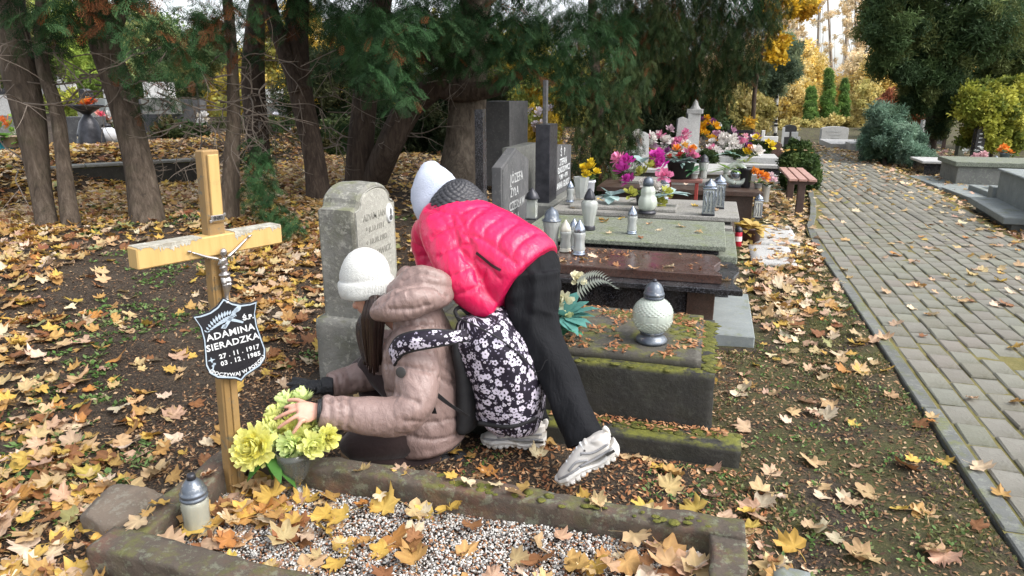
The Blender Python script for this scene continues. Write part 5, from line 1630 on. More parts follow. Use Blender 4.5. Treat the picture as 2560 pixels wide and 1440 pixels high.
def build_thujas():
    b = G(125, 590, .30); b2 = G(182, 590, .30)
    thuja_tree('thuja_tree', 'leftmost arborvitae with two brown stems grown side by side', b,
        [([(118, 592), (108, 500), (90, 400), (72, 290), (48, 170), (30, 60), (10, -120)], 5.9, [62, 52, 60, 74, 84, 80, 70], b - [0, 0, .1]),
         ([(176, 592), (170, 500), (158, 400), (142, 280), (108, 170), (100, 60), (110, -100)], [5.85] * 7, [52, 42, 36, 36, 34, 30, 24], b2 - [0, 0, .1])],
        [(90, 60, 5.4, 110, 60, .5, 14, .15), (150, 20, 5.3, 90, 45, .5, 12, .15), (160, 90, 6.2, 60, 50, .4, 8, .13), (30, -40, 5.4, 120, 50, .6, 14, .16)],
        [(-5.2, 4.4, 3.7, 1.4, 1.3, 1.2, 1100, .28)], 1, ntw=16, twroots=[(60, 260, 5.7), (150, 120, 5.7), (40, 420, 6.0), (100, 130, 5.7)], dead=.09)
    b = G(372, 578, .30)
    thuja_tree('thuja_tree', 'leaning arborvitae trunk, between the two-stemmed one and the cross', b,
        [([(385, 580), (352, 430), (325, 320), (296, 220), (262, 120), (240, 20), (205, -130)], 6.05, [92, 72, 72, 76, 76, 78, 66], b - [0, 0, .1]),
         ([(268, 150), (290, 60), (330, -40), (360, -140)], 6.0, [50, 42, 38, 30], None)],
        [(230, 30, 5.4, 90, 55, .5, 14, .15), (380, 60, 5.3, 110, 60, .6, 15, .15), (430, 150, 5.4, 110, 60, .6, 13, .14), (330, 170, 5.5, 70, 50, .4, 8, .13), (390, 230, 5.6, 90, 55, .4, 9, .12), (300, -30, 5.3, 150, 50, .5, 20, .16), (350, 280, 5.8, 40, 30, .2, 3, .10)],
        [(-4.7, 4.9, 3.8, 1.5, 1.3, 1.2, 1100, .28)], 2, ntw=34, twroots=[(300, 200, 5.8), (250, 200, 6.0), (330, 260, 6.0), (420, 240, 5.8), (470, 330, 6.2), (400, 120, 5.8), (210, 220, 6.1), (350, 380, 6.1)], dead=.16)
    b = G(572, 560, .30)
    thuja_tree('thuja_tree', 'slim grey half-dead arborvitae stem right behind the upright of the cross', b,
        [([(571, 562), (578, 430), (585, 320), (583, 220), (580, 140), (572, 40), (560, -80)], 6.35, [46, 44, 40, 34, 32, 30, 26], b - [0, 0, .1]),
         ([(556, 562), (566, 450), (575, 360)], 6.3, [30, 24, 16], None)],
        [(500, 40, 5.8, 100, 60, .6, 12, .14), (560, 90, 6.0, 90, 60, .5, 9, .13), (470, 180, 5.9, 70, 50, .4, 6, .12), (620, 30, 6.0, 90, 50, .5, 9, .13), (690, 90, 6.6, 80, 60, .5, 6, .13)],
        [(-4.2, 5.4, 3.8, 1.3, 1.2, 1.2, 1100, .28)], 3, ntw=48, twroots=[(580, 200, 6.3), (590, 300, 6.3), (540, 250, 6.3), (620, 300, 6.5), (520, 330, 6.4), (680, 160, 6.6), (600, 150, 6.3), (510, 390, 6.4), (650, 230, 6.6), (490, 270, 6.2)], dead=.2)
    b = G(798, 500, .30)
    thuja_tree('thuja_tree', 'dark arborvitae trunk with a pale stripped edge, left of the round-topped headstone', b,
        [([(800, 505), (785, 400), (766, 300), (748, 200), (742, 100), (745, 0), (750, -120)], 7.8, [78, 62, 66, 70, 66, 60, 50], b - [0, 0, .12]),
         ([(752, 230), (710, 130), (680, 30), (660, -80)], 7.7, [52, 44, 38, 30], None), ([(655, 420), (640, 300), (632, 200), (640, 60), (650, -60)], 8.6, [60, 62, 60, 48, 40], None)],
        [(800, 20, 7.0, 110, 50, .7, 14, .17), (850, 130, 7.3, 70, 70, .5, 10, .16), (720, 30, 7.4, 90, 50, .5, 9, .16), (640, 110, 8, 80, 70, .5, 7, .15), (740, 40, 9.6, 150, 90, .8, 40, .2), (560, 20, 9.8, 130, 60, .8, 20, .2), (860, 60, 9.4, 110, 110, .8, 36, .2), (860, 300, 9.2, 60, 90, .5, 12, .16), (700, 330, 9.5, 60, 80, .6, 8, .15)],
        [(-4.2, 7.0, 4.0, 1.6, 1.5, 1.4, 2800, .30)], 4, 'barkdark', ntw=32, twroots=[(740, 200, 7.7), (690, 150, 7.8), (820, 250, 7.9), (650, 300, 8.4), (850, 350, 8.4), (700, 330, 8.3)], dead=.08)
    b = G(935, 452, .30); bb = G(905, 470, .3)
    thuja_tree('thuja_tree', 'big dark arborvitae with a sweeping bent limb over the bending girl', b,
        [([(928, 470), (975, 360), (1022, 270), (1085, 215), (1140, 150), (1165, 60), (1180, -80)], [8.6, 8.5, 8.4, 8.2, 8.1, 8.0, 7.9], [86, 78, 76, 66, 52, 44, 36], G(928, 470, .28)),
         ([(898, 470), (905, 330), (915, 220), (935, 100), (960, -40)], [8.8] * 5, [86, 70, 66, 66, 56], G(898, 470, .28)),
         ([(1075, 222), (1140, 232), (1215, 225), (1275, 205), (1330, 160)], 8.2, [30, 50, 46, 36, 26], None),
         ([(1120, 175), (1060, 130), (1005, 80), (960, 20)], 8.0, [36, 32, 26, 22], None)],
        [(960, 60, 5.6, 130, 75, .7, 34, .15), (930, 150, 5.4, 90, 70, .5, 26, .14), (985, 215, 5.5, 60, 50, .4, 15, .13), (1090, 60, 6.2, 140, 75, .9, 36, .16), (1080, 130, 7.2, 120, 60, .6, 18, .16), (1220, 60, 6.8, 130, 75, .8, 34, .17), (1240, 150, 7.0, 110, 60, .6, 24, .16), (1350, 60, 7.2, 130, 80, .9, 36, .17), (1360, 160, 7.4, 110, 65, .6, 24, .16), (1480, 70, 7.6, 120, 90, .9, 36, .17), (1470, 190, 7.8, 90, 70, .6, 20, .15), (1230, 195, 8.8, 60, 40, .4, 8, .14), (860, 60, 6.2, 60, 70, .5, 12, .15), (1040, 20, 9.6, 220, 120, .8, 60, .22), (1300, 60, 9.8, 260, 140, .8, 60, .22), (1000, 190, 9.8, 140, 60, .6, 18, .2)],
        [(-3.2, 6.4, 3.9, 2.4, 1.8, 1.3, 2600, .32), (-1.6, 7.4, 4.0, 2.2, 2.0, 1.3, 2200, .32), (-3.0, 9.2, 4.4, 2.6, 1.8, 1.6, 1500, .34)], 5, 'barkdark', mult=2.0, ntw=50, twroots=[(1100, 200, 8.1), (1000, 150, 8.3), (900, 200, 8.6), (1000, 330, 8.5), (1250, 190, 8.2), (940, 120, 7)], dead=.03)
    # oak-like broad trunk behind the bending girl
    b = G(1140, 500, .25)
    t = thing('oak_tree', b, 'thick trunk with deeply furrowed grey bark beside the narrow dark pillar', 'tree')
    mb = MB(); stem(mb, [(1135, 505), (1150, 420), (1160, 330), (1172, 240), (1182, 120), (1190, -60)], 8.45, [140, 112, 100, 92, 86, 80], b - [0, 0, .1], 34, 90, 5, .16, 15)
    part('trunk', mb, MT['barkoak'], t, True)
    # drooping arborvitae beyond the row of tombs
    pal = np.array([[.028, .054, .020], [.040, .070, .024], [.055, .084, .030], [.072, .094, .034], [.020, .040, .016]])
    b = AD(1490, 470, 9.8); b[2] = 0
    thuja_tree('thuja_tree', 'dense dark arborvitae bush drooping to the ground behind the yellow flowers', b,
        [([(1500, 520), (1495, 350), (1490, 200), (1480, 0)], 9.9, [40, 34, 28, 24], b)],
        [(1490, 400, 9.5, 90, 100, .6, 60, .14), (1500, 280, 9.6, 105, 90, .6, 55, .14), (1560, 200, 9.6, 90, 90, .6, 40, .15), (1430, 240, 9.7, 55, 60, .4, 16, .13), (1560, 350, 9.8, 60, 110, .5, 34, .13)],
        None, 6, 'barkdark', ntw=0, dead=.04, fr=FRM, pal=pal, mult=2.4, hang=.8)
    b = AD(1650, 400, 14.6); b[2] = 0
    thuja_tree('thuja_tree', 'tall arborvitae with long hanging rusty-tipped sprays left of the sky gap', b,
        [([(1600, 430), (1600, 300), (1620, 150), (1650, 0), (1680, -200)], 14.6, [50, 46, 42, 38, 30], b)],
        [(1610, 60, 11.5, 120, 90, .8, 70, .17), (1640, 180, 13.6, 100, 80, .7, 60, .19), (1740, 60, 12.5, 120, 90, .8, 76, .18), (1750, 180, 14, 100, 80, .7, 64, .19), (1690, 250, 14.4, 90, 50, .5, 40, .18), (1850, 50, 13, 95, 90, .7, 60, .18), (1850, 160, 14, 75, 65, .6, 40, .18), (1790, 255, 14.6, 50, 40, .4, 18, .17), (1925, 20, 13, 55, 60, .5, 20, .17), (1630, 300, 14.4, 70, 60, .5, 30, .17), (1560, 60, 11, 130, 110, .6, 44, .18), (1700, 100, 15, 230, 150, .6, 70, .22)],
        [(.0, 13.2, 5.0, 2.6, 1.8, 2.0, 2600, .36), (-1.0, 11.4, 4.8, 1.8, 1.3, 1.6, 1500, .34)], 7, 'barkdark', ntw=0, dead=.05, fr=FRM, pal=pal, mult=3.6, hang=1.0)
    # low young sprays by the leaf bank
    b = G(640, 560, .2)
    thuja_tree('thuja_shrub', 'young green arborvitae shoots sprouting right of the cross by the leaf bank', b, [],
        [(650, 470, 6.3, 48, 85, .3, 44, .10), (635, 390, 6.4, 40, 50, .3, 20, .10), (690, 545, 6.1, 55, 38, .3, 24, .09), (730, 570, 6.0, 40, 26, .3, 12, .08)], None, 8, ntw=0, dead=.02, pal=THUJA * 1.6)
    tr = b
build_thujas()

# ------------------------------------------------------------------ broadleaf trees, shrubs and conifers farther off
def leafy(name, label, cat, base, zones, pal, seed, leaf=.12, trunk=None, tmat='barkdark', group=None, tpl=None, limbs=5, mat='leafy', spread=.5, jc=.2):
    """zones: (px, py, depth, rx px, ry px, rdepth m, clusters, clumps per cluster)"""
    rg = np.random.default_rng(seed)
    base = np.asarray(base, float); pal = np.asarray(pal, float)
    t = thing(name, base, label, cat, group)
    P, S, C, cents = [], [], [], []
    for (px, py, dep, rx, ry, rd, ncl, nl) in zones:
        mpp = dep / F_PX
        for k in range(ncl):
            u = unit(rg, 1)[0] * rg.random() ** .38
            c = AD(px + u[0] * rx, py + u[1] * ry, dep + u[2] * rd); cents.append(c)
            tone = pal[rg.integers(len(pal))] * rg.uniform(1 - jc, 1 + jc)
            cr = spread * rg.uniform(.5, 1.0) * min(rx, ry) * mpp * .55
            P.append(c + rg.normal(size=(nl, 3)) * cr * .5); S.append(leaf * rg.uniform(.6, 1.25, nl)); C.append(tone * rg.uniform(.8, 1.2, (nl, 1)))
    P = np.concatenate(P); S = np.concatenate(S); C = np.concatenate(C); n = len(P)
    kk = rg.integers(4, size=n)
    tp = tpl if tpl is not None else CL
    VV = []; 
    A = unit(rg, n); N = unit(rg, n)
    mats_ = tp[seed % len(tp)]
    me = scatter_mesh('crown', mats_, P - base, A, N, S, C, MT[mat], rg)
    part_me('crown' if cat == 'tree' else 'foliage', me, None, t)
    if trunk is not None:
        pix, dep, wid, bm = trunk
        mb = MB(); P0 = [AD(x, y, dep) for x, y in pix]; P0[0] = base - [0, 0, .1]
        loft(mb, P0, [w * dep / F_PX / 2 for w in wid], 10, 24, up=(.3, -1, .1))
        top = P0[-1]
        for k in range(limbs):
            c = cents[rg.integers(len(cents))]; s = P0[1 + rg.integers(len(P0) - 1)]
            loft(mb, [s, (s + c) / 2 + np.array([0, 0, .1]), c], [wid[-1] * dep / F_PX * .32, wid[-1] * dep / F_PX * .2, .008], 6, 8)
        part('trunk', mb, MT[bm], t, True)
    return t

YEL = [[.62, .40, .03], [.70, .48, .05], [.55, .33, .04], [.50, .38, .07]]
GOLD = [[.62, .47, .20], [.68, .52, .26], [.52, .40, .16], [.56, .42, .22]]
OLIVE = [[.24, .23, .06], [.32, .30, .08], [.40, .36, .10], [.18, .19, .06]]
GRN = [[.07, .13, .035], [.10, .18, .045], [.14, .22, .05], [.05, .09, .03]]
DRK = [[.045, .082, .034], [.066, .115, .044], [.092, .145, .052], [.14, .175, .060]]
YG = [[.26, .30, .05], [.36, .38, .06], [.44, .44, .08], [.18, .23, .05]]
BLUE = [[.14, .24, .17], [.20, .32, .235], [.28, .41, .31], [.10, .17, .10]]
RUST = [[.38, .13, .06], [.48, .20, .09], [.30, .11, .06], [.52, .30, .13]]

def left_backdrop():
    g = lambda x, y, d: np.array([*AD(x, y, d)[:2], 0.0])
    rows = [(-330, 160, 27, 170, 150, 'olive tree beyond the left edge of the picture', [[.14, .19, .06], [.20, .25, .08], [.10, .14, .05]]), (-30, 150, 27, 170, 150, 'broad olive-green tree beyond the far left corner', [[.22, .29, .09], [.30, .36, .12], [.15, .20, .07]]), (130, 80, 30, 150, 110, 'bright yellow-green tree far beyond the low wall, left', [[.38, .46, .10], [.48, .54, .14], [.26, .34, .08]]),
            (400, 180, 26, 130, 130, 'soft green tree far behind the leaning trunk', [[.20, .28, .12], [.30, .38, .16], [.42, .44, .17]]), (520, 220, 28, 120, 110, 'pale olive tree far behind the slim grey stem', [[.36, .38, .14], [.48, .48, .20], [.22, .27, .10]]),
            (640, 250, 24, 120, 110, 'yellowing tree far behind the young green shoots', [[.48, .40, .08], [.36, .36, .10], [.56, .44, .08]]), (780, 240, 25, 130, 150, 'mottled yellow and green tree between the dark trunks', [[.40, .36, .08], [.20, .24, .07], [.50, .40, .08], [.10, .14, .05]]),
            (930, 230, 24, 120, 160, 'dark olive tree behind the sweeping bent limb', [[.10, .13, .04], [.16, .18, .05], [.30, .28, .07]]), (1100, 200, 24, 130, 160, 'dim green tree behind the furrowed oak trunk', [[.06, .09, .03], [.10, .13, .04], [.24, .24, .06]]), (1300, 220, 26, 150, 160, 'yellow-green tree far behind the concrete stele', [[.30, .32, .08], [.44, .38, .07], [.16, .20, .05]]), (1560, 220, 26, 180, 170, 'deep green tree far behind the drooping bush', [[.07, .10, .035], [.12, .15, .05], [.30, .28, .07]])]
    for k, (x, y, d, rx, ry, lab, pal) in enumerate(rows):
        leafy('backdrop_tree', lab, 'tree', g(x, 340, d), [(x, y, d, rx, ry, 1.8, 120, 34), (x, 300, d, rx, 60, 1.4, 40, 34)], pal, 200 + k, .21, ([(x, 345), (x + 4, 250), (x, y - 40)], d, [14, 12, 8], 'barkdark'), group='trees far beyond the graves', limbs=8)
left_backdrop()

def undergrowth():
    g = lambda x, y, d: np.array([*AD(x, y, d)[:2], .7])
    U = [[.035, .06, .022], [.05, .085, .03], [.08, .11, .04], [.10, .09, .035]]
    for k, (x, y, d, rx, ry, lab) in enumerate(((440, 335, 12.2, 75, 42, 'low dark shrub behind the wall, left of the slim grey stem'), (640, 330, 12.8, 60, 48, 'low dark shrub between the slim grey stem and the stripped trunk'), (740, 345, 13.4, 70, 40, 'undergrowth shrub behind the stripped dark trunk'), (300, 345, 11.6, 36, 26, 'small green shrub against the leaning trunk beyond the wall'), (860, 350, 13.5, 70, 60, 'undergrowth shrub deep between the dark trunks'))):
        leafy('undergrowth_shrub', lab, 'shrub', g(x, y, d), [(x, y, d, rx, ry, .5, 46, 34)], U, 400 + k, .09, group='undergrowth beyond the leaf bank')
undergrowth()

def far_greens():
    g = lambda x, y, d: np.array([*AD(x, y, d)[:2], 0.0])
    L = leafy
    # --- beyond the sky gap, right of the hanging arborvitae
    L('maple_tree', 'maple branch with bright yellow leaves reaching into the sky gap', 'tree', g(1890, 300, 15), [(1945, 110, 14, 34, 42, .5, 16, 26), (2000, 12, 14, 50, 34, .6, 22, 26), (1925, 40, 14.5, 40, 50, .5, 8, 18), (1885, 310, 15, 20, 18, .3, 3, 12)], YEL, 1, .11, ([(1880, 330), (1890, 200), (1930, 60), (1950, -60)], 15, [12, 11, 9, 6], 'barkdark'), limbs=4)
    L('spruce_tree', 'grey-green conifer above the white birch trunk', 'tree', g(1915, 360, 20), [(1950, 160, 20, 55, 45, 1.0, 46, 40), (1905, 210, 20, 70, 42, 1.0, 50, 40), (1980, 120, 20, 25, 30, .6, 14, 30)], [[.15, .22, .14], [.19, .27, .16], [.11, .16, .10], [.24, .29, .16]], 2, .17, ([(1900, 370), (1910, 250), (1940, 100)], 20, [9, 8, 5], 'barkdark'), tpl=CLn)
    t = thing('birch_tree', g(1940, 362, 20), 'slender birch with a white trunk marked in black', 'tree')
    mb = MB(); loft(mb, [g(1936, 365, 20), AD(1938, 290, 20), AD(1942, 230, 20), AD(1946, 150, 20), AD(1952, 60, 20)], np.array([13, 12, 10, 8, 5]) * 20 / F_PX / 2, 10, 20); tk = part('trunk', mb, MT['birch'], t, True)
    mb = MB(); rg = np.random.default_rng(4)
    for k in range(9):
        yy = 350 - k * 14 - rg.random() * 11; c = AD(1938 + (350 - yy) * .04, yy, 19.93); box(mb, c - [.05, .02, .02 + rg.random() * .04], c + [.03 + rg.random() * .03, .01, .03], .005)
    o = part('bark_mark', mb, MT['shoedark'], tk); o['kind'] = 'stuff'
    L('shrub', 'large olive-gold shrub behind the row of flowers', 'shrub', g(1850, 350, 19), [(1840, 280, 19, 68, 60, 1.2, 80, 50), (1895, 290, 19.5, 45, 45, .8, 34, 40)], [[.52, .45, .16], [.60, .51, .20], [.42, .38, .13], [.64, .56, .26]], 3, .14)
    L('shrub', 'small dark green shrub under the hanging sprays', 'shrub', g(1790, 350, 18), [(1785, 310, 18, 40, 35, .6, 26, 36)], DRK, 4, .15)
    # far golden wood, leaf colours paled in place of distance haze
    sp = [(2000, 180, 40, 60, 80, 'golden young tree left of the three clipped cones', 1, 1), (2165, 195, 44, 55, 75, 'pale yellow tree above the olive hedge', 0, 1), (2065, 240, 52, 85, 55, 'golden tree behind the clipped cones', 1, 1.2), (1985, 260, 36, 55, 70, 'bright yellow maple beside the birch trunk', 1, 1.2), (2125, 248, 42, 50, 55, 'yellow tree just right of the tallest clipped cone', 1, 1), (2200, 200, 40, 50, 80, 'yellow tree behind the blue juniper', 1, 1), (2235, 120, 48, 70, 140, 'golden tree behind the big dark conifer', 0, 1), (1920, 200, 46, 60, 120, 'golden tree behind the grey-green conifer', 1, 1), (2300, 230, 46, 70, 90, 'amber tree far behind the grey obelisk post', 1, 1), (1830, 200, 50, 90, 110, 'pale gold tree far behind the olive-gold shrub', 0, 1), (2420, 240, 48, 110, 110, 'amber tree behind the yellow-green shrub', 1, 1)]
    for k, (x, lean, d, dens, lab) in enumerate(((1968, 8, 50, 1, 'leftmost tall pale birch beside the sky gap'), (1996, -6, 54, .9, 'tall pale birch just left of the sky gap'), (2040, 10, 62, .35, 'thin bare birch in the left half of the sky gap'), (2082, -14, 58, .45, 'thin leaning birch in the middle of the sky gap'), (2112, 8, 60, .6, 'slender birch in the right half of the sky gap'), (2146, -8, 52, 1.1, 'tall pale birch just right of the sky gap'), (2178, 6, 54, 1.1, 'tall pale birch touching the big dark conifer'))):
        L('pale_birch', lab, 'tree', g(x, 330, d), [(x + lean * (1 - y / 200), y, d, 30, 30, 1.2, int(11 * dens), 26) for y in range(-80, 240, 36)], [[.80, .66, .42], [.84, .72, .50], [.74, .60, .36], [.78, .66, .46]], 300 + k, .15, ([(x, 335), (x + 2, 240), (x + lean * .5, 100), (x + lean * 1.3, -100)], d, [9, 8, 6, 3], 'twigbark'), group='tall pale birches at the path end', limbs=16)  # haze and glare put into the birch leaf colours
    for k, (x, y, d, rx, ry, lab, g_, dens) in enumerate(sp):
        pal = [[.80, .67, .42], [.82, .70, .48], [.72, .60, .36], [.76, .63, .40]] if g_ == 0 else [[.80, .62, .20], [.84, .68, .28], [.74, .56, .16], [.74, .62, .30]]  # both palettes lightened to imitate haze
        L('golden_tree', lab, 'tree', g(x, 330, d), [(x, y, d, rx, ry, 1.8, int(95 * dens), 34)], pal, 10 + k, .24 if d > 38 else .2, ([(x + 8, 335), (x + 4, 240), (x, y), (x - 3, y - ry * .9)], d, [8, 7, 5, 3], 'barkoak'), group='golden trees at the path end', limbs=9)
    for k, (x, yb, yt, w, d) in enumerate(((2028, 318, 225, 20, 34), (2072, 318, 172, 26, 35), (2113, 312, 203, 22, 36))):
        zz = [(x, yb - (yb - yt) * u, d, w * (1.05 - u) + 2, (yb - yt) * .12, .7 * (1.05 - u), 16, 34) for u in (.08, .25, .42, .6, .78, .93)]
        L('conifer_cone', ['short clipped green cone, left of the tallest one', 'tallest clipped green cone at the path end', 'clipped green cone right of the tallest one'][k], 'shrub', g(x, 330, d), zz, [[.15, .28, .07], [.21, .36, .09], [.12, .21, .06]], 30 + k, .17, group='clipped green cones at the path end', tpl=CLn)
    L('hedge', 'olive-yellow hedge behind the pale stone at the path end', 'hedge', g(2170, 320, 33), [(2170, 255, 33, 40, 50, 1.0, 40, 40), (2205, 290, 30, 30, 35, .8, 24, 34), (2030, 312, 33, 60, 16, .8, 30, 36), (2110, 305, 33, 50, 14, .8, 26, 36), (1960, 325, 30, 30, 16, .6, 16, 30)], [[.56, .48, .18], [.64, .54, .22], [.46, .42, .15]], 34, .18)
    L('beech_shrub', 'rust-orange shrub between the juniper and the grey obelisk', 'shrub', g(2265, 330, 24), [(2255, 262, 24, 55, 45, 1.0, 56, 40), (2300, 290, 24, 30, 35, .7, 20, 34)], RUST, 35, .16)
    # big dark conifers on the right
    b = g(2330, 345, 17)
    L('pine_tree', 'big dark spreading conifer over the graves right of the path', 'tree', b,
      [(2250, 60, 16, 110, 75, 1.4, 95, 46), (2370, 90, 16.5, 110, 90, 1.4, 110, 46), (2250, 150, 16, 80, 55, 1.2, 56, 46), (2330, 200, 16.3, 80, 55, 1.0, 56, 46), (2290, 250, 16.3, 45, 30, .6, 18, 40), (2360, 280, 17, 40, 60, .6, 26, 40), (2470, 60, 16, 110, 90, 1.4, 100, 46), (2210, 20, 15.6, 60, 40, .8, 24, 40), (2340, -40, 16, 200, 60, 1.6, 90, 46)],
      DRK, 40, .16, ([(2330, 345), (2335, 250), (2345, 120), (2350, -30)], 17, [30, 28, 24, 18], 'barkdark'), limbs=14, tpl=CLn)
    L('pine_tree', 'dark conifer filling the upper right corner behind the yellow-green shrub', 'tree', g(2540, 345, 19),
      [(2540, 150, 18, 80, 90, 1.2, 80, 46), (2580, 40, 18, 80, 90, 1.2, 60, 46), (2460, 200, 18.5, 70, 40, .9, 34, 40), (2560, 300, 19, 60, 70, .8, 34, 40)], DRK, 41, .17, ([(2540, 350), (2545, 200), (2550, 0)], 19, [26, 24, 18], 'barkdark'), limbs=8, tpl=CLn)
    L('shrub', 'spreading yellow-green shrub at the right edge', 'shrub', g(2480, 380, 16), [(2490, 270, 15.5, 85, 70, .9, 100, 44), (2440, 260, 15.5, 55, 55, .7, 44, 40), (2540, 240, 15.5, 50, 50, .7, 40, 40), (2490, 340, 15.8, 90, 40, .7, 60, 40)], YG, 42, .12, ([(2480, 385), (2485, 330), (2490, 270)], 16, [8, 7, 5], 'barkdark'), limbs=14)
    L('juniper', 'blue-green juniper with several rusty stems beside the path', 'shrub', G(2215, 415, 0), [(2205, 310, 15.2, 42, 48, .6, 46, 50), (2230, 350, 15, 45, 50, .6, 46, 50), (2185, 360, 15.4, 40, 40, .5, 30, 46), (2275, 360, 14.6, 34, 45, .5, 34, 50), (2300, 390, 14.2, 30, 30, .4, 18, 44), (2240, 290, 15.6, 30, 24, .4, 14, 40)], BLUE, 43, .115, ([(2210, 415), (2212, 380), (2218, 330)], 15, [12, 10, 6], 'barkdark'), limbs=10, tpl=CLn)
    L('boxwood_ball', 'dark green clipped boxwood ball behind the slatted bench', 'shrub', np.array([1.22, 11.0, 0.0]), [(2000, 428, 10.9, 47, 78, .36, 260, 44)], [[.040, .075, .022], [.06, .105, .03], [.09, .135, .04], [.028, .052, .016]], 44, .055, spread=.3)
    for k, (x, y, d, rx, ry) in enumerate(((1848, 398, 12.4, 46, 26), (1765, 398, 12.2, 34, 22), (1890, 372, 13.4, 42, 20))):
        L('boxwood_hedge', ['clipped dark box shrub behind the swan lantern', 'clipped dark box shrub behind the round pot of pink flowers', 'low box shrub with a yellow lily beside the white stone steps'][k], 'shrub', np.array([*AD(x, 430, d)[:2], 0]), [(x, y, d, rx, ry, .3, 90, 34)], [[.03, .055, .018], [.045, .075, .024], [.06, .095, .03]], 46 + k, .04, group='clipped box shrubs among the graves', spread=.35)
    # --- behind the row: yellow and green speckle seen through the gaps
    L('maple_tree', 'yellow-leaved young maple glowing between the stele and the hanging branches', 'tree', g(1340, 420, 15), [(1340, 230, 14, 60, 60, 1.0, 60, 30), (1350, 320, 14, 50, 70, 1.0, 60, 30), (1300, 190, 14.5, 60, 40, .8, 24, 26)], [[.60, .42, .04], [.66, .50, .10], [.30, .34, .08], [.52, .36, .05]], 50, .12, ([(1345, 430), (1350, 300), (1340, 180)], 15, [12, 10, 6], 'barkdark'))
    L('maple_tree', 'sunlit yellow maple far behind the dark trunks', 'tree', g(660, 380, 22), [(690, 190, 21, 110, 120, 1.6, 70, 34), (850, 300, 22, 90, 90, 1.4, 44, 30), (760, 80, 22, 120, 80, 1.4, 44, 30), (640, 290, 21, 70, 50, 1.0, 26, 30)], [[.58, .42, .06], [.66, .50, .14], [.40, .38, .10], [.30, .30, .09]], 51, .17, ([(690, 390), (700, 250), (710, 80)], 22, [14, 12, 7], 'barkdark'), limbs=8)
    L('conifer_tree', 'bright green conifers beyond the graves at the far left', 'tree', g(225, 330, 24), [(230, 190, 23, 55, 80, 1.0, 70, 40), (200, 130, 24, 60, 50, 1.0, 40, 40), (170, 250, 21, 40, 30, .7, 24, 30)], [[.32, .44, .08], [.42, .52, .11], [.20, .30, .06]], 52, .18, tpl=CLn)
    L('conifer_tree', 'grey-green conifer behind the leftmost trunks', 'tree', g(40, 330, 26), [(40, 120, 25, 110, 110, 1.6, 80, 38), (330, 90, 27, 90, 90, 1.4, 54, 36), (440, 200, 24, 90, 80, 1.2, 54, 36), (520, 120, 25, 80, 90, 1.2, 40, 36)], [[.09, .14, .06], [.13, .19, .075], [.06, .09, .04], [.24, .24, .09]], 53, .2, tpl=CLn)
    L('shrub', 'yellow-green shrub low among the far left graves', 'shrub', g(175, 280, 16), [(175, 245, 16, 40, 22, .5, 34, 34)], YG, 54, .10)
    L('thicket', 'dark tangled evergreens closing the gaps between the trunks', 'shrub', g(800, 400, 17), [(820, 220, 16, 130, 130, 1.2, 70, 40), (980, 330, 14, 90, 100, .8, 56, 40), (1080, 300, 14, 60, 110, .8, 40, 36), (1230, 330, 15, 60, 90, .8, 40, 36), (700, 400, 16, 80, 60, .8, 30, 34), (1640, 340, 14, 70, 90, .8, 50, 36), (560, 360, 16, 70, 60, .8, 22, 30)], [[.02, .036, .016], [.03, .05, .02], [.045, .06, .025], [.06, .07, .03]], 55, .17, tpl=CLn)
far_greens()

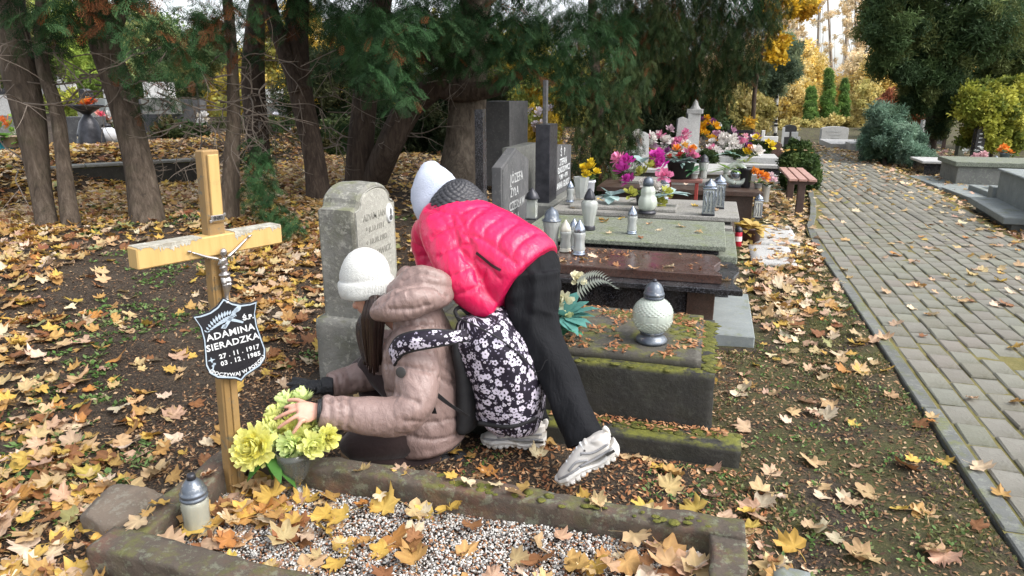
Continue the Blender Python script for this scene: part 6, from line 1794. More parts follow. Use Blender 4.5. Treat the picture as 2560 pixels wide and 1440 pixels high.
# ================================================================== GRAVE LANTERNS
def cap_dome(mb, z, r, h, seg=24, knob=.012, rings=True):
    prof = [(r * .96, z), (r * 1.04, z + .004), (r * 1.04, z + h * .14)]
    if rings: prof += [(r * .96, z + h * .17), (r * .96, z + h * .24), (r * 1.02, z + h * .27), (r * 1.02, z + h * .36), (r * .95, z + h * .39)]
    prof += [(r * .90, z + h * .50), (r * .74, z + h * .72), (r * .48, z + h * .90), (r * .30, z + h * .97), (.001, z + h)]
    lathe(mb, prof, seg)
    return mb
def lantern(kind, loc, label, group='grave lanterns on the tombs', sc=1.0, capm='cap', glassm='glass', tint=(1, 1, 1), rz=0.0):
    t = thing('grave_lantern', (0, 0, 0), label, 'lantern', group)
    fac = lambda k, a=.05: (lambda z, th: 1 + a * (np.cos(th * k) - .3))
    if kind == 'jar':          # facetted glass jar, ringed dome cap with a black knob
        mb = MB(); lathe(mb, [(.034, 0), (.042, .004), (.043, .030), (.040, .060), (.041, .085), (.043, .110), (.040, .128), (.036, .132), (.032, .130), (.034, .010), (.0, .008)], 24, fn=fac(8, .03), cap=False, col=tint); part('glass', mb, MT[glassm], t, True)
        mb = MB(); lathe(mb, [(.022, .010), (.023, .060), (.001, .063)], 16, col=(.9, .8, .6)); part('candle', mb, MT['candle'], t, True)
        mb = MB(); cap_dome(mb, .130, .041, .072); cp = part('cap', mb, MT[capm], t, True)
        mb = MB(); lathe(mb, [(.014, .197), (.014, .212), (.011, .218), (.0, .218)], 16); part('knob', mb, MT['capblack'], cp, True)
    elif kind == 'globe':      # big hobnail globe on a foot
        mb = MB()
        P = [(.040, .045)] + [(.086 * math.sin(a) ** .9 + .004, .125 - .085 * math.cos(a)) for a in np.linspace(.45, PI - .42, 84)] + [(.038, .206)]
        hob = lambda z, th: 1 + .045 * np.maximum(0, np.sin(th * 22 + PI * (np.floor(z * 400 / PI) % 2))) * np.abs(np.sin(z * 400)) * (np.abs(z - .125) > .018) + .010 * (np.abs(z - .125) < .018) * np.sign(np.sin(th * 5))
        lathe(mb, P, 132, fn=hob); part('glass', mb, MT['milk'], t, True)
        mb = MB(); lathe(mb, [(.070, 0), (.072, .010), (.064, .022), (.052, .030), (.050, .042), (.056, .046), (.054, .052), (.0, .052)], 32); part('foot', mb, MT['cap'], t, True)
        mb = MB(); lathe(mb, [(.040, .202), (.046, .206), (.046, .214), (.043, .217), (.047, .221), (.047, .228), (.044, .232), (.042, .236), (.038, .254), (.028, .270), (.014, .280), (.0, .282)], 28, fn=lambda z, th: 1 + .03 * np.cos(th * 8) * (z > .234)); cp = part('cap', mb, MT['cap'], t, True)
        mb = MB(); lathe(mb, [(.010, .278), (.010, .288), (.006, .293), (.0, .293)], 12); part('knob', mb, MT['capblack'], cp, True)
    elif kind == 'fluted':     # tall vase-like lantern with a dark dome cap
        mb = MB(); lathe(mb, [(.038, 0), (.046, .006), (.044, .03), (.046, .10), (.054, .16), (.062, .20), (.058, .206), (.050, .20), (.040, .02), (0, .015)], 32, fn=fac(12, .05), cap=False, col=tint); part('glass', mb, MT[glassm], t, True)
        mb = MB(); lathe(mb, [(.026, .014), (.026, .11), (.001, .112)], 14); part('candle', mb, MT['candle'], t, True)
        mb = MB(); lathe(mb, [(.066, .203), (.068, .210), (.056, .216), (.050, .222), (.048, .25), (.036, .275), (.016, .288), (.006, .300), (.0, .300)], 24, fn=lambda z, th: 1 + .04 * np.cos(th * 8) * (z > .22)); part('cap', mb, MT[capm], t, True)
    elif kind == 'amphora':    # wide-shouldered clear lantern on a ringed foot
        mb = MB(); lathe(mb, [(.040, .03), (.042, .06), (.052, .12), (.064, .18), (.066, .205), (.056, .225), (.040, .238), (.034, .232), (.05, .2), (.036, .05), (0, .045)], 32, fn=fac(10, .03), cap=False, col=tint); part('glass', mb, MT[glassm], t, True)
        mb = MB(); lathe(mb, [(.026, .046), (.026, .13), (.001, .132)], 14); part('candle', mb, MT['candle'], t, True)
        mb = MB(); lathe(mb, [(.048, 0), (.052, .008), (.046, .016), (.050, .024), (.044, .034), (0, .034)], 28); part('foot', mb, MT[capm], t, True)
        mb = MB(); lathe(mb, [(.042, .236), (.044, .246), (.038, .268), (.026, .296), (.010, .318), (.0, .322)], 24, fn=lambda z, th: 1 + .05 * np.cos(th * 6)); part('cap', mb, MT[capm], t, True)
    elif kind == 'slim':       # small waisted lantern with a pointed silver cap
        mb = MB(); lathe(mb, [(.036, .025), (.038, .04), (.032, .075), (.034, .10), (.040, .128), (.036, .140), (.030, .142), (.028, .04), (0, .035)], 24, fn=fac(6, .05), cap=False, col=tint); part('glass', mb, MT[glassm], t, True)
        mb = MB(); lathe(mb, [(.022, .036), (.022, .10), (.001, .102)], 14); part('candle', mb, MT['candle'], t, True)
        mb = MB(); lathe(mb, [(.040, 0), (.042, .006), (.036, .010), (.038, .018), (.036, .026), (0, .026)], 24); part('foot', mb, MT[capm], t, True)
        mb = MB(); lathe(mb, [(.034, .139), (.036, .146), (.033, .165), (.022, .190), (.008, .208), (.006, .216), (0, .218)], 24, fn=lambda z, th: 1 + .05 * np.cos(th * 6)); part('cap', mb, MT[capm], t, True)
    elif kind == 'square':     # four glass panes in a frame, domed lid
        for k in range(4):
            a = k * PI / 2; mb = MB(); box(mb, (-.040, .041, .016), (.040, .045, .205), .001, 0, tint); mb.xf(Matrix.Rotation(a, 4, 'Z')); part('pane', mb, MT[glassm], t)
            mb = MB(); box(mb, (.039, .039, .012), (.047, .047, .208), .001); mb.xf(Matrix.Rotation(a, 4, 'Z')); part('corner_post', mb, MT['capsilver'], t)
        for k in range(3):
            mb = MB(); loft(mb, [(-.03 + .03 * k, -.047, .03), (-.02 + .025 * k, -.049, .09), (-.03 + .03 * k, -.047, .15), (-.018 + .02 * k, -.048, .19)], np.full(4, .006), 6, 18); part('scrollwork', mb, MT['capsilver'], t, True)
        mb = MB(); box(mb, (-.050, -.050, 0), (.050, .050, .014), .002); part('base', mb, MT['capblack'], t)
        mb = MB(); lathe(mb, [(.026, .014), (.026, .10), (.001, .102)], 14); part('candle', mb, MT['candle'], t, True)
        mb = MB(); box(mb, (-.052, -.052, .207), (.052, .052, .216), .002); lathe(mb, [(.050, .216), (.048, .235), (.036, .256), (.014, .268), (.008, .28), (0, .282)], 20); part('cap', mb, MT[capm], t, True)
    elif kind == 'tube':       # plain coloured plastic candle
        mb = MB(); lathe(mb, [(.036, 0), (.038, .006), (.038, .15), (.034, .16), (0, .16)], 20, col=tint); part('body', mb, MT['plastic'], t, True)
        mb = MB(); lathe(mb, [(.039, .155), (.039, .17), (.030, .19), (.012, .205), (0, .206)], 20); part('cap', mb, MT[capm], t, True)
        mb = MB(); lathe(mb, [(.0386, .06), (.0386, .11)], 20, cap=False, col=(.8, .7, .68)); part('paper_band', mb, MT['plastic'], t, True)
    elif kind == 'figure':     # white glass lantern of stacked rounded tiers
        mb = MB(); lathe(mb, [(.044, .02), (.060, .04), (.066, .075), (.058, .11), (.046, .125), (.050, .14), (.048, .165), (.036, .185), (.030, .19), (0, .19)], 28, fn=fac(7, .05), col=tint); part('glass', mb, MT['milk'], t, True)
        mb = MB(); lathe(mb, [(.062, 0), (.064, .010), (.056, .018), (.050, .024), (0, .024)], 28); part('foot', mb, MT['capblack'], t, True)
        mb = MB(); lathe(mb, [(.036, .188), (.036, .215), (.028, .238), (.010, .250), (0, .25)], 20); part('cap', mb, MT[capm], t, True)
    elif kind == 'house':      # black roofed clear lantern with a yellow ball inside
        mb = MB(); lathe(mb, [(.050, .01), (.052, .02), (.052, .17), (.046, .175), (.046, .02), (0, .015)], 4, cap=False, col=tint); mb.xf(Matrix.Rotation(PI / 4, 4, 'Z')); part('glass', mb, MT[glassm], t)
        mb = MB(); ell(mb, (0, 0, .07), (.030, .030, .034), None, 16, 10, (.62, .56, .03)); part('wax_ball', mb, MT['plastic'], t, True)
        mb = MB(); lathe(mb, [(.060, .17), (.062, .176), (.045, .215), (.020, .240), (.010, .258), (0, .26)], 16); part('roof', mb, MT['capblack'], t, True)
        mb = MB(); box(mb, (-.046, -.046, 0), (.046, .046, .012), .002); part('base', mb, MT['capblack'], t)
    t.location = loc; t.rotation_euler = (0, 0, rz); t.scale = (sc,) * 3
    ORG[t.name] = np.asarray(loc, float)
    return t

def lanterns():
    z1 = float(bedz(-1.55, 1.56))
    lantern('jar', G(498, 1333, .055), 'ringed metal-capped glass lantern standing in the leaves inside the near curb corner', 'grave lanterns round the cross', 1.02, tint=(.95, .92, .80), glassm='glass', rz=.2)
    lantern('jar', np.array([-1.60, 2.08, .02]), 'metal-capped lantern half hidden behind the yellow flower heads', 'grave lanterns round the cross', 1.0, rz=.5)
    lantern('globe', np.array([*G(1628, 852, .375)[:2], .374]), 'big round hobnail glass lantern on the mossy tomb', sc=1.0)
    zs = .428
    P = lambda x, y, z: np.array([*G(x, y, z)[:2], z])
    lantern('house', P(1330, 548, .464), 'black-roofed clear lantern with a yellow ball of wax inside', sc=1.0)
    lantern('fluted', P(1378, 625, zs), 'tall fluted glass lantern with a dark blue dome, largest on the red slab', sc=1.0, capm='cap')
    lantern('slim', P(1413, 628, zs), 'plain glass lantern with a dull gold cap, between the fluted one and the white one', sc=1.0, capm='candle')
    lantern('slim', P(1434, 622, zs), 'silver-capped lantern peeping out behind the whitish waisted one', sc=.98, capm='capsilver')
    lantern('slim', P(1447, 636, zs), 'whitish waisted lantern with a pointed silver cap at the head of the red slab', sc=1.08, capm='capsilver', tint=(1, 1, 1))
    lantern('amphora', P(1472, 574, .464), 'wide-shouldered clear lantern with a dark cap on the green terrazzo slab', sc=.98, capm='capblack')
    lantern('slim', P(1579, 584, .464), 'small slim lantern standing alone on the green terrazzo slab', sc=.95, capm='capsilver')
    lantern('slim', P(1425, 505, .50), 'small silver-capped lantern at the foot of the inscribed panel', sc=.9, capm='capsilver')
    lantern('figure', P(1617, 533, .478), 'plump white glass lantern among the magenta flowers', sc=1.25, capm='cap', tint=(1, .98, .97))
    lantern('slim', P(1660, 500, .50), 'silver lantern behind the plump white one', sc=1.1, capm='capsilver')
    lantern('square', P(1770, 537, .478), 'square lantern with scrollwork panes on the grey granite tomb, nearer of two', sc=1.08, capm='capsilver')
    lantern('square', P(1795, 520, .478), 'square lantern half behind its twin on the grey granite tomb', sc=1.05, capm='capsilver')
    lantern('tube', P(1843, 617, .0), 'red plastic grave candle on the ground beside the brown pot', sc=1.0, tint=(.42, .012, .03), capm='capblack')
    lantern('fluted', P(1757, 446, .55), 'round glass jar lantern with a black lid at the end of the red table', sc=.9, capm='capblack')
    lantern('square', P(1893, 545, .06), 'white printed paper lantern box at the corner of the brown tomb', sc=(1.0), capm='capsilver', tint=(1.2, 1.2, 1.2), glassm='candle')
    # teardrop lantern
    b = P(1836, 468, .365)
    t = thing('grave_lantern', b, 'teardrop-shaped clear glass lantern with a silver ball, on the brown tomb', 'lantern', 'grave lanterns on the tombs')
    mb = MB(); loft(mb, [b + [.0, 0, .05], b + [-.10, 0, .10], b + [-.115, 0, .20], b + [-.02, 0, .28], b + [.08, 0, .25], b + [.12, 0, .16], b + [.09, 0, .07], b + [.01, 0, .05]], np.full(8, .030), 12, 60); loft(mb, [b + [-.02, 0, .28], b + [.05, 0, .33], b + [.13, 0, .345]], [.028, .024, .006], 10, 14); part('glass_loop', mb, MT['milk'], t, True)
    mb = MB(); ell(mb, b + [.0, 0, .165], .062, None, 20, 14); part('silver_ball', mb, MT['capsilver'], t, True)
    mb = MB(); box(mb, b + [-.07, -.05, 0], b + [.07, .05, .03], .005); part('foot', mb, MT['capblack'], t)
lanterns()

# ================================================================== FLOWERS
def petals(mb, c, r, col, n=26, w=.42, rg=None, cup=.35, ax=(0, 0, 1), full=1.0, cj=.12, shape=0):
    """petal faces spread over a dome around axis ax; outer petals longest"""
    c = np.asarray(c, float); ax = np.asarray(ax, float); ax /= np.linalg.norm(ax)
    a0 = np.cross(ax, [.3, .5, .2]); a0 /= np.linalg.norm(a0); b0 = np.cross(ax, a0)
    col = np.asarray(col, float)
    for k in range(n):
        u = (k + .5) / n; az = k * 2.39996 + rg.normal() * .2
        el = (1 - u) * 1.45 * full + rg.normal() * .08         # elevation above the rim
        d = (a0 * math.cos(az) + b0 * math.sin(az)) * math.cos(el) + ax * math.sin(el)
        s = np.cross(ax, d); s /= np.linalg.norm(s) + 1e-9
        nn = np.cross(d, s)
        L = r * rg.uniform(.82, 1.1); ww = r * w * rg.uniform(.8, 1.2)
        p0 = c + d * L * .18; p1 = c + d * L * .62 + nn * L * .04; p2 = c + d * L * 1.0 + nn * L * cup * rg.uniform(.1, 1.0)
        V = [p0, p1 + s * ww * .5 + nn * ww * .16, p1, p1 - s * ww * .5 + nn * ww * .16, p2 + s * ww * .27, p2 - s * ww * .27]
        cc = col * rg.uniform(1 - cj, 1 + cj)
        C = np.array([cc * .82, cc, cc * .93, cc, cc * 1.06, cc * 1.06])
        mb.add(V, [(0, 1, 2), (0, 2, 3), (1, 4, 2), (2, 4, 5), (2, 5, 3)], C)
    return mb
def blades(mb, c, n, L, w, col, rg, up=.3, droop=.3):
    for k in range(n):
        a = rg.uniform(0, 2 * PI); d = np.array([math.cos(a), math.sin(a), up + rg.normal() * .25]); d /= np.linalg.norm(d)
        s = np.cross(d, [0, 0, 1.0]); s /= np.linalg.norm(s); l = L * rg.uniform(.7, 1.2); ww = w * rg.uniform(.7, 1.2)
        P = [c, c + d * l * .35 + s * ww * .5, c + d * l * .4 - [0, 0, .02 * l], c + d * l * .35 - s * ww * .5, c + d * l * .75 + s * ww * .35 - [0, 0, droop * l * .3], c + d * l * .75 - s * ww * .35 - [0, 0, droop * l * .3], c + d * l - [0, 0, droop * l * .7]]
        cc = np.asarray(col) * rg.uniform(.75, 1.25)
        mb.add(P, [(0, 1, 2), (0, 2, 3), (1, 4, 2), (2, 4, 5), (2, 5, 3), (4, 6, 5)], cc)
def pot(t, c, r, h, col, mat='plastic', taper=.75):
    mb = MB(); c = np.asarray(c, float)
    lathe(mb, [(r * taper, 0), (r * (taper + .05), .005), (r * .96, h * .85), (r * 1.05, h * .87), (r * 1.05, h), (r * .93, h), (r * .9, h * .86), (0, h * .84)], 24, c, col); part('pot', mb, MT[mat], t, True)
def bouquet(loc, label, heads, greens, potspec=None, seed=0, group='flower arrangements on the graves', name='flower_arrangement', cat='flowers', npet=22):
    """heads: (dx, dy, dz, r, colour[, axis]); greens: (dx, dy, dz, n, length, width, colour)"""
    rg = np.random.default_rng(seed + 100); loc = np.asarray(loc, float)
    t = thing(name, loc, label, cat, group)
    if potspec: pot(t, loc, *potspec)
    for (dx, dy, dz, r, col, *ax) in heads:
        mb = MB(); petals(mb, loc + [dx, dy, dz], r, col, npet, .5, rg, ax=ax[0] if ax else (rg.normal() * .4 + dx * 3, -.5 + rg.normal() * .3, .8), full=.95)
        part('flower', mb, MT['petal'], t)
    mb = MB()
    for (dx, dy, dz, n, L, w, col) in greens: blades(mb, loc + np.array([dx, dy, dz]), n, L, w, col, rg)
    if greens: o = part('greenery', mb, MT['leafy'], t); o['kind'] = 'stuff'
    return t

def near_flowers():
    rg = np.random.default_rng(77)
    # footed glass vase with the big yellow bouquet
    vb = np.array([-1.368, 1.893, .052])
    t = thing('flower_vase', vb, 'footed smoky glass vase filled with yellow-green artificial dahlias under her hand', 'vase')
    mb = MB(); lathe(mb, [(.0, 0), (.044, .0), (.046, .006), (.038, .014), (.022, .026), (.018, .036), (.026, .046), (.044, .070), (.056, .105), (.060, .140), (.062, .172), (.058, .172), (.054, .14), (.040, .075), (.015, .05), (0, .048)], 32, vb, fn=lambda z, th: 1 + .02 * np.cos(th * 12) * ((z > vb[2] * 0 + .06) & (z < .16)), cap=False); part('glass', mb, MT['smoky'], t, True)
    mb = MB(); blades(mb, vb + [0, 0, .17], 10, .06, .03, (.08, .16, .03), rg, .3, .3); part('greenery', mb, MT['leafy'], t)['kind'] = 'stuff'
    for q in range(7):
        mb = MB(); a = q * .9; loft(mb, [vb + [.012 * math.cos(a), .012 * math.sin(a), .05], vb + [.03 * math.cos(a), .03 * math.sin(a), .2]], [.003, .003], 6, 6, col=(.10, .22, .04)); part('stalk', mb, MT['leafy'], t)
    Y1, Y2, Y3 = (.82, .86, .34), (.74, .86, .40), (.84, .84, .28)
    hc = vb + np.array([.0, .075, .245])
    hd = [(672, 1075, 1.97, .052), (694, 1102, 1.93, .056), (735, 1112, 1.90, .060), (782, 1110, 1.90, .060), (815, 1092, 1.94, .054), (700, 1040, 2.02, .056), (722, 1012, 2.05, .056), (760, 1004, 2.07, .056), (772, 1068, 1.985, .058), (736, 1070, 1.985, .060), (700, 1072, 1.97, .054), (808, 1066, 2.0, .052), (755, 1036, 2.045, .058), (758, 1098, 1.93, .056)]
    for k, (px, py, yy, r) in enumerate(hd):
        p = AY(px, py, yy); d = p - hc
        mb = MB(); petals(mb, p, r, (Y1, Y2, Y2, Y1, Y3)[k % 5], 60, .40, rg, ax=(d[0] * 7, d[1] * 5 - .3, d[2] * 6 + .45), full=1.0); part('flower', mb, MT['petal'], t)
    # single peony leaning against the post
    c = AY(640, 1120, 1.86)
    t = thing('flower', c - [0, 0, .1], 'single full yellow artificial peony leaning between the cross post and the vase', 'flower')
    mb = MB(); petals(mb, c, .088, (.84, .84, .30), 120, .36, rg, ax=(.15, -.75, .45), full=1.0); petals(mb, c + [.0, -.02, .01], .060, (.86, .80, .20), 60, .45, rg, ax=(.1, -.6, .6)); part('bloom', mb, MT['petal'], t)
    mb = MB(); blades(mb, c + [.05, .0, -.02], 5, .13, .055, (.06, .17, .03), rg, -.3, .6); loft(mb, [c, c + [.03, .02, -.09], c + [.04, .03, -.17]], [.004] * 3, 6, 8, col=(.07, .16, .03)); part('leaf', mb, MT['leafy'], t)
near_flowers()

def row_flowers():
    rg = np.random.default_rng(5)
    MAG, PINK, WHT, YLW, ORG_, PUR = (.58, .05, .40), (.80, .28, .48), (.82, .80, .78), (.80, .62, .04), (.82, .30, .04), (.24, .07, .22)
    LIME, TEAL, G1_, RED_ = (.50, .52, .12), (.13, .36, .33), (.07, .14, .04), (.58, .06, .06)
    P = lambda x, y, z: np.array([*G(x, y, z)[:2], z])
    # pale roses, teal leaves and a fern by the mossy tomb
    b = P(1395, 860, .375)
    t = bouquet(b, 'artificial pale roses with teal leaves and a fern frond on the mossy tomb', [(.0, .12, .16, .06, (.74, .74, .55)), (.05, .16, .26, .05, (.80, .78, .58)), (-.05, .1, .22, .05, (.62, .66, .42)), (-.38, .25, .10, .055, (.72, .74, .55)), (.02, .1, .08, .045, (.60, .64, .36))], [(.0, .1, .1, 26, .16, .07, TEAL), (.03, .08, .04, 12, .12, .05, (.10, .33, .20)), (-.4, .25, .06, 16, .16, .08, (.10, .22, .19))], None, 1)
    mb = MB()
    for k in range(16):
        s = k / 15; c = b + np.array([.06 + .17 * s, .12, .24 + .05 * math.sin(s * 3)])
        for sg in (1, -1):
            l = .06 * (1.05 - s); mb.add([c, c + [.010, 0, sg * l * .5 + .002], c + [.022, 0, sg * l], c + [-.002, 0, sg * l * .5]], [(0, 1, 2, 3)], (.50, .56, .50))
    part('fern_frond', mb, MT['leafy'], t)
    # heart-shaped teal leaf sprays around the magenta bouquet
    b = P(1610, 520, .478)
    bouquet(b, 'magenta and lime bouquet with pale blue leaves around a white lantern',
            [(-.20, 0, .32, .10, MAG), (-.14, .02, .22, .09, MAG), (-.24, .02, .42, .085, PINK), (-.17, .03, .40, .08, MAG), (.08, .05, .44, .09, MAG), (.12, .05, .36, .09, MAG), (.16, .05, .28, .085, PINK), (-.03, .02, .30, .08, LIME), (.03, .0, .36, .07, LIME), (-.12, -.02, .12, .075, LIME), (.17, 0, .14, .08, LIME), (.14, 0, .05, .07, LIME), (.0, .05, .20, .07, WHT), (.08, .05, .18, .07, WHT)],
            [(-.30, 0, .10, 8, .16, .12, (.42, .58, .58)), (.24, 0, .14, 8, .16, .12, (.42, .58, .58)), (-.05, .05, .40, 5, .14, .10, (.42, .58, .58)), (0, .03, .1, 20, .18, .05, G1_)], (.08, .12, (.03, .03, .035)), 2)
    b = P(1470, 492, .52)
    bouquet(b, 'bunch of yellow flowers in a small silver-white pot beside the inscribed panel', [(-.05, 0, .26, .06, YLW), (.03, 0, .28, .06, YLW), (.07, .02, .22, .055, YLW), (-.02, -.02, .21, .055, YLW), (.02, .0, .32, .05, YLW)], [(0, 0, .18, 10, .1, .04, (.12, .18, .04))], (.065, .16, (.70, .72, .78)), 3)
    t = thing('glass_vase', P(1452, 495, .52) - [0, .0, .0], 'empty faceted glass vase in front of the silver-white flower pot', 'vase'); c = ORG[t.name]
    mb = MB(); lathe(mb, [(.05, 0), (.055, .05), (.07, .16), (.078, .2), (.07, .2), (.05, .06), (0, .03)], 8, c, cap=False); part('glass', mb, MT['glass'], t)
    # round black pot on the red table
    b = P(1700, 444, .56)
    bouquet(b, 'round black pot of pink and orange flowers on the narrow table', [(-.05, 0, .30, .07, ORG_), (.08, 0, .26, .085, PINK), (.13, 0, .22, .07, PINK), (-.14, 0, .28, .06, PUR), (.02, .02, .34, .06, (.80, .50, .12)), (.0, -.02, .24, .06, RED_), (.12, .0, .32, .055, ORG_), (-.22, .02, .24, .05, PUR)], [(0, -.05, .18, 26, .22, .05, (.30, .44, .42)), (0, 0, .22, 20, .2, .04, G1_)], (.16, .20, (.018, .018, .022)), 4)
    b = P(1735, 446, .56)
    bouquet(b, 'single pink rose with green leaves at the right end of the red table', [(.0, 0, .22, .07, PINK)], [(0, 0, .08, 12, .18, .05, (.10, .24, .12))], (.045, .06, (.4, .44, .42)), 5)
    b = P(1862, 468, .365)
    bouquet(b, 'dark ringed vase of white callas and a pink lily on the brown tomb', [(.08, 0, .42, .11, WHT), (-.02, 0, .42, .07, YLW), (-.05, .1, .52, .08, PINK), (-.05, .1, .60, .05, (.85, .45, .55)), (.02, .0, .46, .06, ORG_)], [(-.2, 0, .2, 14, .26, .06, (.22, .36, .08)), (-.02, 0, .3, 8, .24, .04, (.45, .55, .2)), (-.2, .1, .4, 5, .24, .05, (.30, .50, .42))], (.075, .24, (.02, .02, .022)), 6)
    b = P(1895, 470, .365)
    bouquet(b, 'orange trailing flowers at the foot end of the brown tomb', [(0, 0, .16, .07, ORG_), (.06, 0, .13, .07, ORG_), (-.06, 0, .2, .06, ORG_)], [(0, 0, .06, 10, .14, .05, (.14, .24, .06))], (.05, .06, (.3, .3, .3)), 7)
    b = P(1912, 505, .12)
    bouquet(b, 'small pale vase of pink and white chrysanthemums beside the brown tomb', [(-.04, 0, .32, .06, (.78, .42, .52)), (.04, 0, .34, .06, (.82, .66, .70)), (0, -.03, .29, .06, (.74, .36, .48)), (.08, 0, .29, .05, (.80, .6, .66)), (-.08, 0, .30, .05, (.8, .6, .66))], [(0, 0, .2, 12, .16, .05, (.03, .06, .03)), (.1, 0, .16, 8, .14, .04, (.10, .18, .14))], (.055, .22, (.55, .55, .52)), 8)
    # brown pot heaped with leaves
    b = P(1870, 607, .0)
    t = bouquet(b, 'brown plastic pot heaped with fallen yellow leaves, behind the red grave candle', [], [(0, 0, .15, 34, .16, .10, (.55, .38, .07)), (.06, 0, .16, 24, .18, .10, (.62, .46, .16)), (-.04, 0, .14, 16, .2, .07, (.34, .24, .06))], (.13, .17, (.065, .03, .022)), 9, name='flower_pot', cat='pot')
    # graves farther along the row
    far = [(1612, 345, 12.0, .9, [WHT] * 5 + [(.45, .30, .42)], 'white lily spray crowning the slanted pale headstone'), (1650, 352, 12.4, .8, [WHT, (.5, .35, .42), WHT, PINK], 'white and dusky purple flowers right of the slanted headstone'),
           (1645, 385, 12.2, .8, [ORG_, (.75, .6, .3), (.3, .5, .15), RED_], 'orange and green flower bowl under the white lilies'), (1690, 362, 13, .75, [PINK, WHT, (.9, .75, .78), PINK], 'pink gladioli in front of the tapered grey stele'),
           (1715, 350, 13.2, .7, [PINK, PINK, (.86, .5, .62)], 'bright pink flower head at the foot of the tapered grey stele'), (1764, 325, 14, 1.0, [(.86, .48, .02)] * 5 + [PUR], 'orange-yellow chrysanthemum bunch right of the tall capped stele'), (1790, 338, 14.2, .8, [(.55, .3, .45), PINK, (.6, .4, .5)], 'mauve flowers just right of the orange-yellow bunch'),
           (1808, 358, 13.6, .8, [WHT] * 4, 'white orchid spray under the small white sign'), (1830, 350, 13.6, .9, [WHT, WHT, (.7, .72, .6), WHT], 'white lilies in front of the black bench'), (1838, 372, 13.2, .8, [WHT, WHT, PUR, WHT], 'white orchid with purple flowers behind the box shrub'), (1866, 352, 13.8, .7, [WHT, (.5, .25, .4), WHT], 'small white and purple bouquet below the black bench'),
           (1880, 345, 14, .8, [PUR, PUR, (.35, .14, .3)], 'dark purple heather bunch beside the white cross'), (1902, 365, 13.2, .8, [YLW, YLW], 'large yellow lily over the low box shrub'), (1735, 385, 12.6, .7, [WHT, (.7, .7, .68), WHT], 'white wreath before the stelae'), (1670, 385, 12.4, .7, [(.7, .72, .72), WHT, (.6, .62, .62)], 'silver-white glassy ornament flowers left of the stelae'), (1780, 378, 13, .7, [WHT, (.75, .7, .74), PINK], 'pale flower bowl right of the white wreath')]
    for k, (px, py, d, s, cols, lab) in enumerate(far):
        c = AD(px, py, d); s *= 1.35; rr = .10 * s
        gz = .55
        b = np.array([c[0], c[1], c[2] - .20])
        heads = [(rg.normal() * .10 * s, rg.normal() * .05, .20 + rg.normal() * .07 * s, rr * rg.uniform(.8, 1.15), cc) for cc in cols for _ in range(2)]
        t = bouquet(b, lab, heads, [(0, 0, .08, 14, .22 * s, .05, (.06, .13, .04))], (.07, .12, (.25, .25, .24)), 20 + k, npet=14)
row_flowers()

# ================================================================== FAR GRAVES, BENCHES, LEFT CEMETERY
def simple(name, boxes, mat, label, cat, group=None, parts=None, b=.008):
    lo0 = np.min([q[0] for q in boxes], 0); hi0 = np.max([q[1] for q in boxes], 0)
    t = thing(name, ((lo0[0] + hi0[0]) / 2, (lo0[1] + hi0[1]) / 2, lo0[2]), label, cat, group)
    for k, (lo, hi, *m) in enumerate(boxes):
        mb = MB(); box(mb, lo, hi, b); part(parts[k] if parts else 'slab', mb, MT[m[0] if m else mat], t)
    return t
def at_box(px0, px1, ytop, dep, h, dy=.2):
    """stone facing the camera side: pixel span at a depth -> world box"""
    a = AD(px0, ytop, dep); b_ = AD(px1, ytop, dep)
    lo = np.array([min(a[0], b_[0]), min(a[1], b_[1]), a[2] - h]); hi = np.array([max(a[0], b_[0]), max(a[1], b_[1]) + dy, a[2]])
    return lo, hi

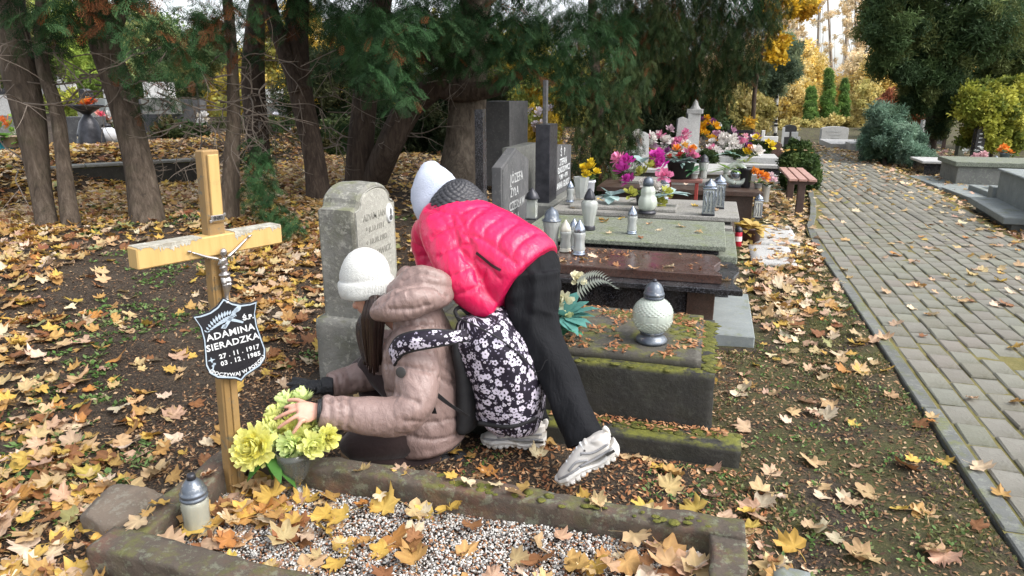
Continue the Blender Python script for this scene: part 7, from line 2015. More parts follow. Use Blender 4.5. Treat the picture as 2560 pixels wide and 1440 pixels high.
def far_graves():
    # slatted bench by the path
    t = thing('bench', (1.14, 9.9, 0), 'slatted wooden bench with dark posts seen end-on at the path edge', 'bench')
    for k in range(3):
        x = 1.03 + .115 * k
        mb = MB(); box(mb, (x - .05, 9.38, .40), (x + .05, 10.9, .435), .006); part('slat', mb, MT['wood'], t)
    for y in (9.45, 10.7):
        mb = MB(); box(mb, (1.105, y, -.1), (1.195, y + .09, .36), .005); part('post', mb, MT['woodpost'], t)
        mb = MB(); prism(mb, [(-.17, .398), (.17, .398), (.13, .355), (-.13, .355)], (1.15, y, 0), (1, 0, 0), (0, 0, 1), (0, -1, 0), -.09); part('bracket', mb, MT['woodpost'], t)
    # red table with flowers
    a = G(1655, 446, .55); b = G(1757, 446, .55); y = (a[1] + b[1]) / 2
    t = thing('table', ((a[0] + b[0]) / 2, y, .0), 'narrow table with a brown top and red metal legs between the tombs', 'table')
    mb = MB(); box(mb, (a[0], y - .13, .515), (b[0], y + .14, .55), .005, 0, (.55, .42, .42)); part('tabletop', mb, MT['wood'], t)
    for x in (a[0] + .08, b[0] - .06):
        for yy in (y - .10, y + .10):
            mb = MB(); box(mb, (x - .018, yy - .018, -.05), (x + .018, yy + .018, .514), .003); part('leg', mb, MT['redmetal'], t)
    gb = lambda x, y, z: G(x, y, z)
    # slanted pale headstone and stelae
    def stone_at(px, py_top, dep, w, h, thick, mat, label, shape='flat', cap=None, cross=False, group='headstones farther along the row', cat='headstone', name='headstone'):
        c = AD(px, py_top, dep); x, y, z1 = c; z0 = z1 - h
        t = thing(name, (x, y, z0), label, cat, group)
        mb = MB(); hw = w / 2
        pl = {'flat': [(-hw, z0), (hw, z0), (hw, z1), (-hw, z1)], 'taper': [(-hw, z0), (hw, z0), (hw * .62, z1 - .04), (0, z1), (-hw * .62, z1 - .04)],
              'round': [(-hw, z0), (hw, z0)] + [(hw * math.cos(q), z1 - .08 + .08 * math.sin(q)) for q in np.linspace(0, PI, 9)], 'gable': [(-hw, z0), (hw, z0), (hw, z1 - .08), (0, z1), (-hw, z1 - .08)]}[shape]
        prism(mb, pl, (x, y, 0), (math.cos(AZ), math.sin(AZ), 0), (0, 0, 1), (-math.sin(AZ), math.cos(AZ), 0), thick, bev=.008); st = part('stone', mb, MT[mat], t)
        if cap:
            mb = MB(); box(mb, (x - hw * 1.25, y - .03, z1 - .02), (x + hw * 1.25, y + thick + .03, z1 + .07), .01); lathe(mb, [(hw * .9, z1 + .07), (hw * .5, z1 + .14), (hw * .35, z1 + .2), (0, z1 + .26)], 10, (x, y + thick / 2, 0)); part('cap', mb, MT[mat], t)
        return t
    stone_at(1612, 330, 11.6, .24, .95, .25, 'paleg', 'pale slanted headstone crowned with white flowers', 'taper')
    stone_at(1708, 292, 13.2, .30, .9, .12, 'paleg', 'tapered grey stele, left of the tall capped one', 'taper')
    stone_at(1737, 282, 13.4, .25, 1.0, .22, 'paleg', 'tall grey stele with a stepped cap and ball', 'flat', True)
    stone_at(1797, 305, 15, .16, .10, .03, 'white', 'small white printed sign on a thin post', 'round', group=None, cat='sign', name='sign')
    c = AD(1797, 312, 15.02); mb = MB(); box(mb, (c[0] - .012, c[1] + .04, 0), (c[0] + .012, c[1] + .06, c[2]), .002); single('sign_post', mb, MT['woodpost'], 'thin dark post carrying the small white sign', 'post')
    # black bench
    c0, c1 = AD(1818, 325, 15), AD(1884, 325, 15)
    t = thing('bench', (c0 + c1) / 2 * [1, 1, 0], 'black slatted bench with a backrest among the far flowers', 'bench')
    for k, (dz, dy) in enumerate(((0, .1), (-.11, .08), (-.30, -.2), (-.30, -.08))):
        mb = MB(); box(mb, (c0[0], c0[1] + dy, c0[2] + dz - .07), (c1[0], c0[1] + dy + (.03 if k < 2 else .1), c0[2] + dz), .006); part('slat', mb, MT['capblack'], t)
    for x in (c0[0] + .08, c1[0] - .1):
        mb = MB(); box(mb, (x, c0[1] - .2, 0), (x + .05, c0[1] - .15, c0[2] - .36), .004); box(mb, (x, c0[1] + .135, 0), (x + .05, c0[1] + .17, c0[2] - .02), .004); part('leg', mb, MT['capblack'], t)
    # white crosses, steps
    for (px, py, d, h, w, lab) in ((1909, 326, 14.2, .55, .07, 'white stone cross with a broad arm, left of the round-topped stone'), (1960, 318, 17, .6, .06, 'thin white cross beside the birch'), (1988, 330, 17.5, .5, .16, 'small white plaque cross farther right')):
        c = AD(px, py, d); t = thing('stone_cross', (c[0], c[1], c[2] - h), lab, 'cross', 'white crosses among the far graves')
        mb = MB(); box(mb, (c[0] - w / 2, c[1], c[2] - h), (c[0] + w / 2, c[1] + .08, c[2]), .006); part('upright', mb, MT['white'], t)
        mb = MB(); box(mb, (c[0] - .02, c[1] + .003, c[2] - .24), (c[0] + .30 if d < 15 else c[0] + .14, c[1] + .083, c[2] - .12), .006); part('arm', mb, MT['white'], t)
    for k, (px, d, z1, w) in enumerate(((1918, 12.6, .45, .5), (1925, 12.2, .26, .62))):
        c = AD(px, 400, d); 
    a = G(1888, 412, .30); 
    simple('stone_steps', [((a[0] - .9, a[1] - .1, -.05), (a[0] + .50, a[1] + 1.2, .14), 'paleg'), ((a[0] - .9, a[1] + .05, .14), (a[0] + .42, a[1] + 1.2, .24), 'blackg'), ((a[0] - .9, a[1], .241), (a[0] + .44, a[1] + 1.2, .30), 'paleg'), ((a[0] - .9, a[1] + .3, .301), (a[0] + .4, a[1] + 1.2, .40), 'paleg')], 'paleg', 'pale stone stepped tomb left of the boxwood ball', 'tomb', parts=['base', 'core', 'slab', 'top_slab'])
    a = G(1700, 400, .35); simple('tomb', [((-1.6, 10.9, -.05), (.35, 11.9, .30), 'concrete'), ((-1.6, 10.8, .301), (.4, 12, .36), 'paleg')], 'paleg', 'pale slab tomb under the silver-white ornaments', 'tomb', 'tombs farther along the row', ['tomb_body', 'slab'])
    simple('tomb', [((-1.6, 13.3, -.05), (.6, 14.2, .35), 'darkstone'), ((-1.6, 13.2, .351), (.7, 14.3, .42), 'paleg')], 'paleg', 'grey tomb carrying the white lilies, behind the box shrubs', 'tomb', 'tombs farther along the row', ['tomb_body', 'slab'])
    for k, (px, py, d, w, h, m, sh, lab) in enumerate(((1978, 312, 19, .34, .75, 'darkstone', 'round', 'round-topped brownish stone beside the thin white cross'), (1945, 355, 14, .3, .3, 'redg', 'taper', 'small reddish stone left of the boxwood ball'),
            (2090, 316, 23, .92, .62, 'paleg', 'round', 'broad pale headstone at the end of the path'), (2303, 262, 24, .16, 1.7, 'concrete', 'flat', 'tall grey obelisk post left of the dark conifer trunk'), (2322, 300, 22, .34, .9, 'paleg', 'flat', 'pale upright stone right of the tall grey obelisk post'),
            (2348, 318, 21, .34, .8, 'darkstone', 'flat', 'dark stone with a pale portrait panel, right of the pale upright stone'), (2410, 340, 17, .16, .5, 'terrazzo', 'round', 'small rounded greenish stone left of the black pillar'), (2457, 322, 15, .2, .8, 'blackg', 'flat', 'black pillar with white lettering and a wooden top'),
            (2265, 300, 24, .14, .8, 'capblack', 'flat', 'thin black stone with a white bird ornament'))):
        t = stone_at(px, py, d, w, h, .14, m, lab, sh, group='headstones on the far side')
        if k == 7:
            c = AD(2457, 322, 15); f = np.array([-math.sin(AZ), math.cos(AZ), 0]); r = np.array([math.cos(AZ), math.sin(AZ), 0])
            for j in range(5):
                mb = MB(); o = c - f * .004 + r * -.08 + np.array([0, 0, -.12 - .09 * j]); prism(mb, [(.03, 0), (.09 + .02 * (j % 2), .006), (.10, .022), (.03, .018)], o, r, (0, 0, 1), -f, .004); part('lettering', mb, MT['ink_w'], t)
            mb = MB(); box(mb, c + [-.07, 0, -.01], c + [.07, .12, .14], .01); part('wooden_top', mb, MT['woodpost'], t)
        if k == 2:
            c = AD(2090, 316, 23); f = np.array([-math.sin(AZ), math.cos(AZ), 0]); r = np.array([math.cos(AZ), math.sin(AZ), 0])
            for j in range(3):
                mb = MB(); o = c - f * .004 + r * (-.3 + .1 * j) + np.array([0, 0, -.18 - .11 * j]); prism(mb, [(0, 0), (.5 - .12 * j, 0), (.5 - .12 * j, .035), (0, .035)], o, r, (0, 0, 1), -f, .004); part('lettering', mb, MT['ink_grey'], t)
    simple('tomb', [((3.2, 21.2, -.05), (4.3, 23.5, .16), 'paleg'), ((3.6, 20.6, .0), (4.9, 21.4, .22), 'paleg')], 'paleg', 'low pale tomb in front of the broad headstone at the path end', 'tomb', None, ['base', 'slab'])
    simple('tomb', [((4.25, 19.6, -.05), (5.2, 20.4, .18), 'blackg'), ((4.2, 19.5, .181), (5.25, 20.45, .26), 'paleg')], 'paleg', 'small black tomb with a pale lid right of the broad pale headstone', 'tomb', None, ['tomb_body', 'slab'])
    # wooden crucifix on the right
    c = AD(2377, 262, 19); t = thing('wooden_cross', (c[0], c[1], 0), 'dark wooden crucifix with a pale figure beyond the juniper', 'cross')
    mb = MB(); box(mb, c + [-.045, 0, -1.4], c + [.045, .06, .12], .006); part('post', mb, MT['woodpost'], t); mb = MB(); box(mb, c + [-.24, .003, -.14], c + [.24, .055, -.06], .006); part('crossbar', mb, MT['woodpost'], t)
    mb = MB(); loft(mb, [c + [0, -.03, -.08], c + [0, -.04, -.2], c + [.01, -.03, -.38]], [.03, .035, .02], 8, 10); loft(mb, [c + [-.16, -.03, -.07], c + [0, -.03, -.12], c + [.16, -.03, -.07]], [.012, .018, .012], 6, 10); ell(mb, c + [0, -.04, -.06], .03, None, 8, 6); part('crucifix_figure', mb, MT['white'], t, True)
    # tombs right of the path (their long sides turned a little)
    def rt(name, specs, label, org, rz, group=None):
        t = thing(name, org, label, 'tomb', group)
        for pn, lo, hi, m in specs:
            mb = MB(); box(mb, lo, hi, .008); mb.xf(Matrix.Translation(Vector(org)) @ Matrix.Rotation(rz, 4, 'Z')); part(pn, mb, MT[m], t)
        return t
    rt('tomb', [('step', (-.30, -1.75, .07), (.6, .0, .15), 'bluegrey'), ('step_base', (-.2, -1.7, -.05), (.6, -.05, .069), 'edge'), ('tomb_body', (.02, -2.2, -.05), (2.2, .05, .50), 'bluegrey'), ('lid', (-.01, -2.25, .501), (2.25, .08, .53), 'bluegrey'), ('rear_step', (-.02, .06, -.05), (.9, .30, .28), 'bluegrey')],
       'big blue-grey concrete tomb with a thin stone step at the right edge', np.array([3.66, 10.45, 0.0]), -.10, 'tombs right of the path')
    rt('paving_slab', [('slab', (-.05, -1.7, -.03), (1.0, .0, .03), 'bluegrey'), ('slab', (.0, -3.4, -.03), (.95, -1.75, .028), 'bluegrey')], 'two flat blue-grey slabs laid end to end beside the path', np.array([3.60, 14.3, 0]), .02)
    rt('tomb', [('tomb_body', (.0, -.1, -.05), (2.6, 1.0, .32), 'concrete'), ('mossy_lid', (-.06, -.16, .321), (2.7, 1.05, .40), 'terrazzo')], 'mossy lidded concrete tomb under the pink flower bowl', np.array([3.98, 13.2, 0]), -.05, 'tombs right of the path')
    rt('tomb', [('tomb_body', (.0, -.1, -.05), (1.6, .8, .22), 'blackg'), ('slab', (-.06, -.16, .221), (1.7, .85, .27), 'paleg')], 'low black tomb behind the mossy lidded one', np.array([3.9, 14.8, 0]), -.03, 'tombs right of the path')
    rt('grave_border', [('curb', (0, -1.5, -.05), (.09, .1, .10), 'bluegrey'), ('curb', (.1, -.02, -.05), (.9, .08, .09), 'bluegrey')], 'thin blue-grey curb in front of the big concrete tomb', np.array([3.95, 12.3, 0]), -.02)
    # flowers on the right
    D = [((2450, 395, 13.6), [((.72, .46, .50), .09)] * 9, 'bowl of pink heather in front of the black pillar', (.16, .14, (.02, .02, .02))), ((2515, 372, 14), [((.80, .27, .04), .09)] * 5, 'orange flowers in a grey vase right of the pink heather', (.09, .26, (.14, .18, .20))),
         ((2365, 388, 14.5), [((.42, .28, .26), .07)] * 6, 'dark boat-shaped bowl of faded heather left of the small rounded stone', (.2, .10, (.015, .015, .018))), ((2335, 400, 14), [((.75, .72, .66), .07), ((.80, .78, .74), .08), ((.78, .45, .25), .07)], 'white and salmon flowers beside the juniper', (.08, .1, (.3, .3, .3))),
         ((2440, 372, 15), [((.7, .74, .72), .07)] * 3, 'pale flowers beside the small rounded stone', (.07, .15, (.02, .02, .025)))]
    rg = np.random.default_rng(9)
    for k, ((px, py, d), hs, lab, ps) in enumerate(D):
        c = AD(px, py, d) - [0, 0, ps[1] + .08]
        bouquet(c, lab, [(rg.normal() * .13, rg.normal() * .05, ps[1] + .06 + rg.normal() * .04, r, cc) for cc, r in hs], [(0, 0, ps[1], 14, .2, .05, (.05, .09, .05))], ps, 60 + k, npet=14)
    for k, (px, py, d, lab) in enumerate(((2548, 398, 13.2, 'clear lantern at the right edge on the mossy tomb'), (2490, 392, 13.8, 'grey lantern between the pink heather and the orange flowers'), (2432, 380, 15, 'dark lantern left of the black pillar'))):
        c = AD(px, py, d); lantern('fluted' if k != 2 else 'tube', c - [0, 0, .26], lab, 'lanterns right of the path', .95, capm='capblack' if k == 0 else 'cap', tint=(.25, .3, .34) if k == 2 else (1, 1, 1))
far_graves()

def left_cemetery():
    # long low concrete wall with a thin coping
    A, B = G(-60, 500, .30), G(500, 448, .36); d = B - A; L = np.linalg.norm(d[:2]); rz = math.atan2(d[1], d[0])
    t = thing('low_wall', (A + B) / 2 * [1, 1, 0], 'low weathered concrete wall behind the left trunks', 'wall')
    M = Matrix.Translation(((A[0] + B[0]) / 2, (A[1] + B[1]) / 2, 0)) @ Matrix.Rotation(rz, 4, 'Z')
    mb = MB(); box(mb, (-L / 2 - .6, 0, .0), (L / 2, .16, .60), .01); mb.xf(M); part('wall', mb, MT['mossy'], t)
    for k in range(7):
        mb = MB(); w = (L + .6) / 7; box(mb, (-L / 2 - .6 + k * w, -.03, .601), (-L / 2 - .6 + (k + 1) * w - .012, .2, .635), .006); mb.xf(M); part('coping', mb, MT['concrete'], t)
    def stone(px0, px1, ytop, ybot, d, m, lab, name='headstone', shape='flat'):
        a, b_, c_ = AD(px0, ytop, d), AD(px1, ytop, d), AD((px0 + px1) / 2, ybot, d)
        r = np.array([math.cos(AZ), math.sin(AZ), 0]); f = np.array([-math.sin(AZ), math.cos(AZ), 0]); w = np.linalg.norm(b_ - a); h = a[2] - c_[2]
        t = thing(name, (a + b_) / 2 * [1, 1, 0] + [0, 0, c_[2]], lab, 'headstone', 'headstones beyond the low wall')
        pl = [(0, -h), (w, -h), (w, 0), (0, 0)] if shape == 'flat' else [(0, -h), (w, -h)] + [(w / 2 + w / 2 * math.cos(q), -.1 + .1 * math.sin(q)) for q in np.linspace(0, PI, 9)]
        mb = MB(); prism(mb, pl, a, r, (0, 0, 1), f, .25, bev=.01); part('stone', mb, MT[m], t)
        mb = MB(); prism(mb, [(-.04, -h), (w + .04, -h), (w + .04, -h - .3), (-.04, -h - .3)], a - f * .06, r, (0, 0, 1), f, .4); part('base_block', mb, MT['concrete'], t)
    stone(158, 242, 292, 372, 10.6, 'darkstone', 'broad dark grey headstone just beyond the low wall, between the two nearest trunks')
    stone(-20, 40, 238, 290, 12, 'paleg', 'rounded pale headstone at the far left edge', shape='round'); stone(-30, 40, 222, 236, 14, 'blackg', 'black stone top behind the rounded pale headstone')
    stone(148, 175, 208, 228, 16, 'paleg', 'small pale upright stone among the far left shrubs'); stone(193, 214, 222, 262, 14, 'blackg', 'round-headed black stone with a white inscription, right of the yellow-green shrub', shape='round')
    stone(210, 262, 246, 290, 14.5, 'bluegrey', 'grey slanted headstone behind the black lantern bowl'); stone(355, 420, 205, 245, 13, 'white', 'white upright headstone seen between the leaning trunk and the twigs'); stone(300, 500, 248, 330, 13.5, 'darkstone', 'long dark granite headstone behind the twigs')
    stone(255, 275, 222, 250, 16, 'paleg', 'tiny pale stone beside the leaning trunk'); stone(660, 700, 222, 262, 17, 'white', 'white headstone shining between the dark trunks')
    rg = np.random.default_rng(12)
    P = lambda x, y, d: AD(x, y, d)
    # black lantern vase with bowl and red-orange flowers
    c = P(232, 372, 10.2)
    t = thing('lantern_vase', c, 'black bell-shaped grave vase topped by a bowl of orange-red flowers', 'vase')
    mb = MB(); lathe(mb, [(.21, 0), (.20, .05), (.17, .25), (.12, .40), (.06, .48), (.05, .52)], 24, c); part('body', mb, MT['capblack'], t, True)
    mb = MB(); lathe(mb, [(.05, .50), (.12, .55), (.24, .63), (.23, .64), (.1, .58), (0, .56)], 24, c, cap=False); part('bowl', mb, MT['capblack'], t, True)
    mb = MB()
    for k in range(9): petals(mb, c + [rg.normal() * .12, rg.normal() * .05, .66 + rg.normal() * .02], .08, (.85, .16, .04) if k % 3 else (.85, .40, .08), 12, .5, rg)
    part('flower', mb, MT['petal'], t)['kind'] = 'stuff'
    for k, (px, lab) in enumerate(((207, 'left of two slim beige candles beside the black bell vase'), (218, 'right of two slim beige candles beside the black bell vase'))):
        lantern('tube', P(px, 374, 10.1) - [0, 0, 0.0], lab, 'slim beige candles', 1.25, tint=(.55, .47, .30), capm='capblack')
    # globes, bouquets, potted plant
    for k, (px, py, d, r, col, lab) in enumerate(((270, 338, 10.8, .14, (.74, .76, .80), 'round white glass lantern right of the black bell vase'), (288, 348, 11, .10, (.7, .72, .74), 'smaller white glass lantern beside the leaning trunk'), (4, 378, 9.6, .14, (.05, .45, .55), 'turquoise glass lantern at the far left edge'))):
        c = P(px, py, d); t = thing('grave_lantern', c - [0, 0, r], lab, 'lantern', 'round lanterns beyond the low wall')
        mb = MB(); ell(mb, c, r, None, 20, 12, col); part('glass', mb, MT['plastic'], t, True); mb = MB(); lathe(mb, [(r * .6, -r * 1.1), (r * .62, -r * .8), (0, -r * .8)], 16, c); lathe(mb, [(r * .5, r * .85), (r * .4, r * 1.2), (0, r * 1.35)], 16, c); part('cap', mb, MT['capblack'], t, True)
    F = [(60, 330, 9.6, [(.2, .38, .06), (.75, .78, .7), (.8, .82, .76)], 'white blooms with broad leaves at the far left edge', True), (20, 322, 9.4, [(.8, .25, .08), (.3, .5, .1)], 'orange flowers under tall green leaves at the far left edge', True), (262, 290, 11.5, [(.8, .12, .2), (.8, .8, .8), (.8, .35, .3)], 'red and white bouquet right of the black bowl', False), (282, 300, 11.6, [(.8, .8, .82), (.75, .3, .2)], 'white and coral flowers against the leaning trunk', False), (460, 335, 12, [(.72, .72, .75), (.8, .75, .6), (.5, .3, .5)], 'pale flowers glimpsed between the twigs, left of the slim grey stem', False), (500, 300, 12, [(.7, .65, .55), (.8, .8, .8)], 'white flowers glimpsed behind the slim grey stem', False), (690, 310, 14, [(.7, .75, .85), (.7, .72, .8)], 'pale blue-white flowers between the dark trunks', False), (850, 320, 15, [(.6, .66, .8), (.8, .7, .2)], 'bluish flowers between the two darkest trunks', False), (300, 362, 11, [(.2, .35, .1), (.12, .25, .15)], 'low green plant beside the leaning trunk on the wall', True), (1345, 290, 11, [(.75, .7, .75), (.8, .6, .05), (.85, .8, .85)], 'white and yellow flowers hanging left of the thin side strip', False)]
    for k, (px, py, d, cols, lab, big) in enumerate(F):
        c = P(px, py, d) - [0, 0, .25]
        bouquet(c, lab, [(rg.normal() * .12, rg.normal() * .05, .25 + rg.normal() * .08, .09, cc) for cc in cols for _ in range(3)], [(0, 0, .12, 24, .38 if big else .22, .10 if big else .05, (.16, .34, .06) if big else (.06, .12, .04))], (.1, .16, (.45, .33, .24)), 80 + k, 'flowers beyond the low wall', npet=12)
left_cemetery()

def small_things():
    # field rock by the curb corner
    mb = MB(); c = G(300, 1275, .05); c[2] = .05
    rgk = np.random.default_rng(3); Nk = unit(rgk, 16); Nk[0] = (.05, -.1, 1); hk = rgk.uniform(.72, 1.0, 16); hk[0] = .62
    ell(mb, c - [0, 0, .03], (.150, .115, .115), None, 56, 36, fn=lambda D: np.min(np.where(D @ Nk.T > .05, hk / np.maximum(D @ Nk.T, .05), 9), 1).clip(.4, 1.15) * (1 + .025 * vn3(D, 6, 9) + .012 * vn3(D, 14, 3)))
    single('rock', mb, MT['rock'], 'rough brown field stone lying outside the near left curb corner', 'rock', None, True)
    # short log under the left trunks
    a, b = G(205, 525, .36), G(232, 522, .36)
    mb = MB(); loft(mb, [a, (a + b) / 2, b], [.05, .05, .048], 14, 10); single('log', mb, MT['barkdark'], 'short cut log among the leaves between the two left trunks', 'log', None, True)
    # plastic bottle scrap caught in the branches
    c = AD(1078, 180, 7.6)
    mb = MB(); loft(mb, [c + [-.09, 0, -.02], c + [0, .01, .0], c + [.08, .02, .05]], [(.035, .012), (.04, .016), (.03, .01)], 12, 14, col=(.42, .52, .52), dome=.02); single('plastic_scrap', mb, MT['plastic'], 'pale grey scrap of plastic caught on the bent limb', 'litter', None, True)
small_things()

# ================================================================== FALLEN LEAVES, LITTER, WEEDS
TOMBS = [(-1.35, .10, 2.70, 3.52, .0), (-1.35, .21, 2.58, 2.74, .0), (-1.48, .34, 3.95, 5.02, 0), (-1.38, .24, 4.78, 5.78, 0), (-1.38, .28, 5.8, 6.86, 0), (-1.38, .64, 8.5, 9.6, 0), (-1.76, .03, 1.3, 2.03, 0), (-2.0, -1.69, 2.92, 3.48, 0), (.02, .2, 1.3, 2.03, 0), (-1.75, -1.45, 3.9, 4.65, 0)]
def free(x, y):
    ok = np.ones(len(x), bool)
    for a, b, c, d, _ in TOMBS: ok &= ~((x > a) & (x < b) & (y > c) & (y < d))
    ok &= ~((x > 3.35) & (y > 8) & (y < 12.5) & (x > 3.75))
    return ok
def ground_z(x, y):
    z = terr(x, y)
    onp = (x > pathL(y)) & (x < pathR(y)) & (y < 20.6)
    return np.where(onp, .030, z)

def maple_variant(seed, lod=0):
    rg = np.random.default_rng(seed)
    half = [(0, 1.0), (8, .80), (14, .84), (23, .60), (36, .78), (47, .96), (57, .80), (68, .62), (82, .68), (98, .80), (113, .60), (136, .50), (160, .34)]
    if lod: half = [(0, 1.0), (12, .80), (24, .60), (48, .95), (68, .62), (99, .80), (125, .52)]
    ang = [a for a, _ in half] + [180] + [-a for a, _ in half[:0:-1]]
    rad = [r for _, r in half] + [.08] + [r for _, r in half[:0:-1]]
    ang = np.radians(np.array(ang) + rg.normal(size=len(ang)) * 2.5); rad = np.array(rad) * (1 + rg.normal(size=len(rad)) * .05)
    n = len(ang)
    rim = np.stack([rad * np.cos(ang), rad * np.sin(ang)], -1)
    rings = [rim * .5, rim] if lod == 0 else [rim]
    P = np.concatenate([[[0, 0]]] + rings); P[:, 0] += .1
    r = np.linalg.norm(P, axis=1); th = np.arctan2(P[:, 1], P[:, 0])
    cup = rg.uniform(-.15, .50); tw = rg.uniform(-.22, .22); ph = rg.uniform(0, 6.3)
    z = cup * r ** 2 * .55 + .16 * r * np.sin(2 * th + ph) * rg.uniform(.2, 1.4) + tw * P[:, 0] * P[:, 1] + .09 * r ** 2 * np.sin(5 * th + ph)
    z += .10 * np.abs(P[:, 1]) * rg.uniform(-.5, 1.6) + .045 * r * np.cos(th * 7.35)
    curl = rg.random(n) < .3
    if lod == 0: z[1 + n:][curl] += rg.uniform(.05, .32) * r[1 + n:][curl]
    V = np.c_[P, z]
    V[:, 2] -= V[:, 2].min()
    F = [(0, 1 + j, 1 + (j + 1) % n) for j in range(n)]
    col = np.ones((len(V), 3))
    if lod == 0:
        F += [(1 + j, 1 + n + j, 1 + n + (j + 1) % n) for j in range(n)] + [(1 + j, 1 + n + (j + 1) % n, 1 + (j + 1) % n) for j in range(n)]
        tips = np.isin(np.arange(n), [0, 5, 9, n - 5, n - 9])
        col[1:1 + n] *= np.where(tips, 1.10, .90)[:, None]; col[1 + n:] *= (np.where(tips, 1.0, .86) * rg.uniform(.85, 1.1, n))[:, None]
        col[1 + n:, 1] *= .96
    # petiole
    k = len(V); L = rg.uniform(.7, 1.15); b = rg.uniform(-.5, .5)
    q = np.array([[-.02, .0, .04], [-.35 * L, b * .12, .10], [-.70 * L, b * .35, .05], [-L, b * .7, .03]]) + [.0, 0, V[0, 2] * .6]
    w = .018
    pv = np.concatenate([q + [0, w, 0], q - [0, w, 0]]); V = np.concatenate([V, pv]); col = np.concatenate([col, np.full((8, 3), .82)])
    for j in range(3): F += [(k + j, k + j + 1, k + 5 + j), (k + j, k + 5 + j, k + 4 + j)]
    return V, np.array(F), col
LV0 = [maple_variant(100 + k, 0) for k in range(18)]
LV1 = [maple_variant(200 + k, 1) for k in range(8)]
LPAL = [('pale tan', (.58, .42, .22), .24), ('golden yellow', (.63, .43, .10), .18), ('ochre', (.49, .30, .10), .19), ('russet brown', (.28, .13, .055), .13), ('pinkish beige', (.56, .39, .26), .11), ('cream', (.72, .60, .42), .11), ('orange', (.52, .25, .07), .03), ('greenish', (.36, .38, .16), .01)]

def leaf_density(px, py):
    """leaves per square metre, read off the photograph"""
    d = np.full(px.shape, 14.0)
    def blob(x, y, rx, ry, v, p=2):
        nonlocal d
        k = np.exp(-(((px - x) / rx) ** 2 + ((py - y) / ry) ** 2))
        d = d + v * k
    blob(120, 520, 260, 130, 110); blob(430, 520, 150, 120, 60); blob(690, 640, 130, 110, 130); blob(500, 480, 400, 60, 50); blob(100, 700, 170, 110, 60); blob(700, 400, 160, 70, 120); blob(900, 480, 120, 60, 60)
    blob(60, 1260, 190, 190, 190); blob(230, 1400, 260, 90, 190); blob(40, 1000, 120, 110, 40); blob(380, 1140, 160, 80, 40); blob(60, 850, 120, 90, 30)
    blob(640, 830, 120, 90, 45); blob(430, 900, 90, 70, 18)
    blob(1660, 1290, 150, 60, 95); blob(1880, 1310, 110, 110, 70); blob(2000, 1400, 160, 90, 30); blob(2200, 1380, 140, 80, 22); blob(1700, 1190, 120, 40, 50)
    blob(1960, 680, 100, 120, 60); blob(2060, 560, 70, 90, 90); blob(1880, 480, 90, 50, 110); blob(1950, 760, 120, 60, 35); blob(2120, 820, 70, 70, 24); blob(2050, 930, 130, 60, 22)
    blob(2230, 450, 130, 60, 60); blob(2120, 390, 80, 26, 70); blob(2540, 580, 60, 30, 80); blob(2440, 530, 60, 30, 50)
    # bare soil patches
    for (x, y, rx, ry, k) in ((330, 760, 200, 70, .75), (330, 1010, 240, 80, .45), (560, 1000, 120, 80, .6), (420, 860, 160, 120, .5), (760, 900, 80, 60, .4), (1700, 1100, 120, 40, .6), (1500, 1150, 60, 40, .5)):
        d = d * (1 - k * np.exp(-(((px - x) / rx) ** 2 + ((py - y) / ry) ** 2)))
    return d

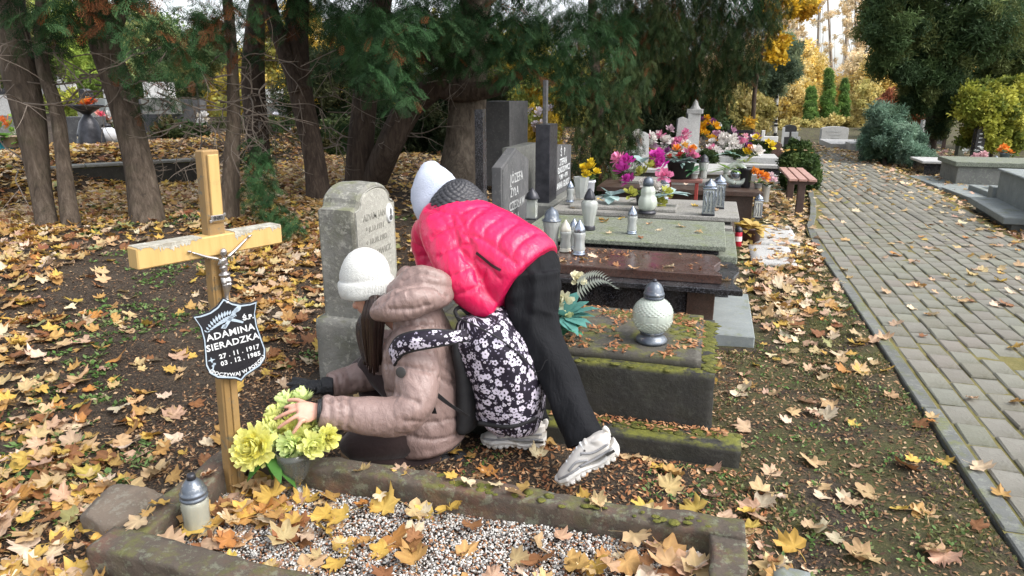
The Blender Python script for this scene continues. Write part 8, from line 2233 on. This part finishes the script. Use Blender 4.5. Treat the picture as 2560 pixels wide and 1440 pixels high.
def leaves():
    rg = np.random.default_rng(42)
    X, Y, Z, S = [], [], [], []
    def emit(n, x0, x1, y0, y1, mode):
        x = rg.uniform(x0, x1, n); y = rg.uniform(y0, y1, n); area = (x1 - x0) * (y1 - y0)
        q = proj(np.c_[x, y, np.full(n, .05)])
        if mode == 'soil':
            dn = leaf_density(q[:, 0], q[:, 1]) * np.interp(x, [-2.6, -2.0], [4.8, 2.6]); onp = (x > pathL(y) - .02) & (x < pathR(y)) & (y < 20)
            dn = np.where(onp, np.interp(y, [1, 6, 9, 14, 20], [8, 11, 13, 18, 34]) * (1 + 2.0 * (np.abs(x - pathR(y)) < .35)), dn)
            out = (q[:, 2] < .4) | (q[:, 0] < -800) | (q[:, 0] > 2860) | (q[:, 1] > 1750)
            keep = (rg.random(n) < dn * area / n) & ~out & free(x, y)
            z = ground_z(x, y) + rg.random(n) ** 2 * np.clip(dn / 130, 0, 1) * .035
        else:
            px, py = q[:, 0], q[:, 1]
            dn = 46 + 520 * np.exp(-(((px - 640) / 200) ** 2 + ((py - 1270) / 75) ** 2)) + 120 * np.exp(-(((px - 980) / 150) ** 2 + ((py - 1220) / 45) ** 2)) + 160 * np.exp(-(((px - 1330) / 260) ** 2 + ((py - 1275) / 36) ** 2)) + 420 * np.exp(-(((px - 1640) / 190) ** 2 + ((py - 1390) / 95) ** 2)) + 110 * np.exp(-(((px - 900) / 260) ** 2 + ((py - 1400) / 40) ** 2))
            keep = rg.random(n) < dn * area / n
            z = bedz(x, y) + .008 + rg.random(n) ** 2 * np.clip(dn / 150, 0, 1) * .05
        X.append(x[keep]); Y.append(y[keep]); Z.append(z[keep]); S.append((rg.uniform(.030, .070, keep.sum()) ** 1.0) * (1.0 if mode == 'soil' else 1.08))
    emit(60000, -9, 4.6, 1.0, 9, 'soil'); emit(60000, -9, 6.5, 9, 24, 'soil'); emit(9000, -2.6, -.9, .8, 1.35, 'soil')
    emit(6000, -1.58, .07, 1.45, 1.92, 'bed')
    # a few on the slabs, curbs
    def slab(n, x0, x1, y0, y1, z):
        X.append(rg.uniform(x0, x1, n)); Y.append(rg.uniform(y0, y1, n)); Z.append(np.full(n, z)); S.append(rg.uniform(.03, .05, n))
    slab(9, -1.2, .05, 4.12, 4.6, .427); slab(10, -1.2, .1, 4.85, 5.7, .464); slab(10, -1.2, .1, 5.9, 6.8, .477); slab(2, .12, .2, 4.1, 4.6, .368); slab(5, -1.2, .5, 8.6, 9.4, .402); slab(5, -1.7, -1.6, 1.45, 1.95, .147); slab(7, -.6, .15, 1.33, 1.42, .147); slab(12, -1.6, .1, 1.93, 2.02, .146); slab(14, -1.7, -1.48, 4.0, 4.55, .31); slab(12, .45, .9, 6.3, 8.2, .036); slab(16, 3.7, 4.6, 10.9, 14.2, .034); slab(7, .95, 1.4, 10.7, 11.3, .66)
    x, y, z, s = map(np.concatenate, (X, Y, Z, S)); n = len(x)
    ci = rg.choice(len(LPAL), n, p=[p for *_, p in LPAL])
    dry = (x > .2) & (rg.random(n) < .45)                # paler, drier leaves on the open strip and the path
    ci = np.where(dry, rg.choice([0, 4, 5], n), ci)
    col = np.array([c for _, c, _ in LPAL])[ci] * rg.uniform(.82, 1.14, (n, 1)) * (1 + rg.normal(size=(n, 3)) * .04)
    yaw = rg.uniform(0, 2 * PI, n); tx = rg.normal(size=n) * .22; ty = rg.normal(size=n) * .22
    var = rg.integers(len(LV0), size=n)
    q = proj(np.c_[x, y, z + .01])
    infr = (q[:, 0] > 8) & (q[:, 0] < 2552) & (q[:, 1] > 0) & (q[:, 1] < 1432)
    size = np.where(infr, s / q[:, 2], 0)
    order = np.argsort(-size)[:620]
    dg = bpy.context.evaluated_depsgraph_get(); dg.update()
    singles = []
    for i in order:
        if len(singles) >= 300: break
        tgt = Vector((x[i], y[i], z[i] + .012)); d = tgt - Vector(_C); L = d.length; d.normalize()
        hit, loc, *_ = SC.ray_cast(dg, Vector(_C), d)
        if hit and (loc - Vector(_C)).length < L - .06: continue
        singles.append(i)
    metas = []
    for V, F, c in LV0:
        me = mesh_np('maple_leaf', V, F, c, True); me.materials.append(MT['leaf']); metas.append(me)
    marks = [('the wooden cross', (-1.6, 1.84)), ('the glass vase', (-1.37, 1.89)), ('the nearest lantern', (-1.55, 1.56)), ('the field stone', (-2.0, 1.68)), ('the lifted white trainer', (-.4, 2.25)), ('the near right curb corner', (.12, 2.0)), ('the small sunken grey slab', (.34, 1.78)), ('the mossy tomb', (.1, 2.8)), ('the old headstone', (-1.77, 3.0)), ('the kneeling girl', (-1.15, 2.3)), ('the granite tomb', (.2, 4.3)), ('the front curb', (-.75, 1.42)), ('the path edging', None), ('the left curb', (-1.66, 1.7)), ('the left trunks', (-4.9, 4.6))]
    used = {}
    for i in singles:
        o = bpy.data.objects.new('fallen_leaf', metas[var[i]]); COL.objects.link(o)
        o.location = (x[i], y[i], z[i]); o.rotation_euler = (tx[i], ty[i], yaw[i]); o.scale = (s[i],) * 3
        o.color = (*np.clip(col[i], 0, 1), 1)
        best = None
        for nm, p in marks:
            pp = (float(pathL(y[i])), float(y[i])) if p is None else p
            dd = math.hypot(x[i] - pp[0], y[i] - pp[1])
            if best is None or dd < best[0]: best = (dd, nm, pp)
        a = math.atan2(*( np.array([[math.cos(AZ), math.sin(AZ)], [-math.sin(AZ), math.cos(AZ)]]) @ (np.array([x[i], y[i]]) - np.array(best[2])))[::-1])
        side = 'beside' if best[0] < .10 else ('right of' if -.78 < a < .78 else 'behind' if .78 <= a < 2.36 else 'before' if -2.36 < a <= -.78 else 'left of')
        surf = 'on the gravel' if (-1.6 < x[i] < .03 and 1.43 < y[i] < 1.89) else 'on the paved path' if x[i] > pathL(y[i]) - .02 else 'on a stone curb' if z[i] > .13 and y[i] < 2.05 and x[i] > -1.75 and x[i] < .2 else 'on the soil'
        sz = 'small' if s[i] < .044 else 'large' if s[i] > .060 else 'mid-sized'
        dist = 'close ' if best[0] < .25 else 'well ' if best[0] > .6 else ''
        if side == 'beside': dist = ''
        lab = f"{sz} {LPAL[ci[i]][0]} maple leaf {surf.replace('a stone curb', 'a curb')}, {dist}{side} {best[1].replace('the lifted white', 'the white').replace('the near right curb corner', 'the right curb corner').replace('small sunken grey', 'sunken grey')}"
        if best[1] == 'the path edging' and side in ('before', 'behind'): lab = f"{sz} {LPAL[ci[i]][0]} maple leaf {surf}, along the path edging"
        while len(lab.split()) > 16: lab = lab.replace('mid-sized ', '').replace('large ', '').replace('small ', '').replace(' maple', '')
        tag(o, lab, 'leaf', 'fallen maple leaves'); used.setdefault(lab, []).append((q[i, 2], o))
    for lab, lst in used.items():
        lst.sort(key=lambda e: e[0])
        names = {2: ('nearer one', 'farther one'), 3: ('nearest one', 'middle one', 'farthest one')}.get(len(lst))
        if names and len(lab.split()) < 15:
            for (_, o), w in zip(lst, names): o['label'] = lab + ', ' + w
    rest = np.setdiff1d(np.arange(n), singles)
    VV, FF, CC = [], [], []; off = 0
    near = q[:, 2] < 6.5
    for lod, LVs in ((0, LV0), (1, LV1)):
        for k, (V, F, c) in enumerate(LVs):
            m = rest[(near[rest] == (lod == 0)) & ((var[rest] % len(LVs)) == k)]
            if not len(m): continue
            cy, sy = np.cos(yaw[m]), np.sin(yaw[m])
            v = V[None] * s[m][:, None, None]
            vz = v[..., 2] + v[..., 1] * tx[m][:, None] + v[..., 0] * ty[m][:, None]
            vx = v[..., 0] * cy[:, None] - v[..., 1] * sy[:, None]; vy = v[..., 0] * sy[:, None] + v[..., 1] * cy[:, None]
            w = np.stack([vx + x[m][:, None], vy + y[m][:, None], vz + z[m][:, None]], -1)
            VV.append(w.reshape(-1, 3)); FF.append((F[None] + (np.arange(len(m)) * len(V))[:, None, None] + off).reshape(-1, 3)); off += len(m) * len(V)
            CC.append((c[None] * col[m][:, None, :]).reshape(-1, 3))
    me = mesh_np('leaf_litter', np.concatenate(VV), np.concatenate(FF), np.concatenate(CC), True)
    o = link('leaf_litter', me, MT['leaf'])
    tag(o, 'carpet of fallen maple leaves in tan, yellow and brown over soil, gravel and path', 'leaf litter', kind='stuff')
    return n
NLEAF = leaves()

def litter():
    rg = np.random.default_rng(6)
    n = 70000
    x = np.concatenate([rg.uniform(-4.5, 1.06, n // 2), rg.uniform(-2.4, 1.06, n // 2)]); y = np.concatenate([rg.uniform(1.0, 6.5, n // 2), rg.uniform(1.1, 4.0, n // 2)])
    ok = free(x, y); ok &= ~((x > .25) & (rg.random(len(x)) < .4)); x, y = x[ok], y[ok]; z = terr(x, y) + .003
    # crumbs on the mossy tomb and its ledge, orange needles among the gravel
    m = 2600
    xs = rg.uniform(-1.1, .03, m); ys = rg.uniform(2.8, 3.44, m)
    k = fbm(xs * 5 + 3, ys * 5, 3) + .5 * (ys > 3.25) > .55; xs, ys = xs[k], ys[k]
    xr = rg.uniform(-1.2, .0, 420); yr = rg.uniform(4.15, 4.6, 420); kr = fbm(xr * 4, yr * 4 + 7, 3) > -.1; xr, yr = xr[kr], yr[kr]
    xs = np.concatenate([xs, xr]); ys = np.concatenate([ys, yr]); zs = np.where(ys > 4, .4285, .376)
    xl = rg.uniform(-.6, .15, 260); yl = 2.735 - np.abs(rg.normal(size=260)) * .04
    xg = rg.uniform(-1.58, .07, 1500); yg = rg.uniform(1.44, 1.93, 1500)
    x = np.concatenate([x, xs, xl, xg]); y = np.concatenate([y, ys, yl, yg]); z = np.concatenate([z, zs, np.full(260, .098), bedz(xg, yg) + .013]); n = len(x)
    orange = np.zeros(n, bool); orange[-(len(xs) + 260 + 1500):] = True
    orange |= (x > -.9) & (x < .3) & (y > 2.05) & (y < 2.6) & (rg.random(n) < .35)
    L = rg.uniform(.004, .013, n) * np.where(np.arange(n) > n - 1500, .55, 1) * np.where(orange, 1.3, 1); w = L * rg.uniform(.22, .6, n)
    a = rg.uniform(0, 2 * PI, n); d = np.stack([np.cos(a), np.sin(a), rg.normal(size=n) * .35], -1); sd = np.stack([-np.sin(a), np.cos(a), rg.normal(size=n) * .35], -1)
    c = np.stack([x, y, z + rg.random(n) * .004], -1)
    V = np.stack([c - d * L[:, None], c + sd * w[:, None], c + d * L[:, None], c - sd * w[:, None]], 1).reshape(-1, 3)
    pal = np.array([[.22, .12, .06], [.14, .075, .04], [.32, .19, .10], [.075, .045, .03], [.40, .28, .17]])
    po = np.array([[.36, .17, .075], [.27, .11, .05], [.44, .25, .13]])
    C = np.where(orange[:, None], po[rg.integers(3, size=n)], pal[rg.integers(5, size=n)]) * rg.uniform(.7, 1.25, (n, 1))
    me = mesh_np('needle_litter', V, np.arange(n * 4).reshape(-1, 4), np.repeat(C, 4, 0)); o = link('needle_litter', me, MT['litter'])
    tag(o, 'brown crumbs and dry arborvitae needles scattered over soil, gravel and the mossy tomb', 'litter', kind='stuff')
    # small green weeds
    P, A, N, S, C = [], [], [], [], []
    def weeds(n, x0, x1, y0, y1, s, th):
        x = rg.uniform(x0, x1, n); y = rg.uniform(y0, y1, n)
        k = (fbm(x * 2.1 + 9, y * 2.1, 3) > th) & free(x, y) & (x < pathL(y) - .01); x, y = x[k], y[k]
        for i in range(len(x)):
            for j in range(rg.integers(3, 8)):
                a = rg.uniform(0, 2 * PI); d = np.array([math.cos(a), math.sin(a), rg.uniform(.1, .8)])
                P.append((x[i] + rg.normal() * .012, y[i] + rg.normal() * .012, float(terr(x[i], y[i])) + .004)); A.append(d); N.append(np.array([0, 0, 1.0]) + rg.normal(size=3) * .3); S.append(s * rg.uniform(.5, 1.3)); C.append(np.array([[.10, .20, .05], [.16, .26, .09], [.07, .13, .035], [.20, .24, .10]])[rg.integers(4)])
    weeds(2400, -4.2, -1.75, 1.2, 4.4, .030, .0); weeds(1000, .2, 1.05, 1.3, 7, .020, .06); weeds(500, -6.5, -3, 3.5, 7, .045, .25); weeds(250, -.9, .2, 2.03, 2.6, .018, .1); weeds(160, -6, -4, 4.2, 5.6, .05, -.2)
    # short grass and moss tufts on the strip
    m = 20000; x = rg.uniform(.12, 1.04, m); y = rg.uniform(2.2, 8.5, m); k = fbm(x * 3 + 2, y * 3, 3) > -.05; k &= free(x, y); x, y = x[k], y[k]
    for i in range(len(x)):
        P.append((x[i], y[i], float(terr(x[i], y[i])))); d = rg.normal(size=3) * .6; d[2] = abs(d[2]) + .25; A.append(d); N.append(rg.normal(size=3)); S.append(rg.uniform(.010, .022)); C.append(np.array([[.15, .155, .06], [.21, .185, .08], [.10, .115, .045]])[rg.integers(3)])
    tpl = np.array([[(0, 0, 0), (.5, .26, .06), (1, 0, .0), (.5, -.26, .06)]])
    me = scatter_mesh('weeds', tpl, np.array(P, float), np.array(A), np.array(N), np.array(S), np.array(C), MT['leafy'], rg)
    tag(link('ground_weeds', me), 'small green weeds and grass tufts growing in the soil', 'weeds', kind='stuff')
    # ivy-like dark clump under the leaning trunk
litter()
